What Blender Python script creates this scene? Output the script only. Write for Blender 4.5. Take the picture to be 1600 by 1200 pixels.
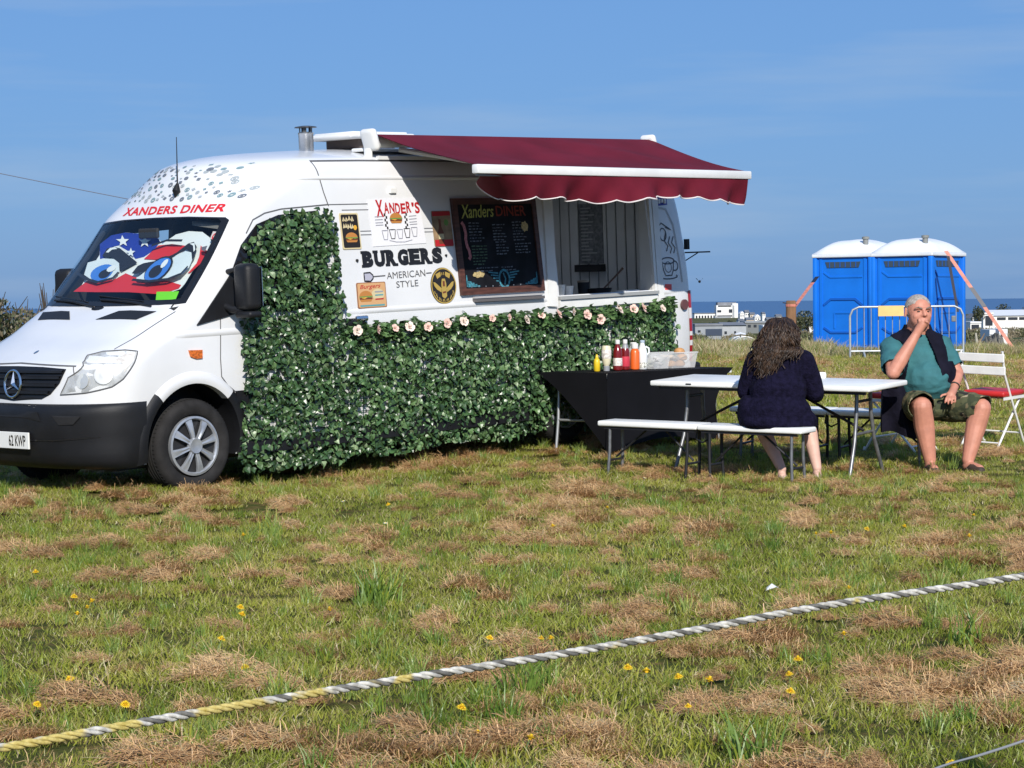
import bpy, bmesh, math, random
import numpy as np
from math import sin, cos, pi, radians, sqrt, atan2, hypot, floor, ceil, exp
from mathutils import Vector, Matrix, Euler, Quaternion
from mathutils.geometry import delaunay_2d_cdt

scene = bpy.context.scene
for _o in list(bpy.data.objects): bpy.data.objects.remove(_o)
COL = scene.collection
random.seed(7)

# ------------------------------------------------------------------ camera
cam_d = bpy.data.cameras.new('camera'); cam = bpy.data.objects.new('camera', cam_d); COL.objects.link(cam)
cam_d.sensor_width = 36.0; cam_d.lens = 78.75; cam_d.clip_start = 0.1; cam_d.clip_end = 90000
cam.location = (0, 0, 1.455)
CAM_ROT = Matrix.Rotation(radians(90 - 2.078), 4, 'X') @ Matrix.Rotation(radians(-0.6), 4, 'Z')
cam.rotation_euler = CAM_ROT.to_euler()
scene.camera = cam

# ------------------------------------------------------------------ sky and sun
SUN_EL = radians(30.5); SUN_AZ = radians(170.5)          # azimuth clockwise from +Y
world = bpy.data.worlds.new('World'); scene.world = world; world.use_nodes = True
wn = world.node_tree.nodes; wl = world.node_tree.links; wn.clear()
w_out = wn.new('ShaderNodeOutputWorld'); w_bg = wn.new('ShaderNodeBackground')
w_sky = wn.new('ShaderNodeTexSky'); w_sky.sky_type = 'NISHITA'; w_sky.sun_disc = False
w_sky.sun_elevation = SUN_EL; w_sky.sun_rotation = SUN_AZ
w_sky.air_density = 1.0; w_sky.dust_density = 0.8; w_sky.ozone_density = 10.0; w_sky.altitude = 0
w_bg.inputs['Strength'].default_value = 0.088
# thin high wisps of cloud mixed over the clear sky
w_tc = wn.new('ShaderNodeTexCoord'); w_map = wn.new('ShaderNodeMapping'); w_map.inputs['Scale'].default_value = (1.6, 1.6, 16)
w_map.inputs['Rotation'].default_value = (radians(4), radians(-5), 0)
w_noi = wn.new('ShaderNodeTexNoise'); w_noi.inputs['Scale'].default_value = 2.2; w_noi.inputs['Detail'].default_value = 5; w_noi.inputs['Roughness'].default_value = 0.55
w_rmp = wn.new('ShaderNodeValToRGB'); w_rmp.color_ramp.elements[0].position = 0.50; w_rmp.color_ramp.elements[1].position = 0.86
w_rmp.color_ramp.elements[0].color = (0, 0, 0, 1); w_rmp.color_ramp.elements[1].color = (0.45, 0.45, 0.45, 1)
w_mix = wn.new('ShaderNodeMixRGB'); w_mix.inputs['Color2'].default_value = (5.2, 6.3, 7.6, 1)
wl.new(w_tc.outputs['Generated'], w_map.inputs['Vector']); wl.new(w_map.outputs['Vector'], w_noi.inputs['Vector'])
wl.new(w_noi.outputs['Fac'], w_rmp.inputs['Fac']); wl.new(w_rmp.outputs['Color'], w_mix.inputs['Fac'])
w_veil = wn.new('ShaderNodeMixRGB'); w_veil.inputs['Fac'].default_value = 0.6; w_veil.inputs['Color2'].default_value = (1.95, 4.1, 8.5, 1)   # even blue air over the whole sky
wl.new(w_sky.outputs['Color'], w_veil.inputs['Color1']); wl.new(w_veil.outputs['Color'], w_mix.inputs['Color1']); wl.new(w_mix.outputs['Color'], w_bg.inputs['Color'])
wl.new(w_bg.outputs['Background'], w_out.inputs['Surface'])

sun_d = bpy.data.lights.new('sun', 'SUN'); sun = bpy.data.objects.new('sun', sun_d); COL.objects.link(sun)
sun_d.energy = 5.0; sun_d.angle = radians(0.53); sun_d.color = (1.0, 0.95, 0.87)
SUN_V = Vector((sin(SUN_AZ) * cos(SUN_EL), cos(SUN_AZ) * cos(SUN_EL), sin(SUN_EL)))
sun.rotation_euler = SUN_V.to_track_quat('Z', 'Y').to_euler(); sun.location = (3, -10, 20)

vs = scene.view_settings
vs.view_transform = 'Standard'; vs.look = 'None'; vs.exposure = 0.03; vs.gamma = 1.0; vs.use_curve_mapping = False
scene.cycles.max_bounces = 8; scene.cycles.transparent_max_bounces = 12; scene.cycles.use_denoising = True

# ------------------------------------------------------------------ materials
def srgb(r, g, b):
    f = lambda c: (c / 255 / 12.92) if c <= 10 else ((c / 255 + 0.055) / 1.055) ** 2.4
    return (f(r), f(g), f(b), 1.0)
MATS = {}
def M(name, col=(0.5, 0.5, 0.5), rough=0.5, metal=0.0, var=0.0, vscale=6.0, bump=0.0, bscale=40.0, spec=0.5, col2=None, coat=0.0, trans=0.0, rand=0.0, sheen=0.0, detail=4.0, lo=0.35, hi=0.65, sub=0.0, mscale=(1, 1, 1), alpha=1.0):
    if name in MATS: return MATS[name]
    m = bpy.data.materials.new(name); m.use_nodes = True; MATS[name] = m
    nt = m.node_tree; N = nt.nodes; L = nt.links; b = N['Principled BSDF']
    c = tuple(col[:3]) + (1,)
    b.inputs['Roughness'].default_value = rough; b.inputs['Metallic'].default_value = metal
    b.inputs['Specular IOR Level'].default_value = spec
    b.inputs['Coat Weight'].default_value = coat
    b.inputs['Sheen Weight'].default_value = sheen
    if trans: b.inputs['Transmission Weight'].default_value = trans
    if alpha < 1: b.inputs['Alpha'].default_value = alpha
    tc = N.new('ShaderNodeTexCoord'); mp = N.new('ShaderNodeMapping'); mp.inputs['Scale'].default_value = mscale
    L.new(tc.outputs['Object'], mp.inputs['Vector'])
    src = None
    if var or col2:
        no = N.new('ShaderNodeTexNoise'); no.inputs['Scale'].default_value = vscale; no.inputs['Detail'].default_value = detail
        L.new(mp.outputs['Vector'], no.inputs['Vector'])
        rp = N.new('ShaderNodeValToRGB'); rp.color_ramp.elements[0].position = lo; rp.color_ramp.elements[1].position = hi
        c2 = tuple(col2[:3]) + (1,) if col2 else tuple(min(1, x * (1 + var)) for x in c[:3]) + (1,)
        c1 = c if col2 else tuple(x * (1 - var) for x in c[:3]) + (1,)
        rp.color_ramp.elements[0].color = c1; rp.color_ramp.elements[1].color = c2
        L.new(no.outputs['Fac'], rp.inputs['Fac']); src = rp.outputs['Color']
    if rand:
        oi = N.new('ShaderNodeObjectInfo'); hs = N.new('ShaderNodeHueSaturation')
        mr = N.new('ShaderNodeMapRange'); mr.inputs['To Min'].default_value = 1 - rand; mr.inputs['To Max'].default_value = 1 + rand
        L.new(oi.outputs['Random'], mr.inputs['Value']); L.new(mr.outputs['Result'], hs.inputs['Value'])
        if src: L.new(src, hs.inputs['Color'])
        else: hs.inputs['Color'].default_value = c
        src = hs.outputs['Color']
    if src: L.new(src, b.inputs['Base Color'])
    else: b.inputs['Base Color'].default_value = c
    if bump:
        nb = N.new('ShaderNodeTexNoise'); nb.inputs['Scale'].default_value = bscale; nb.inputs['Detail'].default_value = 5
        L.new(mp.outputs['Vector'], nb.inputs['Vector'])
        bp = N.new('ShaderNodeBump'); bp.inputs['Strength'].default_value = bump; bp.inputs['Distance'].default_value = 0.02
        L.new(nb.outputs['Fac'], bp.inputs['Height']); L.new(bp.outputs['Normal'], b.inputs['Normal'])
    return m

# ------------------------------------------------------------------ mesh helpers
class MB:
    """Collects faces; build() links them as one mesh object."""
    def __init__(s): s.v = []; s.f = []; s.m = []
    def add(s, vs_, fs_, mi=0):
        o = len(s.v); s.v += [tuple(p) for p in vs_]; s.f += [tuple(i + o for i in f) for f in fs_]; s.m += [mi] * len(fs_); return s
    def box(s, x0, x1, y0, y1, z0, z1, mi=0):
        return s.add([(x0, y0, z0), (x1, y0, z0), (x1, y1, z0), (x0, y1, z0), (x0, y0, z1), (x1, y0, z1), (x1, y1, z1), (x0, y1, z1)],
                     [(0, 3, 2, 1), (4, 5, 6, 7), (0, 1, 5, 4), (1, 2, 6, 5), (2, 3, 7, 6), (3, 0, 4, 7)], mi)
    def cbox(s, c, d, mi=0, rot=None):
        """box at centre c with size d, optional Matrix rotation"""
        o = len(s.v); s.box(-d[0] / 2, d[0] / 2, -d[1] / 2, d[1] / 2, -d[2] / 2, d[2] / 2, mi)
        for i in range(o, len(s.v)):
            p = Vector(s.v[i]); p = (rot @ p if rot else p) + Vector(c); s.v[i] = tuple(p)
        return s
    def rbox(s, c, d, r=0.01, mi=0, rot=None, seg=2):
        """box with bevelled edges"""
        bm = bmesh.new(); bmesh.ops.create_cube(bm, size=1.0)
        for v in bm.verts: v.co = Vector((v.co.x * d[0], v.co.y * d[1], v.co.z * d[2]))
        bmesh.ops.bevel(bm, geom=bm.edges[:], offset=min(r, min(d) * 0.49), segments=seg, profile=0.5, affect='EDGES')
        bm.verts.index_update()
        R = rot if rot else Matrix.Identity(3)
        s.add([R @ v.co + Vector(c) for v in bm.verts], [[v.index for v in f.verts] for f in bm.faces], mi); bm.free(); return s
    def tube(s, pts, r, n=8, mi=0, cap=True, closed=False, flat=1.0):
        pts = [Vector(p) for p in pts]; m = len(pts); rr = r if isinstance(r, (list, tuple)) else [r] * m
        vs_ = []; prev = None
        for i, p in enumerate(pts):
            a = pts[i - 1] if i else (pts[-1] if closed else p); b = pts[i + 1] if i < m - 1 else (pts[0] if closed else p)
            t = (b - a).normalized() if (b - a).length > 1e-9 else Vector((0, 0, 1))
            if prev is None:
                ref = Vector((0, 0, 1)) if abs(t.z) < 0.9 else Vector((1, 0, 0)); u = t.cross(ref).normalized()
            else:
                u = prev - t * prev.dot(t); u = u.normalized() if u.length > 1e-6 else t.orthogonal().normalized()
            w = t.cross(u); prev = u
            for k in range(n):
                an = 2 * pi * k / n; vs_.append(p + (u * cos(an) + w * sin(an) * flat) * rr[i])
        fs_ = []
        for i in range(m if closed else m - 1):
            j = (i + 1) % m
            for k in range(n): fs_.append((i * n + k, i * n + (k + 1) % n, j * n + (k + 1) % n, j * n + k))
        if cap and not closed: fs_ += [tuple(range(n - 1, -1, -1)), tuple((m - 1) * n + k for k in range(n))]
        return s.add(vs_, fs_, mi)
    def lathe(s, prof, n=24, mi=0, c=(0, 0, 0), axis='Z', cap=True):
        """prof: list of (r, h)"""
        vs_ = []
        for r, h in prof:
            for k in range(n):
                a = 2 * pi * k / n; p = (r * cos(a), r * sin(a), h)
                if axis == 'Y': p = (p[0], h, p[1])
                if axis == 'X': p = (h, p[0], p[1])
                vs_.append((p[0] + c[0], p[1] + c[1], p[2] + c[2]))
        fs_ = []
        for i in range(len(prof) - 1):
            for k in range(n): fs_.append((i * n + k, i * n + (k + 1) % n, (i + 1) * n + (k + 1) % n, (i + 1) * n + k))
        if cap: fs_ += [tuple(range(n - 1, -1, -1)), tuple((len(prof) - 1) * n + k for k in range(n))]
        if axis == 'Y': fs_ = [f[::-1] for f in fs_]
        return s.add(vs_, fs_, mi)
    def prism(s, poly, fn, d0, d1, mi=0):
        """poly of 2-D points, fn(a,b,d)->3-D, extruded from d0 to d1"""
        n = len(poly)
        vs_ = [fn(a, b, d0) for a, b in poly] + [fn(a, b, d1) for a, b in poly]
        fs_ = [tuple(range(n - 1, -1, -1)), tuple(range(n, 2 * n))] + [(i, (i + 1) % n, n + (i + 1) % n, n + i) for i in range(n)]
        return s.add(vs_, fs_, mi)
    def sheet(s, poly, fn, step=0.06, mi=0, holes=()):
        """2-D polygon filled with a fine triangulation, each vertex mapped by fn(a,b)->3-D"""
        P = list(poly); n = len(P); pts = [Vector(p) for p in P]; edges = [(i, (i + 1) % n) for i in range(n)]
        xs = [p[0] for p in P]; ys = [p[1] for p in P]
        def inside(x, y):
            c = False; j = n - 1
            for i in range(n):
                if (P[i][1] > y) != (P[j][1] > y) and x < (P[j][0] - P[i][0]) * (y - P[i][1]) / (P[j][1] - P[i][1]) + P[i][0]: c = not c
                j = i
            return c
        a = min(xs) + step / 2
        while a < max(xs):
            b = min(ys) + step / 2
            while b < max(ys):
                if inside(a, b): pts.append(Vector((a, b)))
                b += step
            a += step
        v2, _, f2, *_r = delaunay_2d_cdt(pts, edges, [list(range(n))], 1, 1e-6)
        return s.add([fn(p.x, p.y) for p in v2], [tuple(f) for f in f2], mi)
    def mesh(s, name, smooth=None):
        me = bpy.data.meshes.new(name); me.from_pydata(s.v, [], s.f)
        if any(s.m): me.polygons.foreach_set('material_index', s.m)
        me.validate(); me.update()
        if smooth is not None:
            me.polygons.foreach_set('use_smooth', [True] * len(me.polygons)); me.set_sharp_from_angle(angle=radians(smooth))
        return me
    def build(s, name, mat, parent=None, smooth=None, mw=None, recalc=False):
        me = s.mesh(name, None)
        if recalc:
            bm = bmesh.new(); bm.from_mesh(me); bmesh.ops.recalc_face_normals(bm, faces=bm.faces); bm.to_mesh(me); bm.free()
        if smooth is not None:
            me.polygons.foreach_set('use_smooth', [True] * len(me.polygons)); me.set_sharp_from_angle(angle=radians(smooth))
        for m_ in (mat if isinstance(mat, (list, tuple)) else [mat]): me.materials.append(m_)
        o = bpy.data.objects.new(name, me); COL.objects.link(o)
        if parent: o.parent = parent
        elif mw is not None:                      # top-level: put the origin at the middle of the thing's foot
            xs = np.array(s.v); c = Vector(((xs[:, 0].min() + xs[:, 0].max()) / 2, (xs[:, 1].min() + xs[:, 1].max()) / 2, xs[:, 2].min()))
            me.transform(Matrix.Translation(-c)); o.matrix_world = mw @ Matrix.Translation(c)
        return o

def tag(o, label=None, cat=None, group=None, kind=None):
    if label: o['label'] = label
    if cat: o['category'] = cat
    if group: o['group'] = group
    if kind: o['kind'] = kind
    return o
def thing(name, label, cat, mw=None, loc=None, rz=0.0, group=None):
    o = bpy.data.objects.new(name, None); o.empty_display_size = 0.2; COL.objects.link(o)
    o.matrix_world = mw if mw is not None else Matrix.Translation(loc or (0, 0, 0)) @ Matrix.Rotation(rz, 4, 'Z')
    return tag(o, label, cat, group)
def copy_tree(o, parent=None):
    c = o.copy(); COL.objects.link(c); c.parent = parent
    for ch in list(o.children): copy_tree(ch, c)
    return c
def bake(o, keep=True):
    """apply an object's modifiers into its mesh"""
    dg = bpy.context.evaluated_depsgraph_get(); me = bpy.data.meshes.new_from_object(o.evaluated_get(dg))
    o.modifiers.clear(); o.data = me; return o
def text_mb(txt, size=1.0, bold=0.0, shear=0.0, spacing=1.0):
    """2-D outline of a line of lettering: returns MB with verts in (x,y,0), starting at x=0, baseline 0"""
    cu = bpy.data.curves.new('lettering', 'FONT'); cu.body = txt; cu.size = size; cu.offset = bold; cu.shear = shear; cu.space_character = spacing
    cu.resolution_u = 3
    o = bpy.data.objects.new('lettering', cu); COL.objects.link(o)
    dg = bpy.context.evaluated_depsgraph_get(); me = bpy.data.meshes.new_from_object(o.evaluated_get(dg))
    mb = MB(); mb.add([v.co[:] for v in me.vertices], [tuple(p.vertices) for p in me.polygons])
    bpy.data.objects.remove(o); bpy.data.meshes.remove(me); return mb
def put_text(dst, txt, quad, fn, mi=0, bold=0.0, shear=0.0, spacing=1.0):
    """fit lettering into quad (four 2-D corners bl, br, tr, tl) mapped to 3-D by fn(a,b)"""
    t = text_mb(txt, 1.0, bold, shear, spacing); xs = [v[0] for v in t.v]; ys = [v[1] for v in t.v]
    x0, x1, y0, y1 = min(xs), max(xs), min(ys), max(ys); bl, br, tr, tl = [Vector(q) for q in quad]
    out = []
    for v in t.v:
        u = (v[0] - x0) / (x1 - x0); w = (v[1] - y0) / (y1 - y0)
        p = (bl * (1 - u) + br * u) * (1 - w) + (tl * (1 - u) + tr * u) * w
        out.append(fn(p.x, p.y))
    dst.add(out, t.f, mi)
def lerp_tab(tab, z):
    """smooth (Catmull-Rom like, monotone) table lookup: tab = [(z, v)...]"""
    if z <= tab[0][0]: return tab[0][1]
    if z >= tab[-1][0]: return tab[-1][1]
    for i in range(len(tab) - 1):
        z0, v0 = tab[i]; z1, v1 = tab[i + 1]
        if z <= z1:
            d = (v1 - v0) / (z1 - z0)
            dm = (v0 - tab[i - 1][1]) / (z0 - tab[i - 1][0]) if i else d
            dp = (tab[i + 2][1] - v1) / (tab[i + 2][0] - z1) if i + 2 < len(tab) else d
            m0 = 0 if dm * d <= 0 else 2 * dm * d / (dm + d); m1 = 0 if dp * d <= 0 else 2 * dp * d / (dp + d)
            h = z1 - z0; t = (z - z0) / h
            return (2*t**3 - 3*t**2 + 1) * v0 + (t**3 - 2*t**2 + t) * h * m0 + (-2*t**3 + 3*t**2) * v1 + (t**3 - t**2) * h * m1

# ------------------------------------------------------------------ terrain
G_TAB = [(-60, 0.0), (14.5, 0.0), (17.6, 0.035), (19, 0.09), (21, 0.18), (24, 0.25), (32, 0.31), (45, 0.36), (50, 0.25), (60, -0.35), (90, -0.95), (112, -1.05), (140, -1.7), (190, -2.5), (300, -4.1), (430, -5.5), (600, -6.6), (1000, -7.6), (1350, -8.3), (1480, -28), (6000, -40)]
def gz(x, y): return lerp_tab(G_TAB, y) + 0.06 * exp(-((x + 2.6) / 1.5) ** 2 - ((y - 16.5) / 0.9) ** 2) + (0.0 if y > 60 else 0.012 * sin(x * 1.7 + y * 0.6) * sin(y * 1.3 - x * 0.4))

# ------------------------------------------------------------------ the van's outer surface (x back from the front axle, y away from the camera side, z up)
XC = [(0.20, -0.84), (0.30, -0.93), (0.66, -0.95), (0.80, -0.93), (0.95, -0.905), (1.00, -0.885), (1.03, -0.85), (1.06, -0.79), (1.12, -0.67), (1.20, -0.49), (1.30, -0.31), (1.38, -0.165), (1.41, -0.115),
      (1.44, -0.085), (1.60, 0.07), (1.80, 0.255), (2.00, 0.42), (2.12, 0.51), (2.20, 0.56), (2.30, 0.63), (2.42, 0.71), (2.50, 0.79), (2.54, 0.88), (2.57, 0.99), (2.60, 1.17), (2.62, 1.42), (2.64, 1.8), (2.66, 2.3), (2.675, 3.0)]
DC = [(0.20, 0.42), (0.60, 0.50), (1.00, 0.46), (1.12, 0.40), (1.41, 0.42), (1.60, 0.42), (2.08, 0.38), (2.16, 0.42), (2.25, 0.52), (2.35, 0.68), (2.45, 0.88), (2.55, 1.05), (2.675, 1.2)]
WC = [(0.20, 0.90), (0.32, 0.935), (0.55, 0.955), (0.90, 0.972), (1.15, 0.968), (1.45, 0.955), (1.80, 0.922), (2.10, 0.888), (2.35, 0.855), (2.45, 0.835), (2.515, 0.812), (2.545, 0.785), (2.565, 0.735), (2.59, 0.64), (2.62, 0.50), (2.645, 0.35), (2.662, 0.20), (2.675, 0.06)]
RC = [(0.20, 6.26), (0.40, 6.31), (1.20, 6.31), (1.60, 6.295), (2.00, 6.26), (2.25, 6.21), (2.40, 6.15), (2.50, 6.06), (2.56, 5.93), (2.61, 5.76), (2.675, 5.3)]
EXPO = [(1.02, 2.5), (1.2, 2.8), (1.42, 3.3), (2.08, 3.3), (2.2, 2.7), (2.35, 2.3), (2.68, 2.15)]
def half_w(z): return lerp_tab(WC, z)
def x_front(z, y):
    w = half_w(z); t = min(1.0, abs(y) / w)
    n = lerp_tab(EXPO, z)
    return lerp_tab(XC, z) + lerp_tab(DC, z) * (1 - (1 - t ** n) ** (1 / n))

# ------------------------------------------------------------------ van frame in the world
VA = radians(48.0); VP = radians(2.0)
_ex = Vector((cos(VA) * cos(VP), sin(VA) * cos(VP), sin(VP))); _ey = Vector((-sin(VA), cos(VA), 0)); _ez = _ex.cross(_ey)
VAN_O = Vector((-3.1153, 17.6211, 0.0436))
VM = Matrix.Translation(VAN_O) @ Matrix((_ex, _ey, _ez)).transposed().to_4x4()
def y_at(x, z):
    """outer half width at x (the nose and cab corners are rounded in plan)"""
    xc = lerp_tab(XC, z); D = lerp_tab(DC, z); w = half_w(z); s_ = min(1.0, max(0.0, (x - xc) / D)); n = lerp_tab(EXPO, z); return w * (1 - (1 - s_) ** n) ** (1 / n)
def side(x, z, off=0.004): return (x, -(y_at(x, z) + off), z)
def front(y, z, off=0.004): return (x_front(z, y) - off, y, z)

white_paint = M('white_paint', (0.71, 0.715, 0.72), 0.28, coat=0.4, spec=0.4, var=0.05, vscale=1.4)
def add_road_film(m):
    """grey road dirt thicker towards the sills, with a shape of its own"""
    nt = m.node_tree; N = nt.nodes; L = nt.links; b = N['Principled BSDF']; src = b.inputs['Base Color'].links[0].from_socket
    tc = N.new('ShaderNodeTexCoord'); sp = N.new('ShaderNodeSeparateXYZ'); L.new(tc.outputs['Object'], sp.inputs[0])
    mr = N.new('ShaderNodeMapRange'); mr.inputs['From Min'].default_value = 1.0; mr.inputs['From Max'].default_value = 0.35; L.new(sp.outputs['Z'], mr.inputs['Value'])
    no = N.new('ShaderNodeTexNoise'); no.inputs['Scale'].default_value = 5; no.inputs['Detail'].default_value = 6; L.new(tc.outputs['Object'], no.inputs['Vector'])
    mu = N.new('ShaderNodeMath'); mu.operation = 'MULTIPLY'; L.new(mr.outputs[0], mu.inputs[0]); L.new(no.outputs['Fac'], mu.inputs[1])
    mu2 = N.new('ShaderNodeMath'); mu2.operation = 'MULTIPLY'; mu2.inputs[1].default_value = 0.45; L.new(mu.outputs[0], mu2.inputs[0])
    mx = N.new('ShaderNodeMixRGB'); mx.inputs['Color2'].default_value = (0.33, 0.30, 0.25, 1); L.new(mu2.outputs[0], mx.inputs['Fac']); L.new(src, mx.inputs['Color1']); L.new(mx.outputs[0], b.inputs['Base Color'])
add_road_film(white_paint)
black_plastic = M('black_plastic', (0.011, 0.0115, 0.0135), 0.5, spec=0.3, bump=0.15, bscale=260, var=0.2, vscale=4)
black_gloss = M('black_gloss', (0.012, 0.012, 0.014), 0.18)
rubber = M('rubber', (0.021, 0.020, 0.020), 0.8, spec=0.25, var=0.3, vscale=9, bump=0.2, bscale=120)
seam_mat = M('seam_gap', (0.10, 0.10, 0.105), 0.8)
chrome = M('chrome', (0.72, 0.73, 0.75), 0.15, metal=1.0)
silver = M('silver_plastic', (0.42, 0.44, 0.47), 0.35, metal=0.5, var=0.12, vscale=12)
steel = M('brushed_steel', (0.55, 0.55, 0.55), 0.3, metal=1.0, var=0.25, vscale=7)
van_inside = M('van_lining', (0.62, 0.62, 0.60), 0.6, var=0.06, vscale=3)
cab_dark = M('cab_trim', (0.022, 0.023, 0.026), 0.75)
plain_white = M('white_plastic', (0.74, 0.74, 0.72), 0.4, var=0.06, vscale=4)
chalk_black = M('chalk_black', (0.009, 0.010, 0.014), 0.7, var=0.5, vscale=5, spec=0.2)

van = thing('food_van', 'white burger van with a high roof, ivy screens along its side and an open hatch', 'van', mw=VM)

# ---- shell
def outline(z, inset=0.0, xmax=None, nf=26, ns=30, nr=8):
    w = half_w(z) - inset; xr = lerp_tab(RC, z) - inset; pts = []
    for k in range(nf + 1):
        t = sin(pi / 2 * k / nf); pts.append((x_front(z, t * half_w(z)) + inset, t * w))
    if xmax is not None: xr = xmax
    dr = 0.14 if xmax is None else 0.0; xs = pts[-1][0]
    for k in range(1, ns + 1): pts.append((xs + (xr - dr - xs) * k / ns, w))
    for k in range(1, nr + 1):
        t = cos(pi / 2 * k / nr); pts.append((xr - dr * (1 - (1 - t ** 2.6) ** (1 / 2.6)), t * w))
    full = [(x, -y) for x, y in pts] + [(x, y) for x, y in pts[-2:0:-1]]
    return full
def loft(zs, mb=None, **kw):
    mb = mb or MB(); n = None; vs_ = []
    for z in zs:
        o = outline(z, **kw); n = len(o); vs_ += [(x, y, z) for x, y in o]
    fs_ = []
    for i in range(len(zs) - 1):
        for k in range(n): fs_.append((i * n + k, i * n + (k + 1) % n, (i + 1) * n + (k + 1) % n, (i + 1) * n + k))
    fs_ += [tuple(range(n - 1, -1, -1)), tuple((len(zs) - 1) * n + k for k in range(n))]
    return mb.add(vs_, fs_)
ZS = [0.25, 0.28, 0.33, 0.45, 0.6, 0.72, 0.84, 0.94, 0.98, 1.0, 1.015, 1.03, 1.045, 1.06, 1.08] + [1.10 + 0.025 * i for i in range(13)] + [1.41, 1.425, 1.44] + [1.48 + 0.06 * i for i in range(11)] + [2.12, 2.16, 2.2, 2.25, 2.3, 2.36, 2.42, 2.46, 2.49, 2.51, 2.53, 2.545, 2.555, 2.565, 2.575, 2.59, 2.605, 2.62, 2.635, 2.648, 2.66, 2.67]
body = loft(ZS).build('body', white_paint, van, recalc=True)
CUT = []
def cutter(mb, op='DIFFERENCE', mat=None):
    o = mb.build('cutter', mat or van_inside, recalc=True); CUT.append(o)
    o.parent = van
    md = body.modifiers.new('b', 'BOOLEAN'); md.operation = op; md.object = o; md.solver = 'EXACT'; md.material_mode = 'TRANSFER'
for xw in (0.0, 4.325):
    for sgn in (-1, 1):
        ya, yb = sorted((sgn * 0.66, sgn * 1.2))
        cutter(MB().lathe([(0.455, ya), (0.455, yb)], 40, c=(xw, 0, 0.375), axis='Y'), mat=black_plastic)
zc = [1.05] + [1.15 + 0.1 * i for i in range(10)]
cab = loft([1.2, 1.3, 1.4, 1.5, 1.65, 1.8, 1.95, 2.1, 2.2], inset=0.045, xmax=1.62, nf=14, ns=4, nr=2); cutter(cab, mat=cab_dark)
WSP = [(-0.862, 1.435), (-0.80, 1.428), (0, 1.422), (0.80, 1.428), (0.862, 1.435), (0.79, 2.06), (0.755, 2.082), (0.4, 2.10), (0, 2.105), (-0.4, 2.10), (-0.755, 2.082), (-0.79, 2.06)]
cutter(MB().prism([(y * 0.985, 1.44 + (z - 1.44) * 0.985) for y, z in WSP], lambda a, b, d: (d, a, b), -0.6, 0.9), mat=cab_dark)
cutter(MB().prism([(0.62, 1.66), (0.74, 1.98), (1.36, 2.02), (1.36, 1.66)], lambda a, b, d: (a, d, b), 0.7, 1.2), mat=black_gloss)
cutter(MB().box(2.7, 6.10, -0.80, 0.80, 0.5, 2.45))
HX0, HX1, HZ0, HZ1 = 4.28, 5.65, 1.315, 2.30
cutter(MB().box(HX0, HX1, -1.2, -0.7, HZ0, HZ1))
cutter(MB().box(4.35, 5.35, -0.25, 0.35, 2.4, 2.8))  # unseen roof opening, added to let daylight into the hatch interior
bake(body)
for c in CUT: bpy.data.objects.remove(c)
body.data.polygons.foreach_set('use_smooth', [True] * len(body.data.polygons)); body.data.set_sharp_from_angle(angle=radians(32))

def strip(path, w, fn, mat, name, off=0.003, parent=van, n=8):
    """thin band following the shell along a 2-D path"""
    mb = MB(); pts = []
    for i in range(len(path) - 1):
        for k in range(n): pts.append(Vector(path[i]).lerp(Vector(path[i + 1]), k / n))
    pts.append(Vector(path[-1])); vs_ = []
    for i, p in enumerate(pts):
        t = (pts[min(i + 1, len(pts) - 1)] - pts[max(i - 1, 0)]).normalized(); q = Vector((-t.y, t.x)) * w / 2
        vs_ += [fn((p + q).x, (p + q).y, off), fn((p - q).x, (p - q).y, off)]
    mb.add(vs_, [(2 * i, 2 * i + 2, 2 * i + 3, 2 * i + 1) for i in range(len(pts) - 1)])
    return mb.build(name, mat, parent)
# shut lines and pressed creases
strip([(1.478, 2.52), (1.495, 2.40), (1.522, 2.268), (1.558, 2.154)], 0.010, side, seam_mat, 'panel_seam')
strip([(1.478, 2.522), (2.0, 2.528), (4.2, 2.528), (5.9, 2.522)], 0.014, side, seam_mat, 'roof_gutter')
strip([(0.30, 1.30), (0.277, 1.0), (0.28, 0.86), (0.34, 0.79), (0.43, 0.725)], 0.009, side, seam_mat, 'door_seam')
strip([(0.65, 1.95), (0.735, 2.055), (0.86, 2.105), (1.04, 2.136), (1.545, 2.166)], 0.010, side, seam_mat, 'door_seam')
strip([(1.545, 2.166), (2.4, 2.17)], 0.007, side, seam_mat, 'panel_seam')
def topside(x, z, off): return (x, -(half_w(z) + off), z)
def press(z, x0, x1, h=0.02, d=0.012, name='pressed_rib'):
    mb = MB(); n = 30; vs_ = []
    for i in range(n + 1):
        x = x0 + (x1 - x0) * i / n; e = min(1, min(i, n - i) / 2)
        for dz, o in ((-h, -0.002), (-h * 0.4, d * e), (h * 0.4, d * e), (h, -0.002)): vs_.append(side(x, z + dz, o))
    mb.add(vs_, [(4 * i + k, 4 * i + 4 + k, 4 * i + 5 + k, 4 * i + 1 + k) for i in range(n) for k in range(3)]); return mb.build(name, white_paint, van, smooth=60)
press(2.383, 0.98, 6.0); press(1.295, 1.60, 6.0, 0.028, 0.012); press(1.20, -0.15, 1.35, 0.03, 0.010)
# bonnet shut line from headlight to windscreen corner, both sides
for s in (-1, 1):
    pts = [(-0.77, 1.118), (-0.81, 1.25), (-0.845, 1.34), (-0.858, 1.375)]
    strip([(s * -a, b) for a, b in pts], 0.010, front, seam_mat, 'bonnet_seam')
    strip([(s * 0.60, 1.0), (s * 0.63, 0.93)], 0.008, front, seam_mat, 'bonnet_seam')
strip([(-0.62, 1.005), (0, 1.025), (0.62, 1.005)], 0.010, front, seam_mat, 'bonnet_seam')

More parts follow.
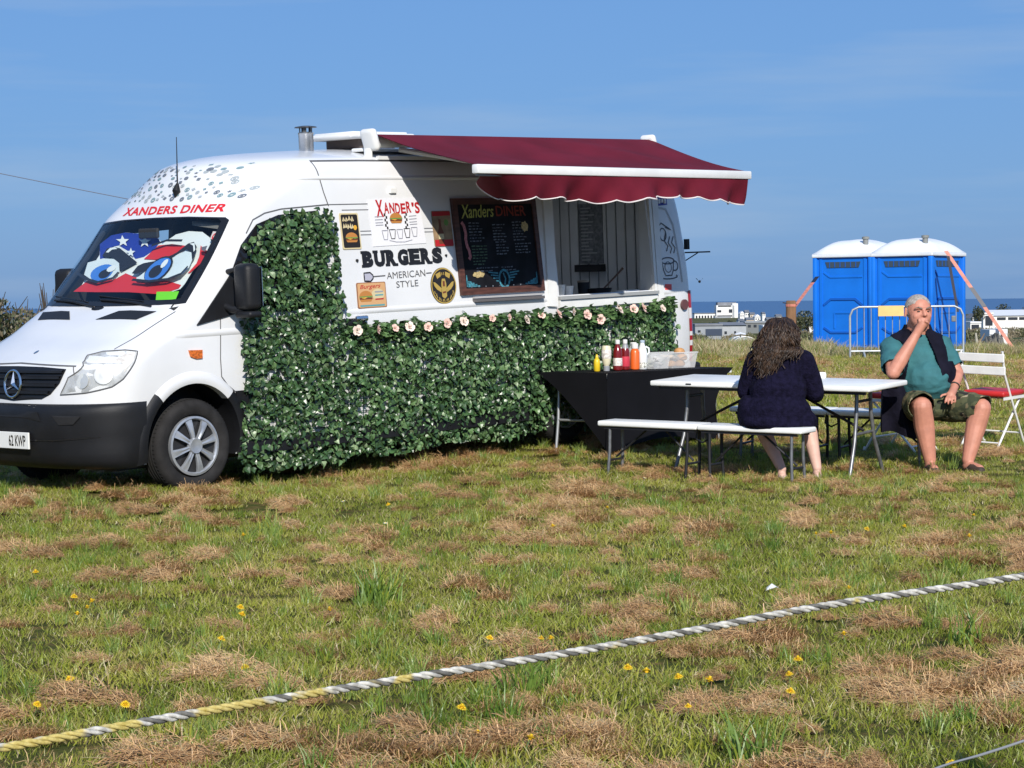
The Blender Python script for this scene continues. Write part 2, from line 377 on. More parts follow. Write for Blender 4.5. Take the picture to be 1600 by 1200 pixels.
# ---- windscreen: curved pane with a black printed border
def ws_fn(off): return lambda a, b: front(a, b, off)
ws = MB().sheet(WSP, ws_fn(0.006), 0.10)
glass = bpy.data.materials.new('windscreen_glass'); glass.use_nodes = True
_n = glass.node_tree.nodes; _l = glass.node_tree.links; _n.clear()
_o = _n.new('ShaderNodeOutputMaterial'); _mx = _n.new('ShaderNodeMixShader'); _t = _n.new('ShaderNodeBsdfTransparent'); _g = _n.new('ShaderNodeBsdfGlossy'); _lw = _n.new('ShaderNodeLayerWeight'); _lw.inputs['Blend'].default_value = 0.5; _pw = _n.new('ShaderNodeMath'); _pw.operation = 'POWER'; _pw.inputs[1].default_value = 4.0; _fr = _n.new('ShaderNodeMath'); _fr.operation = 'MULTIPLY_ADD'; _fr.inputs[1].default_value = 0.7; _fr.inputs[2].default_value = 0.045
_t.inputs['Color'].default_value = (0.90, 0.94, 0.93, 1); _g.inputs['Roughness'].default_value = 0.02
_l.new(_lw.outputs['Facing'], _pw.inputs[0]); _l.new(_pw.outputs[0], _fr.inputs[0]); _l.new(_fr.outputs[0], _mx.inputs[0]); _l.new(_t.outputs[0], _mx.inputs[1]); _l.new(_g.outputs[0], _mx.inputs[2]); _l.new(_mx.outputs[0], _o.inputs['Surface'])
pane = ws.build('windscreen', glass, van, smooth=60, recalc=True)
inner = [(y * 0.945, 1.475 + (z - 1.44) * 0.93) for y, z in WSP]
fr = MB()
for i in range(len(WSP)):
    j = (i + 1) % len(WSP); K = 6
    for k in range(K):
        a0 = Vector(WSP[i]).lerp(Vector(WSP[j]), k / K); a1 = Vector(WSP[i]).lerp(Vector(WSP[j]), (k + 1) / K); b0 = Vector(inner[i]).lerp(Vector(inner[j]), k / K); b1 = Vector(inner[i]).lerp(Vector(inner[j]), (k + 1) / K)
        a0 = a0 * 1.0; fr.add([front(a0.x * 1.012, a0.y, 0.008), front(a1.x * 1.012, a1.y, 0.008), front(b1.x, b1.y, 0.008), front(b0.x, b0.y, 0.008)], [(0, 1, 2, 3)])
fr.build('border', black_gloss, pane, recalc=True)
# cowl grille under the screen and two wipers
cw = MB().sheet([(-0.80, 1.405), (0, 1.392), (0.80, 1.405), (0.80, 1.43), (0, 1.424), (-0.80, 1.43)], lambda a, b: front(a, b, 0.005), 0.09); cw.build('cowl', black_plastic, van)
for y0, y1, z1 in ((-0.62, 0.02, 1.50), (0.05, 0.66, 1.50)):
    wp = MB(); wp.tube([Vector(front(y0, 1.42, 0.02)), Vector(front((y0 + y1) / 2, 1.44 + 0.02, 0.03)), Vector(front(y1, z1 - 0.03, 0.02))], 0.008, 6)
    wp.tube([Vector(front(y0 + 0.12, 1.455, 0.014)), Vector(front(y1 + 0.05, z1, 0.014))], 0.006, 6); wp.build('wiper', black_plastic, van)

# ---- cab inside: dashboard, seats, mirror
db = MB(); db.prism([(-0.05, 1.2), (-0.05, 1.40), (0.12, 1.44), (0.40, 1.42), (0.52, 1.32), (0.52, 1.2)], lambda a, b, d: (a, d, b), -0.84, 0.84); db.build('dashboard', cab_dark, van)
for y in (-0.45, 0.05, 0.52):
    st = MB().rbox((1.25, y, 1.55), (0.16, 0.44, 0.66), 0.06).rbox((1.22, y, 1.98), (0.10, 0.26, 0.2), 0.04); st.build('seat', cab_dark, van, smooth=50)
MB().rbox((0.42, 0, 1.98), (0.03, 0.24, 0.08), 0.012).build('rear_view_mirror', cab_dark, van)
# ---- bumper, dark textured plastic, wrapping to the wheel arch
bp_ = MB(); nz = 14; ny = 44; vs_ = []
BZ = [0.235, 0.26, 0.30, 0.36, 0.42, 0.47, 0.50, 0.56, 0.60, 0.63, 0.655, 0.685, 0.705, 0.722, 0.728]
BO = [-0.01, 0.02, 0.035, 0.045, 0.05, 0.052, 0.06, 0.068, 0.068, 0.068, 0.066, 0.06, 0.045, 0.02, -0.01]
us = []
for k in range(ny + 1):
    t = -1 + 2 * k / ny; us.append(sin(t * pi / 2))
for z, o in zip(BZ, BO):
    w = half_w(z)
    row = []
    for u in us:
        y = u * w; x = x_front(z, y); tx = abs(u) ** 3
        row.append((x - o * (1 - 0.75 * tx), y - (1 if u < 0 else -1) * o * 0.35 * tx, z))
    for s in (-1,):
        pass
    vs_ += [(min(x_front(z, w) + 0.0, -0.40), -w - o * 0.25, z)] if False else []
    vs_ += row
m_ = ny + 1
bp_.add(vs_, [(i * m_ + k, i * m_ + k + 1, (i + 1) * m_ + k + 1, (i + 1) * m_ + k) for i in range(len(BZ) - 1) for k in range(ny)])
bump_o = bp_.build('bumper', black_plastic, van, smooth=45, recalc=True)
# intake slot, fog recess, moulded line
def bf(off): return lambda a, b: (x_front(b, a) - off, a, b)
MB().sheet([(-0.40, 0.60), (0.40, 0.60), (0.36, 0.675), (-0.36, 0.675)], bf(0.071), 0.06).build('intake', M('intake_black', (0.006, 0.006, 0.007), 0.7), bump_o)
for s in (-1, 1):
    MB().sheet([(s * 0.50, 0.645), (s * 0.74, 0.64), (s * 0.68, 0.58), (s * 0.56, 0.575)], bf(0.066), 0.04).build('fog_recess', M('recess_black', (0.008, 0.008, 0.009), 0.8), bump_o)
strip([(-0.93, 0.49), (-0.5, 0.46), (0, 0.455), (0.5, 0.46), (0.93, 0.49)], 0.012, lambda a, b, o: (x_front(b, a) - 0.056 * (1 - 0.7 * abs(a / 0.95) ** 3), a * (1 + 0.012), b), black_gloss, 'bumper_groove', parent=bump_o)
# number plate
pl = MB().rbox((-1.022, 0, 0.455), (0.014, 0.56, 0.125), 0.004); plate = pl.build('number_plate', M('plate_white', (0.78, 0.78, 0.74), 0.35), van)
pt = MB(); put_text(pt, '62 KWP', [(-0.035, 0.412), (-0.245, 0.412), (-0.245, 0.497), (-0.035, 0.497)], lambda a, b: (-1.0305, a, b), bold=0.02); pt.build('lettering', black_gloss, plate)
# ---- grille with slats and round emblem
GP = [(-0.545, 0.985), (-0.50, 0.88), (-0.42, 0.80), (-0.33, 0.762), (0, 0.745), (0.33, 0.762), (0.42, 0.80), (0.50, 0.88), (0.545, 0.985), (0.3, 1.0), (0, 1.004), (-0.3, 1.0)]
gr = MB().sheet(GP, lambda a, b: front(a, b, 0.006), 0.06).build('grille', M('grille_black', (0.008, 0.008, 0.01), 0.5), van)
for z, hw in ((0.81, 0.41), (0.865, 0.475), (0.92, 0.51), (0.965, 0.53)):
    mb = MB(); n = 16; vs_ = []
    for i in range(n + 1):
        y = -hw + 2 * hw * i / n
        for dz, o in ((-0.017, 0.008), (-0.008, 0.026), (0.010, 0.026), (0.014, 0.008)): vs_.append(front(y, z + dz, o))
    mb.add(vs_, [(4 * i + k, 4 * i + 4 + k, 4 * i + 5 + k, 4 * i + 1 + k) for i in range(n) for k in range(3)]); mb.build('slat', black_plastic, gr, smooth=30, recalc=True)
em = MB(); ec = Vector((-0.945, 0, 0.872)); tilt = 0.12
em.tube([(ec.x + 0.1 * sin(a) * tilt, 0.1 * cos(a), ec.z + 0.1 * sin(a)) for a in [2 * pi * k / 32 for k in range(32)]], 0.010, 8, closed=True)
for a in (pi / 2, pi / 2 + 2 * pi / 3, pi / 2 + 4 * pi / 3):
    tip = Vector((ec.x + 0.1 * sin(a) * tilt, 0.1 * cos(a), ec.z + 0.1 * sin(a))); b0 = ec + Vector((0, 0.020 * cos(a + pi / 2), 0.020 * sin(a + pi / 2))); b1 = ec - Vector((0, 0.020 * cos(a + pi / 2), 0.020 * sin(a + pi / 2)))
    em.add([tip, b0 + Vector((0.004, 0, 0)), ec + Vector((-0.018, 0, 0)), b1 + Vector((0.004, 0, 0))], [(0, 1, 2), (0, 2, 3), (0, 3, 1), (1, 3, 2)])
em.build('emblem', chrome, van, smooth=40, recalc=True)
bd = MB().sheet([(0.094 * cos(2 * pi * k / 24), 0.872 + 0.094 * sin(2 * pi * k / 24)) for k in range(24)], lambda a, b: (-0.930 + (b - 0.872) * 0.13, a, b), 0.04).build('emblem_backing', black_gloss, van)
# ---- headlights
HL = [(-0.562, 0.80), (-0.625, 0.93), (-0.66, 1.045), (-0.72, 1.09), (-0.80, 1.112), (-0.90, 1.115), (-0.945, 1.098), (-0.962, 1.015), (-0.95, 0.915), (-0.915, 0.858), (-0.80, 0.818)]
def hmap(off):
    def f(a, b):
        w = half_w(b); y = max(-w * 0.9985, min(w * 0.9985, a)); p = Vector((x_front(b, y), y, b)); return p + Vector((-1, (-1 if y < 0 else 1) * (abs(y) / w) ** 6, 0)).normalized() * off
    return f
# outline in perimeter space so that the lamp wraps round the corner
HS = [(-0.888, 0.795), (-0.855, 0.922), (-0.775, 1.03), (-0.70, 1.078), (-0.625, 1.104), (-0.54, 1.110), (-0.484, 1.098), (-0.545, 1.014), (-0.632, 0.903), (-0.70, 0.848), (-0.815, 0.808)]
lens_m = bpy.data.materials.new('headlamp_lens'); lens_m.use_nodes = True
_n = lens_m.node_tree.nodes; _l = lens_m.node_tree.links; _b = _n['Principled BSDF']; _b.inputs['Base Color'].default_value = (0.9, 0.92, 0.9, 1); _b.inputs['Roughness'].default_value = 0.2; _b.inputs['Alpha'].default_value = 0.26
refl = M('lamp_reflector', (0.36, 0.37, 0.38), 0.35, metal=0.4, var=0.5, vscale=13); bowl = M('lamp_bowl', (0.72, 0.71, 0.66), 0.3, metal=0.5)
for s in (-1, 1):
    def lm(off, s=s):
        def f(a, b):
            y = y_at(a, b); w = half_w(b); k = (y / w) ** 5; nrm = Vector((-(1 - k), s * k, 0.15)).normalized(); return Vector((a, s * y, b)) + nrm * off
        return f
    lamp = MB().sheet(HS, lm(0.008), 0.035).build('headlight', lens_m, van, smooth=60, recalc=True)
    MB().sheet([(a, b) for a, b in HS], lm(0.003), 0.05).build('reflector', refl, lamp, smooth=60, recalc=True)
    for (a, b, r) in ((-0.82, 0.895, 0.058), (-0.735, 0.935, 0.07)):
        p = lm(0.0)(a, b); q = lm(0.006)(a, b); nn = (Vector(q) - Vector(p)).normalized()
        mb = MB(); mb.lathe([(r, 0), (r, 0.004), (r * 0.8, 0.005), (r * 0.55, 0.0045), (r * 0.3, 0.0065)], 20)
        R = nn.to_track_quat('Z', 'Y').to_matrix(); mb.v = [tuple(R @ Vector(v) + Vector(p) + nn * 0.002) for v in mb.v]; mb.build('bulb_bowl', bowl, lamp, smooth=40)
    MB().sheet([(a, b) for a, b in [(-0.64, 1.045), (-0.56, 1.085), (-0.50, 1.088), (-0.555, 1.02), (-0.62, 0.95)]], lm(0.0055), 0.05).build('turn_lamp', M('turn_lamp_clear', (0.72, 0.66, 0.58), 0.3, metal=0.3), lamp)
    rim = MB(); rp = [lm(0.006)(a, b) for i in range(len(HS)) for a, b in [Vector(HS[i]).lerp(Vector(HS[(i + 1) % len(HS)]), k / 5) for k in range(5)]]
    rim.tube(rp, 0.005, 5, closed=True); rim.build('lamp_gasket', seam_mat, lamp)
    # bonnet vents
    def hood_pt(x, y, o=0.004):
        a, b = 1.03, 1.43
        for _k in range(30):
            m = (a + b) / 2
            if x_front(m, y) < x: a = m
            else: b = m
        return (x - 0.5 * o, y, (a + b) / 2 + o)
    VT = [(-0.268, s * 0.16), (-0.238, s * 0.62), (-0.113, s * 0.715), (-0.155, s * 0.31)]
    MB().sheet(VT, hood_pt, 0.05).build('bonnet_vent', M('vent_black', (0.010, 0.010, 0.012), 0.6), van, recalc=True)
    # side repeater
    if s < 0:
        MB().prism([(-0.035, 1.08), (0.095, 1.076), (0.092, 1.012), (0.03, 1.012), (-0.02, 1.03)], lambda a, b, d: (a, -(half_w(b) + d), b), 0.0, 0.014).build('side_indicator', M('amber', (0.55, 0.13, 0.02), 0.25, var=0.4, vscale=60), van)
# small bonnet star badge mark
MB().sheet([(0.018 * cos(a) , 1.10 + 0.012 * sin(a)) for a in [2 * pi * k / 10 for k in range(10)]], lambda a, b: front(a, b, 0.006), 0.02).build('bonnet_badge', steel, van)
# ---- flared front arch lips and sills
for xw in (0.0, 4.325):
    for s in (-1, 1):
        for nm, a0_, a1_, mt in (('wheel_arch', 44, 133, white_paint), ('arch_trim', 133, 194, black_plastic), ('arch_trim', -14, 44, black_plastic if xw == 0 else white_paint)):
            mb = MB(); vs_ = []; n = 18
            for i in range(n + 1):
                a = radians(a0_ + (a1_ - a0_) * i / n)
                for r, o in ((0.452, -0.05), (0.452, 0.020), (0.475, 0.026), (0.52, 0.022), (0.545, 0.0)):
                    x = xw + r * cos(a); z = max(0.375 + r * sin(a), 0.235); vs_.append((x, s * (half_w(z) + o), z))
            mb.add(vs_, [(5 * i + k, 5 * i + 5 + k, 5 * i + 6 + k, 5 * i + 1 + k) for i in range(n) for k in range(4)]); mb.build(nm, mt, van, smooth=50, recalc=True)
MB().box(0.50, 3.8, -0.985, -0.90, 0.24, 0.34).build('sill', black_plastic, van)
MB().prism([(0.42, 0.62), (0.60, 0.62), (0.60, 0.74), (0.42, 0.74)], lambda a, b, d: (a, -(half_w(b) + d), b), 0, 0.02).build('rub_strip', black_plastic, van)
MB().box(-0.55, 5.9, -0.7, 0.7, 0.20, 0.34).build('underside', cab_dark, van)
# ---- wheels
def wheel(x, s, steer=0.0):
    root = bpy.data.objects.new('wheel', None); COL.objects.link(root); root.parent = van; root.location = (x, s * 0.85, 0.352); root.rotation_euler = (0, 0, (0 if s < 0 else pi) + steer)
    ty = MB(); pr = [(0.225, 0.105), (0.235, -0.095), (0.25, -0.112), (0.30, -0.122), (0.325, -0.115), (0.342, -0.100), (0.352, -0.075), (0.354, 0.0), (0.352, 0.075), (0.342, 0.10), (0.30, 0.12), (0.225, 0.105)]
    ty.lathe(pr, 56, axis='Y', cap=False); t = ty.build('tyre', rubber, root, smooth=50, recalc=True)
    gr_ = MB()
    for yy in (-0.05, -0.018, 0.018, 0.05): gr_.tube([(0.3545 * cos(a), yy, 0.3545 * sin(a)) for a in [2 * pi * k / 56 for k in range(56)]], 0.004, 4, closed=True)
    for k in range(70):
        a = 2 * pi * k / 70
        for yy in (-0.066, 0.066): gr_.cbox((0.354 * cos(a), yy, 0.354 * sin(a)), (0.004, 0.03, 0.006), rot=Matrix.Rotation(-a, 3, 'Y'))
    gr_.build('tread', M('tread_black', (0.012, 0.012, 0.012), 0.9), root)
    dk = MB().lathe([(0.222, -0.06), (0.222, -0.085), (0.05, -0.075), (0.02, -0.075)], 36, axis='Y').build('wheel_disc', M('wheel_dark', (0.02, 0.02, 0.022), 0.5), root, smooth=40, recalc=True)
    hb = MB(); hb.lathe([(0.226, -0.085), (0.226, -0.118), (0.210, -0.122), (0.200, -0.108), (0.203, -0.088)], 48, axis='Y', cap=False)
    for k in range(8):
        a = 2 * pi * (k + 0.3) / 8; ca, sa = cos(a), sin(a); P = []
        for r, w, y in ((0.045, 0.015, -0.125), (0.10, 0.018, -0.127), (0.16, 0.024, -0.122), (0.205, 0.031, -0.112)):
            for q, dy in ((-1, 0.018), (-1, 0.0), (-0.35, -0.004), (0.35, 0.003), (1, 0.0), (1, 0.018)): P.append((r * ca - q * w * sa, y + dy, r * sa + q * w * ca))
        hb.add(P, [(6 * i + j, 6 * i + j + 1, 6 * i + 7 + j, 6 * i + 6 + j) for i in range(3) for j in range(5)] + [(18, 19, 20, 21, 22, 23)])
    hb.build('hubcap', silver, root, smooth=35, recalc=True)
    MB().lathe([(0.062, -0.10), (0.062, -0.128), (0.055, -0.138), (0.035, -0.134), (0.0, -0.132)], 28, axis='Y').build('hub_badge', silver, root, smooth=35, recalc=True)
    return root
wheel(0.0, -1, radians(-3)); wheel(0.0, 1, radians(-3)); wheel(4.325, -1); wheel(4.325, 1)
# ---- door window (dark) with quarter light, mirrors
DW = [(0.13, 1.33), (0.44, 1.64), (0.58, 1.86), (0.76, 2.02), (1.0, 2.09), (1.42, 2.12), (1.44, 1.33)]
MB().sheet(DW, lambda a, b: side(a, b, 0.005), 0.15).build('door_window', black_gloss, van)
MB().prism([(0.06, 1.265), (0.50, 1.70), (0.52, 1.345)], lambda a, b, d: (a, -(half_w(b) + d), b), 0.0, 0.014).build('mirror_sail', black_plastic, van)
for s in (-1, 1):
    my = 1.155 if s < 0 else 1.09; mr = MB().rbox((0.42, s * my, 1.54), (0.15, 0.20, 0.36), 0.05, seg=3, rot=Matrix.Rotation(radians(s * 8), 3, 'Z')).rbox((0.42, s * my, 1.33), (0.13, 0.18, 0.05), 0.02)
    m_o = mr.build('mirror', black_plastic, van, smooth=50)
    MB().tube([(0.36, s * 0.93, 1.40), (0.38, s * 1.02, 1.37), (0.41, s * 1.13, 1.36)], [0.035, 0.03, 0.03], 8).build('arm', black_plastic, m_o, smooth=50); MB().tube([(0.42, s * 0.93, 1.66), (0.42, s * 1.08, 1.68)], 0.02, 8).build('arm', black_plastic, m_o, smooth=50)
    MB().rbox((0.502, s * my, 1.54), (0.006, 0.16, 0.30), 0.003).build('mirror_glass', chrome, m_o)
# ---- tail light (near side), far one too; rear bumper
tail_red = M('tail_red', (0.30, 0.012, 0.02), 0.2, coat=0.5); tail_clear = M('tail_clear', (0.62, 0.60, 0.60), 0.25)
for s in (-1, 1):
    tl = None
    for z0, z1, mt in ((0.62, 0.77, tail_red), (0.77, 0.82, tail_clear), (0.82, 0.865, tail_red), (0.865, 0.905, tail_clear), (0.905, 1.03, tail_red), (1.03, 1.13, tail_clear), (1.13, 1.295, tail_red)):
        mb = MB(); vs_ = []
        for z in (z0, z1):
            w = half_w(z)
            for x, yy in ((6.165, w + 0.006), (6.20, w + 0.008), (6.245, w - 0.018), (6.29, w - 0.065), (6.322, w - 0.115), (6.322, w - 0.16)): vs_.append((x, s * yy, z))
        mb.add(vs_, [(k, k + 1, 7 + k, 6 + k) for k in range(5)])
        if tl is None: tl = mb.build('tail_light', mt, van, recalc=True)
        else: mb.build('lens_band', mt, tl, recalc=True)
MB().rbox((6.33, 0, 0.52), (0.14, 1.86, 0.16), 0.03).build('rear_bumper', black_plastic, van)
MB().lathe([(0.05, 0), (0.05, 0.02), (0.03, 0.03)], 20, axis='Y', c=(6.083, -(half_w(1.165) + 0.03), 1.165)).build('filler_cap', M('cap_brown', (0.12, 0.05, 0.05), 0.5), van)
MB().prism([(5.825, 1.37), (5.923, 1.367), (5.917, 1.312), (5.819, 1.315)], lambda a, b, d: (a, -(half_w(b) + d), b), 0, 0.004).build('red_sticker', M('sticker_red', (0.75, 0.08, 0.07), 0.5), van)
mb = MB().prism([(5.814, 2.197), (5.992, 2.201), (5.985, 2.122), (5.806, 2.111)], lambda a, b, d: (a, -(half_w(b) + d), b), 0, 0.003)
bs = mb.build('blue_sticker', M('sticker_blue', (0.03, 0.04, 0.30), 0.5), van); t = MB()
for k in range(3): t.box(5.84 + 0.045 * k, 5.866 + 0.045 * k, -0.90, -(half_w(2.16) + 0.0045), 2.135 + 0.008 * (k % 2), 2.178)
t.build('sticker_print', plain_white, bs)
br = MB(); br.tube([(6.25, -0.88, 1.66), (6.43, -1.05, 1.66)], 0.008, 6).tube([(6.25, -0.88, 1.58), (6.34, -0.97, 1.655)], 0.006, 6).cbox((6.27, -0.89, 1.74), (0.04, 0.04, 0.10)); br.build('rear_bracket', black_plastic, van)
# line drawing of a coffee cup and steam behind the hatch
cp = MB()
def stroke(mb, pts, r=0.006, fn=side, off=0.004, closed=False):
    P = [Vector(p) for p in pts]; Q = []
    for i in range(len(P) - (0 if closed else 1)):
        a, b = P[i], P[(i + 1) % len(P)]; n = max(1, int((b - a).length / 0.03))
        for k in range(n): Q.append(a.lerp(b, k / n))
    if not closed: Q.append(P[-1])
    vs_ = []; m = len(Q)
    for i in range(m):
        t = (Q[(i + 1) % m] - Q[i - 1]) if closed else (Q[min(i + 1, m - 1)] - Q[max(i - 1, 0)])
        t = t.normalized() if t.length else Vector((1, 0)); q = Vector((-t.y, t.x)) * r; vs_ += [fn((Q[i] + q).x, (Q[i] + q).y, off), fn((Q[i] - q).x, (Q[i] - q).y, off)]
    mb.add(vs_, [(2 * i, (2 * i + 2) % (2 * m), (2 * i + 3) % (2 * m), 2 * i + 1) for i in range(m if closed else m - 1)])
def arc(cx, cz, rx, rz, a0, a1, n=14): return [(cx + rx * cos(radians(a0 + (a1 - a0) * k / n)), cz + rz * sin(radians(a0 + (a1 - a0) * k / n))) for k in range(n + 1)]
stroke(cp, arc(5.892, 1.590, 0.10, 0.03, 0, 360), closed=True); stroke(cp, [(5.800, 1.590), (5.818, 1.500), (5.846, 1.450), (5.938, 1.450), (5.966, 1.500), (5.984, 1.590)]); stroke(cp, arc(5.993, 1.540, 0.05, 0.045, 110, -120)); stroke(cp, arc(5.892, 1.440, 0.13, 0.022, 150, 390))
for k, (x, z) in enumerate(((6.0, 1.660), (5.892, 1.680), (5.947, 1.660))): stroke(cp, [(x, z), (x + 0.03, z + 0.05), (x - 0.015, z + 0.10), (x + 0.02, z + 0.16 + 0.03 * (k % 2))])
stroke(cp, arc(5.864, 1.840, 0.05, 0.06, 0, 360), closed=True); stroke(cp, arc(5.892, 1.530, 0.05, 0.05, 0, 360), 0.004, closed=True); stroke(cp, [(5.800, 1.910), (5.855, 1.950), (6.0, 1.880), (5.910, 1.910)])
cp.build('cup_drawing', M('ink_grey', (0.07, 0.08, 0.10), 0.6), van, recalc=True)
stroke(cp := MB(), [(5.828, 2.100), (5.956, 2.080), (6.039, 1.930), (6.076, 1.580), (6.094, 1.380)], 0.010); cp.build('corner_moulding', M('moulding_grey', (0.45, 0.46, 0.47), 0.5), van, recalc=True)  # thin grey line following the rear corner
# ---- side hardware
for (x, z, r) in ((1.58, 1.713, 0.030), (1.802, 1.707, 0.012), (2.856, 1.721, 0.010)):
    MB().lathe([(r, 0), (r, -0.012), (r * 0.6, -0.016)], 18, axis='Y', c=(x, -(half_w(z) + 0.002), z)).build('rubber_stop', black_plastic, van)
hd = MB().rbox((1.68, -0.985, 1.205), (0.26, 0.05, 0.07), 0.02).build('door_handle', black_plastic, van, smooth=40)
MB().rbox((1.76, -1.01, 1.235), (0.14, 0.03, 0.05), 0.015).build('handle_cover', chrome, hd, smooth=40)
MB().rbox((2.30, -(half_w(2.275) + 0.012), 2.275), (0.075, 0.03, 0.045), 0.006).build('lamp_bracket', plain_white, van)
for (xa, xb, zz) in ((1.88, 2.01, 1.915), (1.88, 2.01, 1.945), (2.63, 2.78, 1.925), (2.63, 2.78, 1.955), (1.70, 2.01, 2.12)):
    strip([(xa, zz), (xb, zz)], 0.007, side, M('line_grey', (0.16, 0.16, 0.17), 0.5), 'painted_line')
rl = bpy.data.materials.new('light_pane_diffuser'); rl.use_nodes = True; _n = rl.node_tree.nodes; _n.clear(); _o = _n.new('ShaderNodeOutputMaterial'); _t = _n.new('ShaderNodeBsdfTranslucent'); _t.inputs['Color'].default_value = (0.85, 0.86, 0.86, 1); rl.node_tree.links.new(_t.outputs[0], _o.inputs['Surface'])
MB().add([(4.34, -0.26, 2.685), (5.36, -0.26, 2.685), (5.36, 0.36, 2.685), (4.34, 0.36, 2.685)], [(0, 1, 2, 3)]).build('added_light_pane', rl, van)  # added translucent pane, hidden by the awning, brightens the inside of the hatch
# ---- hatch frame, sill, inside wall boards, inside things
fm = MB(); fy = lambda z: half_w(z)
def bar(mb, x0, z0, x1, z1, w, d0=-0.01, d1=0.03):
    t = Vector((x1 - x0, z1 - z0)).normalized(); q = Vector((-t.y, t.x)) * w / 2; P = [(x0 + q.x, z0 + q.y), (x0 - q.x, z0 - q.y), (x1 - q.x, z1 - q.y), (x1 + q.x, z1 + q.y)]
    mb.prism(P, lambda a, b, d: (a, -(half_w(b) + d), b), d0, d1)
for nm, a in (('hatch_post', (4.165, 1.23, 4.25, 2.33, 0.12)), ('hatch_post', (5.725, 1.21, 5.79, 2.33, 0.085)), ('hatch_post', (5.655, 1.21, 5.71, 2.33, 0.035)), ('hatch_header', (4.18, 2.33, 5.82, 2.33, 0.07))):
    mb = MB(); bar(mb, *a); mb.build(nm, plain_white, van, recalc=True)
mb = MB(); mb.box(4.25, 5.66, -1.02, -0.62, 1.285, 1.315); mb.build('hatch_sill', M('counter_grey', (0.34, 0.35, 0.35), 0.4), van)
mb = MB(); bar(mb, 4.25, 1.245, 5.66, 1.245, 0.07, 0.0, 0.035); mb.build('sill_board', plain_white, van, recalc=True)
wall_in = M('wall_board', (0.74, 0.75, 0.74), 0.55, var=0.05, vscale=5)
MB().box(6.085, 6.092, -0.79, 0.79, 0.55, 2.43).build('wall_backing', M('joint_dark', (0.10, 0.10, 0.10), 0.8), van)
for k in range(13): MB().rbox((6.075, -0.72 + 0.12 * k, 1.5), (0.018, 0.104, 1.85), 0.006).build('wall_board', wall_in, van)
for k in range(14): MB().rbox((4.50 + 0.12 * k, 0.785, 1.5), (0.104, 0.018, 1.85), 0.006).build('wall_board', wall_in, van)
MB().box(2.7, 4.34, -0.79, 0.79, 2.435, 2.448).build('ceiling_lining', van_inside, van); MB().box(5.36, 6.08, -0.79, 0.79, 2.435, 2.448).build('ceiling_lining', van_inside, van)
MB().box(3.9, 6.05, 0.30, 0.78, 0.55, 1.26).build('worktop', steel, van)
ns = MB().box(6.056, 6.064, -0.02, 0.28, 1.58, 2.17); notice = ns.build('notice_sheet', M('notice_grey', (0.20, 0.21, 0.22), 0.6, var=0.3, vscale=30), van)
t = MB()
for i in range(16): t.box(6.0535, 6.055, 0.25 - 0.08 - 0.14 * random.random(), 0.255, 2.12 - 0.034 * i, 2.132 - 0.034 * i)
t.build('notice_print', M('notice_ink', (0.45, 0.46, 0.47), 0.6), notice)
MB().box(5.99, 6.063, -0.04, 0.30, 1.50, 1.57).build('till_shelf', cab_dark, van)

# ---- awning: roller tube, fabric, front bar, valance, arms
AX0, AX1, AY0, AZ0, AY1, AZ1 = 2.20, 5.86, -0.80, 2.70, -1.93, 2.405
fabric = M('awning_fabric', (0.118, 0.007, 0.018), 0.8, var=0.16, vscale=2.5, bump=0.25, bscale=240, spec=0.2)
droop = lambda x, q: -0.05 * (x - AX0) / (AX1 - AX0) * q
awn = bpy.data.objects.new('awning', None); COL.objects.link(awn); awn.parent = van; awn.location = (AX0, AY0, AZ0)
def awnp(mb, name, mat, smooth=None, recalc=False):
    mb.v = [(a - AX0, b - AY0, c - AZ0) for a, b, c in mb.v]; return mb.build(name, mat, awn, smooth, recalc=recalc)
nx, nyy = 60, 16; vs_ = []
for th in (0.0, 0.004):
    for i in range(nx + 1):
        u = i / nx
        for j in range(nyy + 1):
            q = j / nyy; sag = -0.035 * sin(pi * q) + 0.012 * sin(u * 9 + q * 3) * sin(pi * q) + 0.014 * sin(u * 23 - q * 5) * q * (1 - q) * 2 + 0.03 * math.exp(-((u - 0.36) / 0.12) ** 2) * sin(pi * q) * -1 + 0.02 * math.exp(-((u - 0.62 - 0.2 * q) / 0.06) ** 2) * q * (1 - q) * 3
            # hump over the roller
            vs_.append((AX0 + (AX1 - AX0) * u, AY0 + (AY1 - AY0) * q, AZ0 + 0.045 + (AZ1 + 0.035 - AZ0 - 0.045) * (q ** 1.08) + sag - th + droop(AX0 + (AX1 - AX0) * u, q)))
n1 = (nx + 1) * (nyy + 1); fs_ = [(i * (nyy + 1) + j, (i + 1) * (nyy + 1) + j, (i + 1) * (nyy + 1) + j + 1, i * (nyy + 1) + j + 1) for i in range(nx) for j in range(nyy)]
mb = MB().add(vs_, fs_ + [tuple(k + n1 for k in f[::-1]) for f in fs_]); awnp(mb, 'canopy', fabric, 60)
DR = Matrix.Rotation(atan2(0.05, AX1 - AX0), 3, 'Y')
awnp(MB().rbox(((AX0 + AX1) / 2, AY1, AZ1 - 0.025), (AX1 - AX0 + 0.04, 0.07, 0.075), 0.012, rot=DR), 'front_bar', plain_white, 40)
awnp(MB().rbox(((AX0 + AX1) / 2, AY1 + 0.01, AZ1 - 0.07), (AX1 - AX0 - 0.02, 0.03, 0.02), 0.004, rot=DR), 'bar_channel', M('grey_plastic', (0.20, 0.20, 0.21), 0.5))
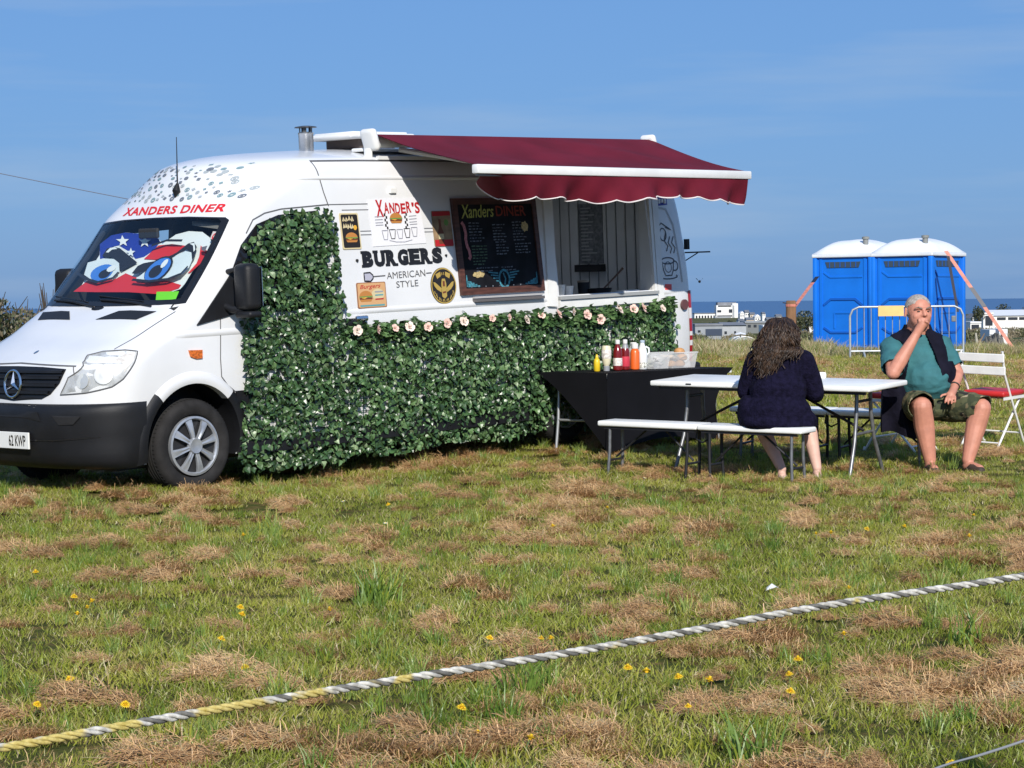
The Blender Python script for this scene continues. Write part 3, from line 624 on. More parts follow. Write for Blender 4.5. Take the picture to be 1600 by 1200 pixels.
# valance blown in soft folds, scalloped hem with a pale binding
hem = []; vs_ = []; nx = 150; nj = 8
for i in range(nx + 1):
    u = i / nx; x = AX0 + 0.02 + (AX1 - AX0 - 0.04) * u
    sc = abs(sin(pi * (u * 11.5 + 0.25 * sin(u * 9)))); L_ = 0.185 + 0.028 * sc ** 0.7 + 0.012 * sin(u * 7)
    lean = 0.13 * sin(u * 6.5 + 0.4) + 0.09 * sin(u * 19 + 1) + 0.04 * sin(u * 43); L_ *= min(1.0, 0.30 + u / 0.10) * (1 + 0.10 * sin(u * 13 + 2)); shift = 0.30 * (1 - u) ** 4; fl_ = 0.22 * math.exp(-(u / 0.10) ** 2)
    for j in range(nj + 1):
        q = j / nj; y = AY1 - 0.02 + fl_ * q + (lean * 0.6 + 0.03 * sin(u * 60 + q * 2)) * q ** 1.3; z = AZ1 - 0.035 + droop(x, 1) - L_ * q * (1 - 0.06 * abs(lean))
        vs_.append((x + shift * q, y, z))
    hem.append(vs_[-1])
mb = MB().add(vs_, [(i * (nj + 1) + j, (i + 1) * (nj + 1) + j, (i + 1) * (nj + 1) + j + 1, i * (nj + 1) + j + 1) for i in range(nx) for j in range(nj)]); val = awnp(mb, 'valance', fabric, 60)
mb = MB().tube(hem, 0.006, 5); mb.v = [(a - AX0, b - AY0, c - AZ0) for a, b, c in mb.v]; mb.build('hem_binding', M('binding_white', (0.72, 0.66, 0.64), 0.7), val)
awnp(MB().rbox(((AX0 + AX1) / 2, AY0 + 0.05, AZ0 - 0.01), (AX1 - AX0, 0.11, 0.10), 0.03, seg=3), 'roller', plain_white, 40)
for x in (AX0 - 0.03, AX1 + 0.03):
    awnp(MB().rbox((x, AY0 + 0.03, AZ0 + 0.0), (0.07, 0.17, 0.19), 0.04, seg=3, rot=Matrix.Rotation(radians(-18), 3, 'Y')).rbox((x, AY0 + 0.06, AZ0 - 0.11), (0.03, 0.08, 0.12), 0.01), 'end_cap', plain_white, 40)
for x0, d in ((AX0 + 0.25, 1), (AX1 - 0.25, -1)):
    mid = (x0 + d * 0.62, (AY0 + AY1) / 2 - 0.05, (AZ0 + AZ1) / 2 - 0.10)
    awnp(MB().tube([(x0, AY0 - 0.02, AZ0 - 0.08), mid], 0.022, 8).tube([mid, (x0 + d * 0.12, AY1 + 0.03, AZ1 - 0.04)], 0.019, 8).rbox(mid, (0.07, 0.06, 0.06), 0.012), 'folding_arm', plain_white, 40)
awnp(MB().box(AX0 + 0.02, AX0 + 0.75, AY0 - 0.015, AY0 + 0.02, AZ0 - 0.165, AZ0 - 0.135), 'mounting_rail', plain_white)
# ---- roof: flue with cap, roof vent, aerial
fl = MB().lathe([(0.062, 2.60), (0.062, 2.77), (0.066, 2.775), (0.066, 2.785), (0.052, 2.79)], 24, c=(1.92, -0.26, 0)).build('flue', steel, van, smooth=40)
cpm = MB(); 
for k in range(5): cpm.cbox((1.92 + 0.05 * cos(k * 1.257), -0.26 + 0.05 * sin(k * 1.257), 2.805), (0.03, 0.008, 0.05), rot=Matrix.Rotation(k * 1.257 + pi / 2, 3, 'Z'))
cpm.lathe([(0.095, 2.826), (0.09, 2.834), (0.04, 2.842), (0.0, 2.842)], 24, c=(1.92, -0.26, 0)); cpm.build('flue_cap', M('flue_dark', (0.10, 0.10, 0.10), 0.4, metal=0.7), fl)
rv = MB().rbox((2.60, -0.20, 2.755), (0.78, 0.60, 0.045), 0.025, seg=3).rbox((2.62, -0.20, 2.782), (0.66, 0.48, 0.025), 0.014).build('roof_vent', plain_white, van, smooth=40)
MB().rbox((2.62, -0.20, 2.70), (0.45, 0.42, 0.09), 0.02).build('vent_base', M('vent_brown', (0.10, 0.075, 0.065), 0.7), rv)
MB().rbox((2.55, -0.60, 2.625), (0.75, 0.14, 0.03), 0.012).build('roof_rail', plain_white, van)
a0 = Vector(front(-0.13, 2.32, 0.0)); an = MB(); an.tube([a0 + Vector((-0.02, 0, 0.03)), a0 + Vector((-0.01, 0, 0.42))], [0.006, 0.003], 6); 
an.tube([a0 + Vector((-0.05, 0, -0.06)), a0 + Vector((-0.035, 0, -0.01)), a0 + Vector((-0.02, 0, 0.05))], [0.004, 0.035, 0.012], 10); an.build('aerial', black_plastic, van, smooth=40)
# ---- lettering on the front and the scatter of small stickers above the screen
red_vinyl = M('red_vinyl', (0.62, 0.015, 0.02), 0.4)
t = MB(); put_text(t, 'XANDERS DINER', [(0.47, 2.132), (-0.715, 2.128), (-0.715, 2.190), (0.47, 2.200)], lambda a, b: front(a, b, 0.005), bold=0.028, shear=0.0, spacing=1.06); t.build('lettering', red_vinyl, van)
rs = random.Random(3); ink = [M('ink_teal', (0.20, 0.30, 0.32), 0.5), M('ink_slate', (0.15, 0.17, 0.20), 0.5), M('ink_pale', (0.36, 0.40, 0.41), 0.5)]
cells = [(y, z) for iz, z in enumerate((2.25, 2.285, 2.32, 2.355, 2.39, 2.42, 2.45, 2.48, 2.505)) for y in np.arange(-0.74 + 0.045 * (iz % 2), 0.72, 0.09)]
for y, z in cells:
    if rs.random() < 0.17 or abs(y) > half_w(z) * (0.9 if z < 2.36 else 0.72): continue
    y += rs.uniform(-0.022, 0.022); z += rs.uniform(-0.010, 0.010); r = rs.uniform(0.015, 0.024); kind = rs.randrange(4); a0 = rs.random() * 6.3
    sl = 0.62 if z < 2.40 else 0.36; mb = MB(); fn = lambda a, b, o=0.004: front(a, b, o)
    circ = [(y + r * cos(k * pi / 5 + a0), z + r * sl * sin(k * pi / 5 + a0)) for k in range(10)]
    if kind == 0: stroke(mb, circ, 0.0045, fn, 0.004, True); mb.sheet([(y + (a - y) * .45, z + (b - z) * .45) for a, b in circ], lambda a, b: front(a, b, 0.005), 0.05)
    elif kind == 1: mb.sheet([(y + r * cos(a0 + k * pi / 2) , z + r * sl * sin(a0 + k * pi / 2)) for k in range(4)], lambda a, b: front(a, b, 0.005), 0.05)
    elif kind == 2: mb.sheet([(y + (r if k % 2 else r * .5) * cos(a0 + k * pi / 5), z + (r if k % 2 else r * .5) * sl * sin(a0 + k * pi / 5)) for k in range(10)], lambda a, b: front(a, b, 0.005), 0.05)
    else: stroke(mb, circ, 0.007, fn, 0.005, True)
    mb.build('icon_sticker', ink[rs.randrange(3)], van)
# ---- BURGERS AMERICAN STYLE on the side
black_vinyl = M('black_vinyl', (0.012, 0.012, 0.014), 0.45); grey_vinyl = M('grey_vinyl', (0.10, 0.10, 0.105), 0.5)
sf = lambda a, b: side(a, b, 0.005)
t = MB(); X0, X1 = 1.858, 2.818; Z0, Z1 = 1.647, 1.782; cwid = (X1 - X0) / 7
for k, ch in enumerate('BURGERS'):
    a = X0 + cwid * k + 0.006; b = X0 + cwid * (k + 1) - 0.006; dz = 0.010 * k / 6
    put_text(t, ch, [(a, Z0 + dz), (b, Z0 + dz), (b, Z1 + dz), (a, Z1 + dz)], sf, bold=0.075)
    def sq(x0, x1, z0, z1): t.add([side(x0, z0 + dz, 0.0055), side(x1, z0 + dz, 0.0055), side(x1, z1 + dz, 0.0055), side(x0, z1 + dz, 0.0055)], [(0, 1, 2, 3)])
    if ch in 'BRE': sq(a - 0.012, a + 0.03, Z0, Z0 + 0.022); sq(a - 0.012, a + 0.03, Z1 - 0.022, Z1)
    if ch == 'U': sq(a - 0.012, a + 0.048, Z1 - 0.022, Z1); sq(b - 0.048, b + 0.012, Z1 - 0.022, Z1)
    if ch == 'R': sq(b - 0.035, b + 0.010, Z0, Z0 + 0.022)
t.build('lettering', black_vinyl, van)
t = MB(); put_text(t, 'AMERICAN', [(2.125, 1.545), (2.582, 1.554), (2.582, 1.610), (2.125, 1.599)], sf, bold=-0.004); put_text(t, 'STYLE', [(2.227, 1.469), (2.487, 1.474), (2.487, 1.527), (2.227, 1.522)], sf, bold=-0.004)
stroke(t, [(1.965, 1.570), (2.11, 1.574)], 0.0045); stroke(t, [(2.595, 1.578), (2.66, 1.580)], 0.0045); t.build('lettering', grey_vinyl, van)
mb = MB().sheet([(1.865, 1.537), (1.933, 1.532), (1.965, 1.557), (1.965, 1.582), (1.935, 1.604), (1.865, 1.602)], sf, 0.05); sp_ = mb.build('spatula_print', M('vinyl_lilac', (0.42, 0.42, 0.50), 0.5), van)
t = MB(); stroke(t, [(1.865, 1.537), (1.933, 1.532), (1.965, 1.557), (1.965, 1.582), (1.935, 1.604), (1.865, 1.602)], 0.006, closed=True, off=0.006); t.build('outline', black_vinyl, sp_)

SHADE = [('base', 'white', [(0.644, 1.79), (0.642, 1.823), (0.725, 1.911), (0.639, 1.98), (0.467, 1.998), (0.24, 1.981), (0.05, 1.965), (-0.06, 1.917), (-0.103, 1.892), (-0.205, 1.964), (-0.346, 1.986), (-0.515, 1.975), (-0.637, 1.93), (-0.725, 1.875), (-0.769, 1.863), (-0.771, 1.801), (-0.763, 1.76), (-0.71, 1.721), (-0.689, 1.661), (-0.694, 1.579), (-0.681, 1.539), (-0.514, 1.497), (-0.348, 1.515), (-0.076, 1.523), (0.313, 1.527), (0.594, 1.534)]),
 ('p', 'blue', [(0.601, 1.79), (0.725, 1.911), (0.639, 1.98), (0.467, 1.998), (0.24, 1.981), (0.05, 1.965), (-0.062, 1.914), (-0.058, 1.851), (0.021, 1.795), (0.11, 1.781), (0.287, 1.848), (0.454, 1.895), (0.53, 1.886), (0.518, 1.799)]),
 ('p', 'red', [(0.555, 1.629), (0.356, 1.606), (0.185, 1.63), (0.11, 1.67), (-0.118, 1.62), (-0.247, 1.608), (-0.467, 1.604), (-0.668, 1.57), (-0.665, 1.545), (-0.509, 1.502), (-0.076, 1.523), (0.313, 1.527), (0.648, 1.534)]),
 ('p', 'red', [(-0.004, 1.778), (-0.079, 1.882), (-0.239, 1.889), (-0.459, 1.867), (-0.405, 1.827), (-0.281, 1.794), (-0.139, 1.77)]),
 ('p', 'red', [(-0.606, 1.868), (-0.772, 1.806), (-0.763, 1.76), (-0.689, 1.661), (-0.664, 1.656), (-0.692, 1.732), (-0.672, 1.784)]),
 ('p', 'white', [(0.469, 1.978), (0.411, 1.945), (0.348, 1.942), (0.373, 1.921), (0.322, 1.888), (0.393, 1.908), (0.424, 1.89), (0.444, 1.923), (0.523, 1.946), (0.456, 1.946)]),
 ('p', 'white', [(0.161, 1.967), (0.109, 1.933), (0.051, 1.93), (0.074, 1.909), (0.026, 1.875), (0.093, 1.896), (0.122, 1.877), (0.139, 1.911), (0.206, 1.934), (0.15, 1.934)]),
 ('p', 'white', [(0.246, 1.873), (0.203, 1.847), (0.156, 1.844), (0.174, 1.828), (0.135, 1.801), (0.188, 1.817), (0.211, 1.803), (0.226, 1.829), (0.281, 1.847), (0.235, 1.847)]),
 ('p', 'black', [(0.565, 1.816), (0.56, 1.873), (0.484, 1.885), (0.388, 1.872), (0.029, 1.753), (0.161, 1.685), (0.279, 1.742), (0.427, 1.803), (0.481, 1.796)]),
 ('p', 'white', [(0.542, 1.843), (0.518, 1.877), (0.46, 1.882), (0.412, 1.867), (0.479, 1.863), (0.504, 1.84)]),
 ('p', 'eye', [(0.691, 1.764), (0.522, 1.794), (0.368, 1.786), (0.255, 1.752), (0.172, 1.687), (0.204, 1.646), (0.329, 1.614), (0.483, 1.626), (0.632, 1.667)]),
 ('p', 'iris', [(0.298, 1.722), (0.268, 1.702), (0.253, 1.68), (0.254, 1.658), (0.271, 1.638), (0.303, 1.623), (0.346, 1.616), (0.396, 1.615), (0.447, 1.623), (0.495, 1.637), (0.532, 1.657), (0.552, 1.68), (0.551, 1.702), (0.529, 1.722), (0.49, 1.737), (0.441, 1.745), (0.389, 1.745), (0.339, 1.737)]),
 ('p', 'black', [(0.296, 1.694), (0.28, 1.683), (0.272, 1.671), (0.272, 1.659), (0.282, 1.648), (0.299, 1.64), (0.322, 1.636), (0.349, 1.636), (0.376, 1.64), (0.399, 1.648), (0.417, 1.658), (0.426, 1.67), (0.425, 1.683), (0.415, 1.693), (0.396, 1.701), (0.372, 1.706), (0.345, 1.706), (0.318, 1.702)]),
 ('p', 'white', [(0.248, 1.727), (0.234, 1.712), (0.243, 1.697), (0.271, 1.686), (0.308, 1.685), (0.341, 1.693), (0.355, 1.708), (0.346, 1.724), (0.317, 1.734), (0.279, 1.736)]),
 ('o', 'black', [(0.725, 1.683), (0.551, 1.634), (0.356, 1.606), (0.191, 1.635), (0.166, 1.682)]),
 ('p', 'eye', [(-0.112, 1.625), (-0.167, 1.681), (-0.333, 1.741), (-0.408, 1.791), (-0.504, 1.83), (-0.594, 1.817), (-0.658, 1.764), (-0.68, 1.702), (-0.658, 1.656), (-0.538, 1.618), (-0.313, 1.607), (-0.141, 1.615)]),
 ('p', 'black', [(-0.022, 1.668), (-0.035, 1.725), (-0.081, 1.745), (-0.301, 1.772), (-0.41, 1.822), (-0.485, 1.888), (-0.545, 1.899), (-0.62, 1.858), (-0.664, 1.779), (-0.664, 1.758), (-0.59, 1.822), (-0.51, 1.84), (-0.428, 1.801), (-0.333, 1.741), (-0.179, 1.686), (-0.071, 1.662)]),
 ('p', 'white', [(-0.507, 1.887), (-0.565, 1.89), (-0.626, 1.837), (-0.622, 1.821), (-0.567, 1.87)]),
 ('p', 'black', [(-0.409, 1.776), (-0.445, 1.751), (-0.467, 1.719), (-0.474, 1.684), (-0.464, 1.65), (-0.439, 1.622), (-0.4, 1.602), (-0.352, 1.593), (-0.3, 1.597), (-0.25, 1.612), (-0.209, 1.637), (-0.182, 1.669), (-0.174, 1.704), (-0.185, 1.738), (-0.215, 1.767), (-0.259, 1.787), (-0.31, 1.796), (-0.362, 1.792)]),
 ('p', 'iris', [(-0.399, 1.767), (-0.43, 1.745), (-0.449, 1.717), (-0.453, 1.685), (-0.444, 1.654), (-0.42, 1.628), (-0.385, 1.609), (-0.342, 1.6), (-0.296, 1.602), (-0.253, 1.615), (-0.218, 1.637), (-0.196, 1.665), (-0.19, 1.697), (-0.202, 1.728), (-0.229, 1.755), (-0.268, 1.774), (-0.313, 1.782), (-0.359, 1.78)]),
 ('p', 'black', [(-0.351, 1.718), (-0.37, 1.705), (-0.383, 1.689), (-0.388, 1.672), (-0.384, 1.656), (-0.372, 1.642), (-0.352, 1.633), (-0.328, 1.63), (-0.301, 1.632), (-0.276, 1.64), (-0.255, 1.653), (-0.241, 1.669), (-0.236, 1.686), (-0.24, 1.702), (-0.254, 1.716), (-0.274, 1.725), (-0.299, 1.728), (-0.326, 1.726)]),
 ('p', 'white', [(-0.376, 1.77), (-0.391, 1.756), (-0.397, 1.736), (-0.39, 1.716), (-0.372, 1.705), (-0.352, 1.706), (-0.335, 1.719), (-0.329, 1.74), (-0.337, 1.76), (-0.355, 1.771)]),
 ('o', 'black', [(-0.101, 1.62), (-0.315, 1.605), (-0.538, 1.618), (-0.658, 1.656), (-0.684, 1.712)]),
 ('o', 'black', [(-0.079, 1.882), (-0.229, 1.919), (-0.421, 1.913)]),
 ('p', 'grey', [(-0.707, 1.855), (-0.767, 1.865), (-0.781, 1.821), (-0.733, 1.831)])]
GREEN_P = [(-0.545, 1.524), (-0.752, 1.524), (-0.779, 1.439), (-0.597, 1.46)]
NOSMOKE_P = [(-0.713, 1.975), (-0.814, 1.966), (-0.802, 1.896), (-0.723, 1.918)]
# ------------------------------------------------------------------ sunshade behind the windscreen
def fin(off): return lambda a, b: front(a, b, off)
SH = dict(white=M('shade_white', (0.80, 0.82, 0.80), 0.6), blue=M('shade_blue', (0.015, 0.04, 0.32), 0.6), red=M('shade_red', (0.66, 0.025, 0.03), 0.6), black=M('shade_black', (0.015, 0.015, 0.02), 0.6), eye=M('shade_eye', (0.70, 0.76, 0.76), 0.6), iris=M('shade_iris', (0.05, 0.20, 0.62), 0.6), grey=M('shade_grey', (0.10, 0.11, 0.13), 0.7))
def crumple(a, b): return 0.008 * sin(a * 8 + b * 4) * sin(b * 7 + 2)
shade = thing('sunshade', 'folding sunshade with angry cartoon eyes in stars and stripes behind the van windscreen', 'sunshade', mw=VM @ Matrix.Translation((0.2, 0, 1.46)))
def shade_part(P, off, mat, name, kind):
    mb = MB(); f = lambda a, b: tuple(Vector((x_front(b, a * 0.6) + 0.135 - off - crumple(a, b), a, b)) - Vector((0.2, 0, 1.46)))
    if kind == 'o': stroke(mb, P, 0.009, lambda a, b, o: f(a, b), 0)
    else: mb.sheet(P, f, 0.05)
    mb.build(name, mat, shade, smooth=40)
for k, (kind, c, P) in enumerate(SHADE):
    # keep the layers a hair apart, each printed over the last
    shade_part(P, 0.0035 * k, SH[c], 'sheet' if kind == 'base' else 'print', kind)
g = MB().sheet(GREEN_P, lambda a, b: front(a, b, -0.012), 0.06); tag(g.build('green_notice', M('fluorescent_green', (0.16, 0.62, 0.02), 0.6), None, mw=VM), 'fluorescent green paper slip at the bottom of the van windscreen', 'notice')
g = MB().sheet(NOSMOKE_P, lambda a, b: front(a, b, -0.012), 0.06); ns_ = g.build('no_smoking_sticker', M('sticker_pink', (0.62, 0.52, 0.50), 0.6), pane)
cy = sum(p[0] for p in NOSMOKE_P) / 4; cz_ = sum(p[1] for p in NOSMOKE_P) / 4; t = MB(); stroke(t, [(cy + 0.026 * cos(2 * pi * k / 16), cz_ + 0.026 * sin(2 * pi * k / 16)) for k in range(16)], 0.004, front, -0.008, True); stroke(t, [(cy - 0.018, cz_ + 0.018), (cy + 0.018, cz_ - 0.018)], 0.004, front, -0.008); t.build('ring', red_vinyl, ns_)
MB().sheet([(-0.78, 2.035), (-0.35, 2.065), (-0.38, 2.03), (-0.72, 1.985)], lambda a, b: front(a, b, -0.10), 0.1).build('sun_visor', M('visor_grey', (0.18, 0.17, 0.16), 0.7), van)

# ------------------------------------------------------------------ signs fixed on the side
cream = M('print_cream', (0.62, 0.52, 0.30), 0.5); tan_b = M('print_bun', (0.48, 0.20, 0.05), 0.5); patty = M('print_patty', (0.16, 0.045, 0.02), 0.5); leafg = M('print_green', (0.14, 0.28, 0.06), 0.5); cheese = M('print_cheese', (0.72, 0.38, 0.04), 0.5)
p_red = M('print_red', (0.45, 0.015, 0.02), 0.5); p_black = M('print_black', (0.018, 0.015, 0.014), 0.45); p_teal = M('print_teal', (0.10, 0.32, 0.34), 0.5); p_grey = M('print_grey', (0.30, 0.30, 0.34), 0.5); p_peach = M('print_peach', (0.62, 0.36, 0.17), 0.5); p_gold = M('print_gold', (0.62, 0.42, 0.10), 0.35, metal=0.35); p_white = M('print_white', (0.76, 0.76, 0.77), 0.5)
PRINT = [cream, tan_b, patty, leafg, cheese, p_red, p_black, p_teal, p_grey, p_peach, p_gold, p_white]
CI = {m.name: i for i, m in enumerate(PRINT)}
def sg(off): return lambda a, b: side(a, b, off)
def burger(mb, cx, cz, w, off):
    h = w * 0.42; i = 0
    def pol(P, m, o): mb.sheet(P, sg(off + o), w / 2, CI[m])
    pol([(cx + w / 2 * cos(a), cz + h * 0.16 + h * 0.75 * sin(a)) for a in [pi * k / 10 for k in range(11)]], 'print_bun', 0)
    pol([(cx - w * .53, cz + h * .12), (cx - w * .3, cz + h * .02), (cx, cz + h * .10), (cx + w * .3, cz), (cx + w * .53, cz + h * .14), (cx + w * .5, cz + h * .22), (cx - w * .5, cz + h * .2)], 'print_green', 0.0006)
    pol([(cx - w * .48, cz - h * .2), (cx + w * .48, cz - h * .2), (cx + w * .5, cz + h * .02), (cx - w * .5, cz + h * .02)], 'print_patty', 0.0003)
    pol([(cx - w * .4, cz + h * .04), (cx + w * .1, cz + h * .04), (cx - w * .12, cz - h * .14)], 'print_cheese', 0.0009)
    pol([(cx - w * .48, cz - h * .22), (cx - w * .38, cz - h * .5), (cx + w * .38, cz - h * .5), (cx + w * .48, cz - h * .22)], 'print_bun', 0.0002)
def plate_sign(name, label, cat, P, mat, th=0.008, rim=None):
    mb = MB(); mb.prism(P, lambda a, b, d: (a, -(half_w(b) + d), b), 0.003, th); o = mb.build(name, mat, None, mw=VM, recalc=True); tag(o, label, cat, None); return o, th
def add_print(o, mb, mats=None):
    inv = o.matrix_world.inverted() @ VM; mb.v = [tuple(inv @ Vector(v)) for v in mb.v]; return mb.build('print', mats or PRINT, o)
def rrect(x0, x1, z0, z1, r=0.012):
    P = []
    for cx, cz, a in ((x1 - r, z1 - r, 0), (x0 + r, z1 - r, 90), (x0 + r, z0 + r, 180), (x1 - r, z0 + r, 270)): P += [(cx + r * cos(radians(a + t)), cz + r * sin(radians(a + t))) for t in (0, 45, 90)]
    return P
def squiggle(mb, x, z, w, h, n, mi, off, r=0.005, seed=1):
    rr = random.Random(seed); pts = []
    for k in range(n): 
        xx = x + w * k / n; stroke_ = [(xx, z + rr.uniform(0, .25) * h), (xx + w / n * .3, z + h * rr.uniform(.7, 1)), (xx + w / n * .6, z + h * rr.uniform(0, .3))]
        o = len(mb.f); stroke(mb, stroke_, r, side, off); mb.m[o:] = [mi] * (len(mb.f) - o)
# tall dark sign with a burger
o, th = plate_sign('tin_sign', 'narrow black tin sign with a burger picture, cream border, beside the tall ivy', 'sign', rrect(1.66, 1.87, 1.80, 2.095), cream)
mb = MB().sheet(rrect(1.672, 1.858, 1.812, 2.083), sg(th + 0.001), 0.05, CI['print_black']); burger(mb, 1.768, 1.885, 0.135, th + 0.002)
squiggle(mb, 1.69, 2.025, 0.13, 0.045, 4, CI['print_cream'], th + 0.002, 0.007, 4); squiggle(mb, 1.69, 1.965, 0.12, 0.045, 5, CI['print_cream'], th + 0.002, 0.007, 5); mb.sheet([(1.82 + 0.022 * cos(k), 1.975 + 0.022 * sin(k)) for k in range(6)], sg(th + 0.0022), 0.05, CI['print_cheese']); add_print(o, mb)
# white paper poster
o, th = plate_sign('poster', "white paper poster lettered XANDER'S in red above a small burger", 'poster', [(2.005, 1.815), (2.635, 1.83), (2.605, 2.217), (2.0, 2.205)], M('paper_white', (0.76, 0.76, 0.79), 0.6), 0.005)
mb = MB(); LP = list("XANDER'S"); xx = 2.085
for k, ch in enumerate(LP):
    w_ = 0.028 if ch == "'" else (0.085 if k == 0 else 0.058); h0 = 0.0 if k else -0.02; h1 = (0.125 if k == 0 else 0.088) * (1 + 0.1 * (k % 2)); zb = 2.075 + 0.006 * (k % 3)
    put_text(mb, ch, [(xx, zb + h0), (xx + w_, zb + h0 + 0.004), (xx + w_, zb + h1), (xx, zb + h1)] if ch != "'" else [(xx, 2.14), (xx + w_, 2.14), (xx + w_, 2.175), (xx, 2.175)], sg(th + 0.002), CI['print_red'], bold=0.03); xx += w_ + 0.008
burger(mb, 2.305, 2.035, 0.145, th + 0.003)
for k in range(6):
    for s_ in (-1, 1):
        if True: mb.sheet([(2.305 + s_ * (0.10 + 0.018 * (k % 2)), 1.955 + 0.022 * k), (2.305 + s_ * (0.118 + 0.018 * (k % 2)), 1.955 + 0.022 * k), (2.305 + s_ * (0.118 + 0.018 * (k % 2)), 1.977 + 0.022 * k), (2.305 + s_ * (0.10 + 0.018 * (k % 2)), 1.977 + 0.022 * k)], sg(th + 0.002), 0.1, CI['print_black'])
for k in range(5):
    x0 = 2.125 + 0.087 * k; dz = (0, 0.006, 0.018, 0.012, 0.02)[k] - 0.012 * (k == 2); q0 = len(mb.f)
    stroke(mb, [(x0, 1.945 + dz), (x0 + 0.015, 1.87 + dz), (x0 + 0.055, 1.87 + dz), (x0 + 0.07, 1.945 + dz)], 0.004, side, th + 0.002, True); mb.m[q0:] = [CI['print_black' if k % 2 else 'print_grey']] * (len(mb.f) - q0)
q0 = len(mb.f); stroke(mb, [(2.20, 1.862), (2.28, 1.848), (2.38, 1.846), (2.47, 1.862)], 0.003, side, th + 0.002)
for z_ in (2.06, 2.035, 2.01, 1.99):
    stroke(mb, [(2.06, z_), (2.15, z_ + 0.002)], 0.003, side, th + 0.002); stroke(mb, [(2.46, z_), (2.55, z_ + 0.004)], 0.003, side, th + 0.002)
mb.m[q0:] = [CI['print_grey']] * (len(mb.f) - q0); add_print(o, mb)
# bottle sign in the awning's shade
o, th = plate_sign('tin_sign', 'tin sign with a sauce bottle in red and tan, beside the black menu board', 'sign', rrect(2.735, 2.965, 1.797, 2.10), M('tin_tan', (0.30, 0.20, 0.11), 0.5, var=0.3, vscale=12))
mb = MB().sheet([(2.74, 2.055), (2.96, 2.06), (2.96, 2.095), (2.74, 2.095)], sg(th + 0.001), 0.2, CI['print_red']); mb.sheet([(2.74, 1.80), (2.96, 1.80), (2.96, 1.855), (2.74, 1.855)], sg(th + 0.001), 0.2, CI['print_red'])
mb.sheet([(2.79, 1.82), (2.85, 1.82), (2.855, 1.92), (2.836, 1.96), (2.834, 2.03), (2.808, 2.03), (2.806, 1.96), (2.786, 1.92)], sg(th + 0.002), 0.2, CI['print_patty']); mb.sheet([(2.787, 1.86), (2.853, 1.86), (2.853, 1.905), (2.787, 1.905)], sg(th + 0.003), 0.2, CI['print_cream']); mb.sheet([(2.90 + 0.03 * cos(k), 2.0 + 0.03 * sin(k)) for k in range(6)], sg(th + 0.002), 0.2, CI['print_green']); add_print(o, mb)
# peach burger sign
o, th = plate_sign('tin_sign', 'square peach tin sign with red script and a burger, low on the white side', 'sign', rrect(1.765, 2.097, 1.315, 1.525), M('tin_edge', (0.30, 0.13, 0.06), 0.5))
mb = MB().sheet(rrect(1.773, 2.089, 1.322, 1.518), sg(th + 0.001), 0.06, CI['print_peach']); burger(mb, 1.86, 1.40, 0.15, th + 0.002); put_text(mb, 'Burgers', [(1.80, 1.462), (2.03, 1.468), (2.04, 1.512), (1.80, 1.505)], sg(th + 0.002), CI['print_red'], bold=0.01, shear=0.25)
mb.sheet([(1.79, 1.328), (2.07, 1.328), (2.07, 1.342), (1.79, 1.342)], sg(th + 0.002), 0.2, CI['print_teal']); mb.sheet([(2.00 + 0.075 * cos(2 * pi * k / 12), 1.425 + 0.045 * sin(2 * pi * k / 12)) for k in range(12)], sg(th + 0.0015), 0.2, CI['print_cream'])
for z_, c_ in ((1.445, 'print_grey'), (1.418, 'print_teal'), (1.385, 'print_red')): mb.sheet([(1.965, z_ - 0.006), (2.06, z_ - 0.005), (2.06, z_ + 0.006), (1.965, z_ + 0.005)], sg(th + 0.0025), 0.2, CI[c_])
add_print(o, mb)
# oval badge
ox, oz, ow, oh = 2.788, 1.465, 0.155, 0.155
def ov(k, n=36, sx=1.0, sz=1.0): return (ox + ow * sx * cos(2 * pi * k / n), oz + oh * sz * sin(2 * pi * k / n))
o, th = plate_sign('badge_sign', 'oval black and gold badge sign with spread wings on the van side', 'sign', [ov(k) for k in range(36)], p_black)
mb = MB(); q0 = len(mb.f); stroke(mb, [ov(k, 36, 0.95, 0.95) for k in range(36)], 0.006, side, th + 0.002, True)
for s_ in (-1, 1):
    mb.sheet([(ox + s_ * 0.03, oz - 0.02), (ox + s_ * 0.10, oz + 0.03), (ox + s_ * 0.125, oz + 0.035), (ox + s_ * 0.115, oz + 0.0), (ox + s_ * 0.085, oz - 0.03), (ox + s_ * 0.035, oz - 0.055)], sg(th + 0.002), 0.2)
    mb.sheet([(ox + s_ * 0.03, oz + 0.12), (ox + s_ * 0.09, oz + 0.10), (ox + s_ * 0.075, oz + 0.06), (ox + s_ * 0.03, oz + 0.08)], sg(th + 0.002), 0.2)
mb.sheet([(ox - 0.018, oz + 0.06), (ox + 0.018, oz + 0.06), (ox + 0.03, oz + 0.02), (ox + 0.03, oz - 0.09), (ox, oz - 0.11), (ox - 0.03, oz - 0.09), (ox - 0.03, oz + 0.02)], sg(th + 0.0026), 0.2)
for k in range(13):
    a = radians(205 + 130 * k / 12); x_, z_ = ox + ow * 0.80 * cos(a), oz + oh * 0.80 * sin(a); stroke(mb, [(x_, z_ - 0.012), (x_ + 0.006 * (1 if k % 2 else -1), z_ + 0.010)], 0.0045, side, th + 0.0022)
for k in range(7): x_ = ox - 0.075 + 0.025 * k; z_ = oz + 0.085 + 0.018 * sin(pi * k / 6); stroke(mb, [(x_, z_ - 0.012), (x_ + 0.008, z_ + 0.012)], 0.0045, side, th + 0.0032)
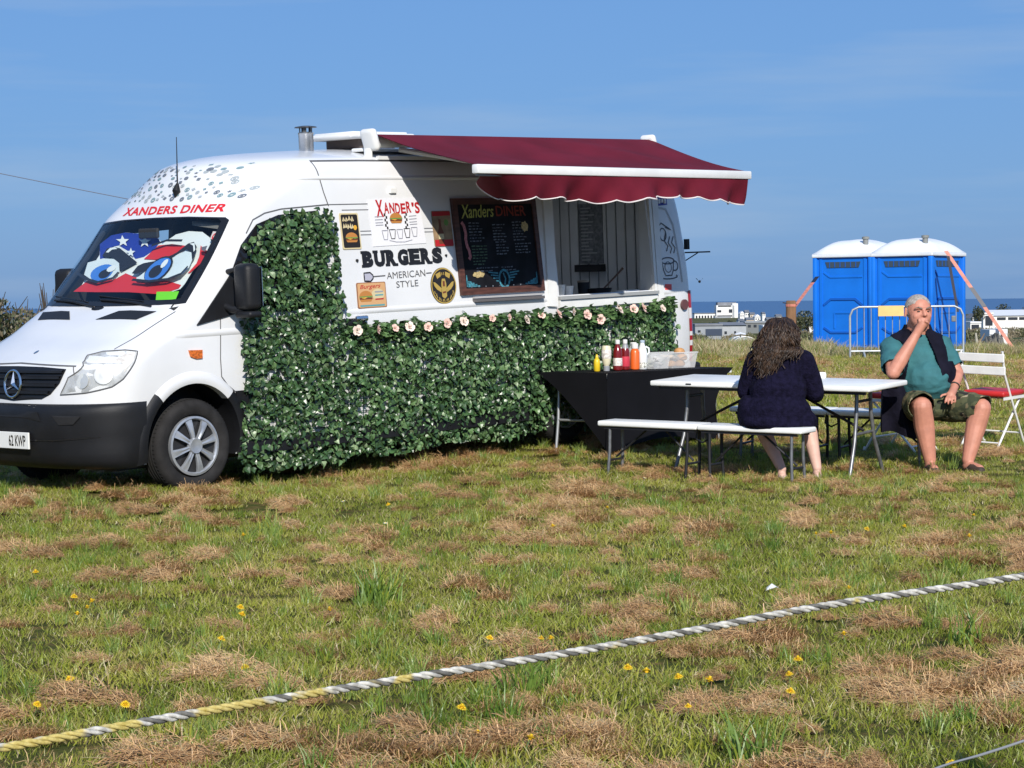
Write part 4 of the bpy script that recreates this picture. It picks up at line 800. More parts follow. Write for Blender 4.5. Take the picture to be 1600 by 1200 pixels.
mb.m = [CI['print_gold']] * len(mb.f); mb.sheet([(ox - 0.012, oz - 0.005), (ox + 0.012, oz - 0.005), (ox + 0.012, oz + 0.04), (ox - 0.012, oz + 0.04)], sg(th + 0.0036), 0.2, CI['print_patty']); mb.sheet([(ox - 0.02, oz - 0.05), (ox + 0.02, oz - 0.045), (ox + 0.02, oz - 0.06), (ox - 0.02, oz - 0.065)], sg(th + 0.0036), 0.2, CI['print_patty']); add_print(o, mb)
# ---- menu board
BM = VM
board = thing('menu_board', 'large black chalk menu board in a brown frame under the maroon awning', 'menu board', mw=VM @ Matrix.Translation((3.52, -0.97, 1.375)))
BO_ = Vector((3.52, -0.97, 1.375)); bx0, bx1, bz0, bz1 = 2.985, 4.06, 1.375, 2.205
def bfn(off): return lambda a, b: tuple(Vector((a, -(half_w(b) + off), b)) - BO_)
def bprism(P, d0, d1, name, mat): return MB().prism(P, lambda a, b, d: bfn(d)(a, b), d0, d1).build(name, mat, board, recalc=True)
wood = M('frame_wood', (0.085, 0.032, 0.022), 0.55, var=0.35, vscale=8, mscale=(1, 1, 6))
bprism([(bx0 + .03, bz0 + .03), (bx1 - .03, bz0 + .03), (bx1 - .03, bz1 - .03), (bx0 + .03, bz1 - .03)], 0.006, 0.020, 'panel', chalk_black)
f_ = 0.055
for P in ([(bx0, bz0), (bx1, bz0), (bx1 - f_, bz0 + f_), (bx0 + f_, bz0 + f_)], [(bx0, bz1), (bx0 + f_, bz1 - f_), (bx1 - f_, bz1 - f_), (bx1, bz1)], [(bx0, bz0), (bx0 + f_, bz0 + f_), (bx0 + f_, bz1 - f_), (bx0, bz1)], [(bx1, bz0), (bx1, bz1), (bx1 - f_, bz1 - f_), (bx1 - f_, bz0 + f_)]): bprism(P, 0.004, 0.034, 'frame', wood)
ch_y = M('chalk_yellow', (0.40, 0.42, 0.11), 0.8, var=0.3, vscale=90); ch_r = M('chalk_red', (0.24, 0.035, 0.02), 0.8, var=0.3, vscale=90); ch_w = M('chalk_white', (0.13, 0.15, 0.18), 0.8, var=0.5, vscale=60); ch_c = M('chalk_cyan', (0.05, 0.22, 0.29), 0.8, var=0.5, vscale=60); ch_p = M('chalk_pink', (0.42, 0.16, 0.17), 0.8, var=0.3, vscale=60); ch_t = M('chalk_tan', (0.46, 0.36, 0.17), 0.8, var=0.3, vscale=60); ch_g = M('chalk_green', (0.08, 0.14, 0.09), 0.8)  # chalks dimmed: the awning's shade is put into their colours
mb = MB(); put_text(mb, 'Xanders', [(3.085, 2.03), (3.50, 2.04), (3.50, 2.145), (3.085, 2.15)], bfn(0.0225), bold=0.012, shear=0.2); mb.build('lettering', ch_y, board)
mb = MB(); put_text(mb, 'DINER', [(3.53, 2.045), (3.92, 2.045), (3.92, 2.135), (3.53, 2.135)], bfn(0.0225), bold=0.012); mb.build('lettering', ch_r, board)
bs_ = lambda a, b, o: bfn(o)(a, b); rr = random.Random(11)
for cx, z0, n, wd in ((3.16, 1.99, 7, 0.19), (3.46, 1.97, 6, 0.18), (3.72, 1.99, 7, 0.17), (3.17, 1.79, 7, 0.20), (3.48, 1.82, 5, 0.17), (3.73, 1.80, 4, 0.18), (3.20, 1.60, 2, 0.25), (3.52, 1.60, 2, 0.18)):
    mb = MB()
    for k in range(n):
        z_ = z0 - 0.026 * k; x_ = cx
        while x_ < cx + wd * rr.uniform(0.6, 1.0):
            w_ = rr.uniform(0.015, 0.05); stroke(mb, [(x_, z_), (x_ + w_, z_ + rr.uniform(-.003, .003))], rr.uniform(0.003, 0.006), bs_, 0.0222); x_ += w_ + 0.012
    mb.build('chalk_lines', (ch_w, ch_w, ch_w, ch_g, ch_w, ch_w, ch_p, ch_w)[0 if n != 7 or cx != 3.17 else 3], board)
mb = MB(); P = [(3.075, 2.0), (3.10, 1.97), (3.115, 1.90), (3.105, 1.85), (3.115, 1.79), (3.135, 1.75), (3.14, 1.70), (3.12, 1.68)]; stroke(mb, P, 0.017, bs_, 0.0225); mb.build('sausage_drawing', ch_p, board)
for cx, cz, sx, sz in ((3.885, 1.95, 0.045, 0.045), (3.22, 1.545, 0.075, 0.026)):
    mb = MB().sheet([(cx + sx * (1 + 0.16 * sin(k * 2.7)) * cos(2 * pi * k / 14), cz + sz * (1 + 0.16 * sin(k * 2.7)) * sin(2 * pi * k / 14)) for k in range(14)], bfn(0.0225), 0.2); mb.build('bun_drawing', ch_t, board)
mb = MB(); ex_, ez_ = 3.545, 1.50
stroke(mb, [(ex_ + 0.065 * cos(2 * pi * k / 20), ez_ + 0.075 * sin(2 * pi * k / 20)) for k in range(20)], 0.010, bs_, 0.0225, True); stroke(mb, [(ex_, ez_ - 0.05), (ex_ + 0.015, ez_), (ex_ - 0.01, ez_ + 0.05)], 0.008, bs_, 0.0225)
for s_ in (-1, 1):
    for k in range(4): stroke(mb, [(ex_ + s_ * 0.075, ez_ + 0.05 - 0.022 * k), (ex_ + s_ * (0.20 - 0.03 * k), ez_ + 0.062 - 0.026 * k)], 0.006, bs_, 0.0225)
    for k in range(4): stroke(mb, [((3.075 if s_ < 0 else 3.965), 1.455 + 0.014 * k - 0.008), ((3.075 if s_ < 0 else 3.965) - s_ * (0.15 - 0.035 * k), 1.455 + 0.012 * k - 0.008)], 0.006, bs_, 0.0225)
    stroke(mb, [((3.066 if s_ < 0 else 3.972), 1.445), ((3.066 if s_ < 0 else 3.972), 1.545)], 0.006, bs_, 0.0225)
mb.build('emblem_drawing', ch_c, board)
mb = MB()
for k in range(9): mb.box(3.12 + 0.09 * k - 0.006 - BO_.x, 3.12 + 0.09 * k + 0.006 - BO_.x, -(half_w(1.44) + 0.0225) - BO_.y, -(half_w(1.44) + 0.0215) - BO_.y, 1.436 - BO_.z, 1.447 - BO_.z)
mb.build('chalk_dots', ch_w, board)
sh_ = MB(); sh_.prism([(3.14, 1.312), (4.03, 1.308), (4.03, 1.332), (3.14, 1.335)], lambda a, b, d: (a, -(half_w(b) + d), b), 0.0, 0.05); sh_.build('board_rail', M('rail_grey', (0.12, 0.11, 0.11), 0.5), van, recalc=True)
sh_ = MB(); sh_.prism([(3.14, 1.342), (4.03, 1.339), (4.03, 1.356), (3.14, 1.358)], lambda a, b, d: (a, -(half_w(b) + d), b), 0.0, 0.03); sh_.build('board_rail', M('rail_pale', (0.42, 0.41, 0.41), 0.5), van, recalc=True)

# ------------------------------------------------------------------ artificial ivy screens
LEAF_SH = [[(0, 0), (0.30, 0.02), (0.50, 0.22), (0.36, 0.44), (0.30, 0.66), (0, 1.0), (-0.30, 0.66), (-0.36, 0.44), (-0.50, 0.22), (-0.30, 0.02)],
           [(0, 0), (0.26, 0.08), (0.46, 0.34), (0.42, 0.56), (0.22, 0.82), (0, 1.0), (-0.22, 0.82), (-0.42, 0.56), (-0.46, 0.34), (-0.26, 0.08)]]
def leaf_geo(shape, size, fold, curl):
    vs_ = [(0, 0.45 * size, -0.0)]
    for a, b in shape: vs_.append((a * size, b * size, abs(a) * size * fold - curl * size * (b - 0.3) ** 2))
    n = len(shape); return vs_, [(0, i + 1, (i + 1) % n + 1) for i in range(n)]
def leaf_mat(name, c, rough):
    m = M(name, c, rough, var=0.30, vscale=11, rand=0.22, spec=0.5); return m
leaf_mats = [leaf_mat('ivy_dark', (0.027, 0.060, 0.022), 0.33), leaf_mat('ivy_mid', (0.050, 0.108, 0.038), 0.31), leaf_mat('ivy_light', (0.105, 0.185, 0.07), 0.34), leaf_mat('ivy_pale', (0.22, 0.30, 0.16), 0.42)]
leaf_me = []
for i, m_ in enumerate(leaf_mats):
    row = []
    for sh_i in range(2):
        v_, f__ = leaf_geo(LEAF_SH[sh_i], 0.048, 0.35, 0.5); me = bpy.data.meshes.new('leaf'); me.from_pydata(v_, [], f__); me.materials.append(m_); row.append(me)
    leaf_me.append(row)
def ivy(name, label, inside_fn, box_, n, seed, thick=0.038, single=300, depth0=0.02, inst=True, group=None, smax=1.3):
    """a hanging screen of overlapping leaves: the biggest ones single, the others joined"""
    rg = random.Random(seed); x0, x1, z0, z1 = box_; O = Vector(((x0 + x1) / 2, -1.02, z0))
    root = thing(name, label, 'plant screen', mw=VM @ Matrix.Translation(O), group=group)
    mb = MB(); items = []
    while len(items) < n:
        x, z = rg.uniform(x0, x1), rg.uniform(z0, z1)
        if not inside_fn(x, z): continue
        dpt = depth0 + thick * rg.random() ** 0.7
        tilt = rg.uniform(-0.9, 0.55); yaw = rg.uniform(-0.8, 0.8); roll = rg.choice((pi, pi, pi, 0)) + rg.uniform(-1.3, 1.3)
        # leaf lies in XY with its normal +Z: turn the normal to -Y (outward), tip along roll
        R = Matrix.Rotation(yaw, 3, 'Z') @ Matrix.Rotation(radians(90) + tilt, 3, 'X') @ Matrix.Rotation(roll, 3, 'Z')
        k = rg.choices((0, 1, 2, 3), (30, 42, 22, 6))[0]; s = rg.uniform(0.7, smax)
        items.append((dpt, Vector((x, -(half_w(min(z, 2.2)) + dpt), z)) - O, R, k, s))
    items.sort(key=lambda t: -t[0] - t[4] * 0.03)
    nz = 0
    for i, (dpt, p, R, k, s) in enumerate(items):
        if i < single:
            o = bpy.data.objects.new('leaf', leaf_me[k][i % 2]); COL.objects.link(o); o.parent = root; o.matrix_local = Matrix.Translation(p) @ (R * s).to_4x4()
        else:
            v_, f__ = leaf_geo(LEAF_SH[i % 2], 0.048 * s, 0.35, 0.5); mb.add([R @ Vector(q) + p for q in v_], f__, k)
    fo = mb.build('foliage', leaf_mats, root); fo['kind'] = 'stuff'
    # plastic net behind the leaves
    net = MB(); st = 0.10
    xs = np.arange(x0, x1, st); zs = np.arange(z0, z1, st)
    for xa in xs:
        for za in zs:
            if inside_fn(xa, za) and inside_fn(xa + st, za) : net.tube([Vector((xa, -(half_w(min(za, 2.2)) + depth0), za)) - O, Vector((xa + st, -(half_w(min(za, 2.2)) + depth0), za)) - O], 0.004, 3, cap=False)
            if inside_fn(xa, za) and inside_fn(xa, za + st): net.tube([Vector((xa, -(half_w(min(za, 2.2)) + depth0), za)) - O, Vector((xa, -(half_w(min(za + st, 2.2)) + depth0), za + st)) - O], 0.004, 3, cap=False)
    net.build('net', M('net_green', (0.012, 0.06, 0.045), 0.6), root)['kind'] = 'stuff'
    return root
TALL = [(0.47, 0.10), (1.60, 0.10), (1.60, 1.2), (1.57, 1.4), (1.56, 2.14), (1.30, 2.12), (1.05, 2.10), (0.90, 2.06), (0.76, 2.00), (0.62, 1.85), (0.54, 1.74), (0.50, 1.62), (0.48, 1.3)]
def in_poly(P):
    n = len(P)
    def f(x, y):
        c = False; j = n - 1
        for i in range(n):
            if (P[i][1] > y) != (P[j][1] > y) and x < (P[j][0] - P[i][0]) * (y - P[i][1]) / (P[j][1] - P[i][1]) + P[i][0]: c = not c
            j = i
        return c
    return f
_in = in_poly(TALL)
ivy('ivy_screen', 'tall panel of artificial ivy hung over the cab door', lambda x, z: _in(x, z) and not (z > 1.15 and x < 0.50), (0.45, 1.62, 0.08, 2.16), 3500, 21)
ivy('ivy_screen', 'long low panel of artificial ivy along the side of the van below the hatch', lambda x, z: 1.60 < x < 5.90 and 0.12 + 0.02 * sin(x * 5) < z < 1.115 + 0.02 * sin(x * 7), (1.58, 5.92, 0.08, 1.16), 7700, 22)
# ---- rose garland along the top of the low screen
GO = Vector((3.7, -1.05, 1.08))
gar = thing('rose_garland', 'garland of pale pink roses and leaves along the top of the low ivy', 'garland', mw=VM @ Matrix.Translation(GO))
pink = M('rose_pink', (0.76, 0.52, 0.44), 0.6, var=0.12, vscale=40); pink2 = M('rose_cream', (0.78, 0.64, 0.55), 0.6, var=0.1, vscale=40)
def rose_geo(r, rg):
    mb = MB()
    for ring, (n, rr_, tilt, hh) in enumerate(((3, 0.35, 0.15, 1.0), (4, 0.6, 0.45, 0.85), (5, 0.95, 0.9, 0.7))):
        for k in range(n):
            a = 2 * pi * k / n + ring * 0.6 + rg.uniform(-.2, .2); vs_ = []
            for i in range(4):
                v = i / 3; w = 0.62 * sin(pi * (0.25 + 0.6 * v)) * (0.75 + 0.25 * ring)
                for j in range(4):
                    u = (j / 3 - 0.5) * 2 * w; rad = rr_ * r * (0.25 + 0.75 * v ** 0.8 * (0.6 + tilt)) ; z = hh * r * (0.15 + 0.85 * v) - tilt * r * 0.35 * v * v
                    vs_.append((rad * cos(a + u), rad * sin(a + u), z))
            mb.add(vs_, [(4 * i + j, 4 * i + j + 1, 4 * i + 5 + j, 4 * i + 4 + j) for i in range(3) for j in range(3)])
    return mb
rg = random.Random(5); rose_mes = []
for k in range(3):
    me = rose_geo(0.036, rg).mesh('rose', 60); me.materials.append(pink if k else pink2); rose_mes.append(me)
for i, (x, z) in enumerate(((1.631, 1.146), (1.862, 1.14), (2.062, 1.14), (2.234, 1.142), (2.453, 1.131), (2.68, 1.152), (2.885, 1.159), (3.247, 1.169), (3.461, 1.164), (3.684, 1.131), (3.891, 1.161), (4.115, 1.162), (4.318, 1.176), (4.511, 1.138), (4.697, 1.089), (4.969, 1.164), (5.184, 1.161), (5.32, 1.165), (5.613, 1.148))):
    o = bpy.data.objects.new('rose', rose_mes[i % 3]); COL.objects.link(o); o.parent = gar
    o.matrix_local = Matrix.Translation(Vector((x, -1.085, z)) - GO) @ (Matrix.Rotation(rg.uniform(-.5, .5), 3, 'Z') @ Matrix.Rotation(radians(75) + rg.uniform(-.3, .3), 3, 'X')).to_4x4() @ Matrix.Scale(rg.uniform(0.7, 1.1), 4)
mb = MB()
for i in range(620):
    x = rg.uniform(1.62, 5.78) if i < 560 else rg.uniform(5.5, 5.86); z = 1.13 + rg.uniform(-0.05, 0.055) + 0.012 * sin(x * 9) + (0.03 if x > 5.5 else 0)
    R = Matrix.Rotation(rg.uniform(-.8, .8), 3, 'Z') @ Matrix.Rotation(radians(90) + rg.uniform(-.9, .6), 3, 'X') @ Matrix.Rotation(rg.uniform(0, 6.3), 3, 'Z'); v_, f__ = leaf_geo(LEAF_SH[1], rg.uniform(0.04, 0.07), 0.3, 0.5)
    mb.add([R @ Vector(q) + Vector((x, -(1.0 + rg.random() * 0.09), z)) - GO for q in v_], f__, rg.choice((0, 1, 1, 2, 2)))
fo = mb.build('foliage', leaf_mats, gar); fo['kind'] = 'stuff'
mb = MB().tube([Vector((1.6 + 0.3 * k, -1.02, 1.12 + 0.01 * sin(k * 2))) - GO for k in range(15)], 0.006, 5); mb.build('stem', M('stem_green', (0.03, 0.07, 0.03), 0.6), gar)

# ------------------------------------------------------------------ things on the hatch counter (inside the van)
for i, (x, y, h, r, lab) in enumerate(((4.44, -0.84, 0.10, 0.045, 'white paper cup stack on the hatch sill beside the hatch post'), (4.56, -0.83, 0.085, 0.05, 'shorter white paper cup stack on the hatch sill, further from the post'))):
    mb = MB().lathe([(r * 0.8, 0), (r, h * 0.92), (r * 1.08, h * 0.93), (r * 1.08, h), (r * 0.7, h)], 20)
    for k in range(3): mb.lathe([(r * (0.86 + 0.06 * k), h * (0.3 + 0.2 * k)), (r * (0.92 + 0.06 * k), h * (0.3 + 0.2 * k) + 0.002), (r * (0.86 + 0.06 * k), h * (0.3 + 0.2 * k) + 0.005)], 20)
    mb.v = [(a + x, b + y, c + 1.316) for a, b, c in mb.v]; tag(mb.build('cup_stack', plain_white, None, mw=VM, smooth=40), lab, 'cups', 'cup stacks on the hatch sill')
pn = thing('frying_pan', 'black pan with a wooden handle standing on the hatch counter', 'pan', mw=VM @ Matrix.Translation((5.10, -0.74, 1.316)))
MB().lathe([(0.11, 0), (0.13, 0.045), (0.125, 0.045), (0.105, 0.008)], 24).build('bowl', black_plastic, pn, smooth=40)
MB().tube([(0.08, 0, 0.04), (0.22, -0.02, 0.14), (0.33, -0.03, 0.22)], [0.008, 0.009, 0.012], 8).build('handle', M('handle_wood', (0.10, 0.05, 0.03), 0.6), pn, smooth=40)
tub = thing('sauce_tub', 'small dark tub standing behind the pan on the hatch counter', 'tub', mw=VM @ Matrix.Translation((4.98, -0.66, 1.316)))
MB().lathe([(0.05, 0), (0.055, 0.10), (0.058, 0.105), (0.05, 0.105)], 20).build('body', cab_dark, tub, smooth=40); MB().lathe([(0.058, 0.106), (0.058, 0.12), (0.03, 0.125)], 20).build('lid', M('lid_tan', (0.30, 0.24, 0.18), 0.5), tub, smooth=40)
nb = MB().rbox((5.42, -0.82, 1.324), (0.22, 0.12, 0.016), 0.004); tag(nb.build('napkin_pile', plain_white, None, mw=VM), 'flat pile of white napkins on the hatch sill near the rear post', 'napkins')

# ------------------------------------------------------------------ ground, sea
from mathutils import noise as mnoise
def nz(x, y, s, o=0.0): return mnoise.noise(Vector((x * s + o, y * s - o * 0.7, o)))
def ground_material():
    m = bpy.data.materials.new('turf_soil'); m.use_nodes = True; nt = m.node_tree; N = nt.nodes; L = nt.links; b = N['Principled BSDF']; b.inputs['Roughness'].default_value = 0.95; b.inputs['Specular IOR Level'].default_value = 0.1
    g = N.new('ShaderNodeNewGeometry')
    def noi(sc, det=6, rough=0.6):
        n = N.new('ShaderNodeTexNoise'); n.inputs['Scale'].default_value = sc; n.inputs['Detail'].default_value = det; n.inputs['Roughness'].default_value = rough; L.new(g.outputs['Position'], n.inputs['Vector']); return n
    def ramp(n, cs):
        r = N.new('ShaderNodeValToRGB'); e = r.color_ramp.elements
        while len(e) < len(cs): e.new(0.5)
        for i, (p, c) in enumerate(cs): e[i].position = p; e[i].color = tuple(c) + (1,)
        L.new(n.outputs['Fac'], r.inputs['Fac']); return r
    near = ramp(noi(7.0), [(0.30, (0.045, 0.060, 0.012)), (0.48, (0.08, 0.085, 0.020)), (0.60, (0.14, 0.10, 0.036)), (0.74, (0.22, 0.135, 0.06))])
    far = ramp(noi(0.035, 8, 0.65), [(0.32, (0.040, 0.058, 0.022)), (0.46, (0.075, 0.090, 0.032)), (0.56, (0.13, 0.115, 0.055)), (0.70, (0.055, 0.075, 0.028))])
    sp = N.new('ShaderNodeSeparateXYZ'); L.new(g.outputs['Position'], sp.inputs[0]); mr = N.new('ShaderNodeMapRange'); mr.inputs['From Min'].default_value = 50; mr.inputs['From Max'].default_value = 75; L.new(sp.outputs['Y'], mr.inputs['Value'])
    mx = N.new('ShaderNodeMixRGB'); L.new(mr.outputs[0], mx.inputs['Fac']); L.new(near.outputs[0], mx.inputs['Color1']); L.new(far.outputs[0], mx.inputs['Color2']); L.new(mx.outputs[0], b.inputs['Base Color'])
    bn = noi(28, 5); bp = N.new('ShaderNodeBump'); bp.inputs['Strength'].default_value = 0.7; bp.inputs['Distance'].default_value = 0.03; L.new(bn.outputs['Fac'], bp.inputs['Height']); L.new(bp.outputs['Normal'], b.inputs['Normal'])
    return m
ys = list(np.arange(-8, 60, 0.4)); s_ = 0.5
while ys[-1] < 1520: s_ *= 1.06; ys.append(ys[-1] + s_)
xs = list(np.arange(0, 24, 0.4)); s_ = 0.5
while xs[-1] < 2600: s_ *= 1.13; xs.append(xs[-1] + s_)
xs = [-x for x in xs[:0:-1]] + xs
def land(x, y):
    z = gz(x, y)
    if y > 75: z += min(1, (y - 75) / 150) * 1.2 * nz(x, y, 0.008, 3.1) * min(1.0, y / 400) + (0.0 if x < 100 else 0)
    if y < -2 or abs(x) > 30: pass
    return z
vs_ = [(x, y, land(x, y) - (0.014 if y < 60 else 0.0)) for y in ys for x in xs]; nx_ = len(xs)
gmb = MB().add(vs_, [(j * nx_ + i, j * nx_ + i + 1, (j + 1) * nx_ + i + 1, (j + 1) * nx_ + i) for j in range(len(ys) - 1) for i in range(nx_ - 1)])
ground = gmb.build('ground', ground_material(), smooth=80); tag(ground, kind='structure')
sea_m = bpy.data.materials.new('sea_water'); sea_m.use_nodes = True; _n = sea_m.node_tree.nodes; _l = sea_m.node_tree.links; _b = _n['Principled BSDF']
_b.inputs['Base Color'].default_value = (0.036, 0.098, 0.215, 1); _b.inputs['Roughness'].default_value = 0.35; _b.inputs['Specular IOR Level'].default_value = 0.35
_g = _n.new('ShaderNodeNewGeometry'); _t = _n.new('ShaderNodeTexNoise'); _t.inputs['Scale'].default_value = 0.02; _t.inputs['Detail'].default_value = 8; _l.new(_g.outputs['Position'], _t.inputs['Vector']); _bp = _n.new('ShaderNodeBump'); _bp.inputs['Strength'].default_value = 0.8; _bp.inputs['Distance'].default_value = 6; _l.new(_t.outputs['Fac'], _bp.inputs['Height']); _l.new(_bp.outputs['Normal'], _b.inputs['Normal'])
sea = MB().add([(-30000, 1100, -25), (30000, 1100, -25), (30000, 60000, -25), (-30000, 60000, -25)], [(0, 1, 2, 3)]).build('sea', sea_m); tag(sea, kind='structure')

# ------------------------------------------------------------------ grass, dead thatch (scattered instances)
def blade_material(name, cols, transl=0.35):
    m = bpy.data.materials.new(name); m.use_nodes = True; nt = m.node_tree; N = nt.nodes; L = nt.links; N.clear()
    out = N.new('ShaderNodeOutputMaterial'); d = N.new('ShaderNodeBsdfDiffuse'); t = N.new('ShaderNodeBsdfTranslucent'); gl = N.new('ShaderNodeBsdfGlossy'); gl.inputs['Roughness'].default_value = 0.45; mx = N.new('ShaderNodeMixShader'); mx.inputs[0].default_value = transl; m2 = N.new('ShaderNodeMixShader'); m2.inputs[0].default_value = 0.05
    g = N.new('ShaderNodeNewGeometry'); no = N.new('ShaderNodeTexNoise'); no.inputs['Scale'].default_value = 1.1; no.inputs['Detail'].default_value = 5; L.new(g.outputs['Position'], no.inputs['Vector'])
    oi = N.new('ShaderNodeObjectInfo'); ad = N.new('ShaderNodeMath'); ad.operation = 'MULTIPLY_ADD'; ad.inputs[1].default_value = 0.30; L.new(oi.outputs['Random'], ad.inputs[0]); L.new(no.outputs['Fac'], ad.inputs[2])
    rp = N.new('ShaderNodeValToRGB'); e = rp.color_ramp.elements
    while len(e) < len(cols): e.new(0.5)
    for i, (p, c) in enumerate(cols): e[i].position = p; e[i].color = tuple(c) + (1,)
    L.new(ad.outputs[0], rp.inputs['Fac']); L.new(rp.outputs[0], d.inputs['Color']); L.new(rp.outputs[0], t.inputs['Color']); L.new(d.outputs[0], mx.inputs[1]); L.new(t.outputs[0], mx.inputs[2]); L.new(mx.outputs[0], m2.inputs[1]); L.new(gl.outputs[0], m2.inputs[2]); L.new(m2.outputs[0], out.inputs['Surface'])
    return m
G1 = blade_material('grass_green', [(0.42, (0.20, 0.255, 0.018)), (0.62, (0.31, 0.355, 0.034)), (0.86, (0.44, 0.43, 0.065))])
G2 = blade_material('grass_olive', [(0.42, (0.25, 0.25, 0.055)), (0.62, (0.34, 0.31, 0.085)), (0.86, (0.45, 0.36, 0.13))])
G3 = blade_material('grass_lush', [(0.42, (0.14, 0.24, 0.035)), (0.62, (0.21, 0.32, 0.055)), (0.86, (0.30, 0.38, 0.09))])
T1 = blade_material('thatch_tan', [(0.42, (0.56, 0.34, 0.155)), (0.62, (0.68, 0.43, 0.20)), (0.86, (0.76, 0.52, 0.26))], 0.2)
T2 = blade_material('thatch_brown', [(0.42, (0.31, 0.17, 0.075)), (0.62, (0.43, 0.245, 0.11)), (0.86, (0.53, 0.33, 0.155))], 0.2)
T3 = blade_material('straw_pale', [(0.42, (0.36, 0.28, 0.15)), (0.62, (0.46, 0.37, 0.20)), (0.86, (0.55, 0.46, 0.28))], 0.25)
SRC = {}
def src_obj(key, mb, mats):
    me = mb.mesh(key); [me.materials.append(m) for m in mats]; o = bpy.data.objects.new(key, me)
    c = SRC.setdefault(key.rsplit('_', 1)[0], None)
    if c is None: c = SRC[key.rsplit('_', 1)[0]] = bpy.data.collections.new('source_' + key.rsplit('_', 1)[0])
    c.objects.link(o)
def blade(mb, rg, x, y, L, w, lean, mi, curl=0.5):
    a = rg.uniform(0, 2 * pi); dx, dy = cos(a), sin(a); px, py = -dy, dx; q = rg.uniform(0, 2 * pi); px, py = cos(q), sin(q)
    P = []
    for t, ww in ((0, 1.0), (0.5, 0.85), (1, 0.12)):
        h = L * t * (1 - 0.25 * lean * t); o = L * lean * t ** (1 + curl); cx, cy = x + dx * o, y + dy * o
        P += [(cx + px * w * ww / 2, cy + py * w * ww / 2, h), (cx - px * w * ww / 2, cy - py * w * ww / 2, h)]
    mb.add(P, [(0, 1, 3, 2), (2, 3, 5, 4)], mi)
rg = random.Random(101)
for k in range(6):          # mown turf patches 0.34 m across
    mb = MB()
    for i in range(200):
        r = 0.20 * sqrt(rg.random()); a = rg.uniform(0, 6.283); blade(mb, rg, r * cos(a), r * sin(a), rg.uniform(0.016, 0.050), rg.uniform(0.0025, 0.005), rg.uniform(0.2, 1.4), rg.choices((0, 1, 2), (66, 27, 7))[0])
    src_obj('turf_%d' % k, mb, [G1, G2, T3])
for k in range(5):          # taller bright tufts
    mb = MB()
    for i in range(46):
        r = 0.06 * sqrt(rg.random()); a = rg.uniform(0, 6.283); blade(mb, rg, r * cos(a), r * sin(a), rg.uniform(0.07, 0.17), rg.uniform(0.004, 0.008), rg.uniform(0.1, 0.75), rg.choices((0, 1), (80, 20))[0])
    src_obj('tuft_%d' % k, mb, [G3, G1])
for k in range(6):          # raked dead thatch lying in tangled mats
    mb = MB(); ax, ay = rg.uniform(0.10, 0.18), rg.uniform(0.07, 0.12)
    for i in range(620):
        r = sqrt(rg.random()); a = rg.uniform(0, 6.283); x, y = r * ax * cos(a), r * ay * sin(a); z = 0.010 + (1 - r * r) * rg.uniform(0.0, 0.085) * (0.6 + 0.4 * sin(a * 3 + k)); d = rg.gauss(0, 0.9); el = rg.gauss(0, 0.28); L = rg.uniform(0.04, 0.12); w = rg.uniform(0.0009, 0.0019)
        P = []; cx, cy, cz = x, y, z; mi = rg.choices((0, 1, 2), (52, 41, 7))[0]
        for s2 in range(4):
            px, py = -sin(d), cos(d); P += [(cx + px * w, cy + py * w, cz), (cx - px * w, cy - py * w, cz + w * 0.6)]
            cx += cos(d) * cos(el) * L / 3; cy += sin(d) * cos(el) * L / 3; cz = max(0.004, cz + sin(el) * L / 3); d += rg.gauss(0, 0.5); el += rg.gauss(-0.1, 0.35)
        mb.add(P, [(0, 1, 3, 2), (2, 3, 5, 4), (4, 5, 7, 6)], mi)
    src_obj('thatch_%d' % k, mb, [T1, T2, T3])
for k in range(4):          # coarse patches for farther off
    mb = MB()
    for i in range(190):
        r = 0.5 * sqrt(rg.random()); a = rg.uniform(0, 6.283); blade(mb, rg, r * cos(a), r * sin(a), rg.uniform(0.04, 0.10), rg.uniform(0.008, 0.014), rg.uniform(0.2, 1.2), rg.choices((0, 1, 2), (55, 33, 12))[0])
    src_obj('field_%d' % k, mb, [G1, G2, T3])
for k in range(4):          # rank rough grass along the far edge of the field
    mb = MB()
    for i in range(90):
        r = 0.28 * sqrt(rg.random()); a = rg.uniform(0, 6.283); blade(mb, rg, r * cos(a), r * sin(a), rg.uniform(0.14, 0.40), rg.uniform(0.010, 0.018), rg.uniform(0.15, 0.8), rg.choices((0, 1, 2), (40, 35, 25) if k < 2 else (10, 25, 65))[0])
    src_obj('rank_%d' % k, mb, [G3, G2, T3])
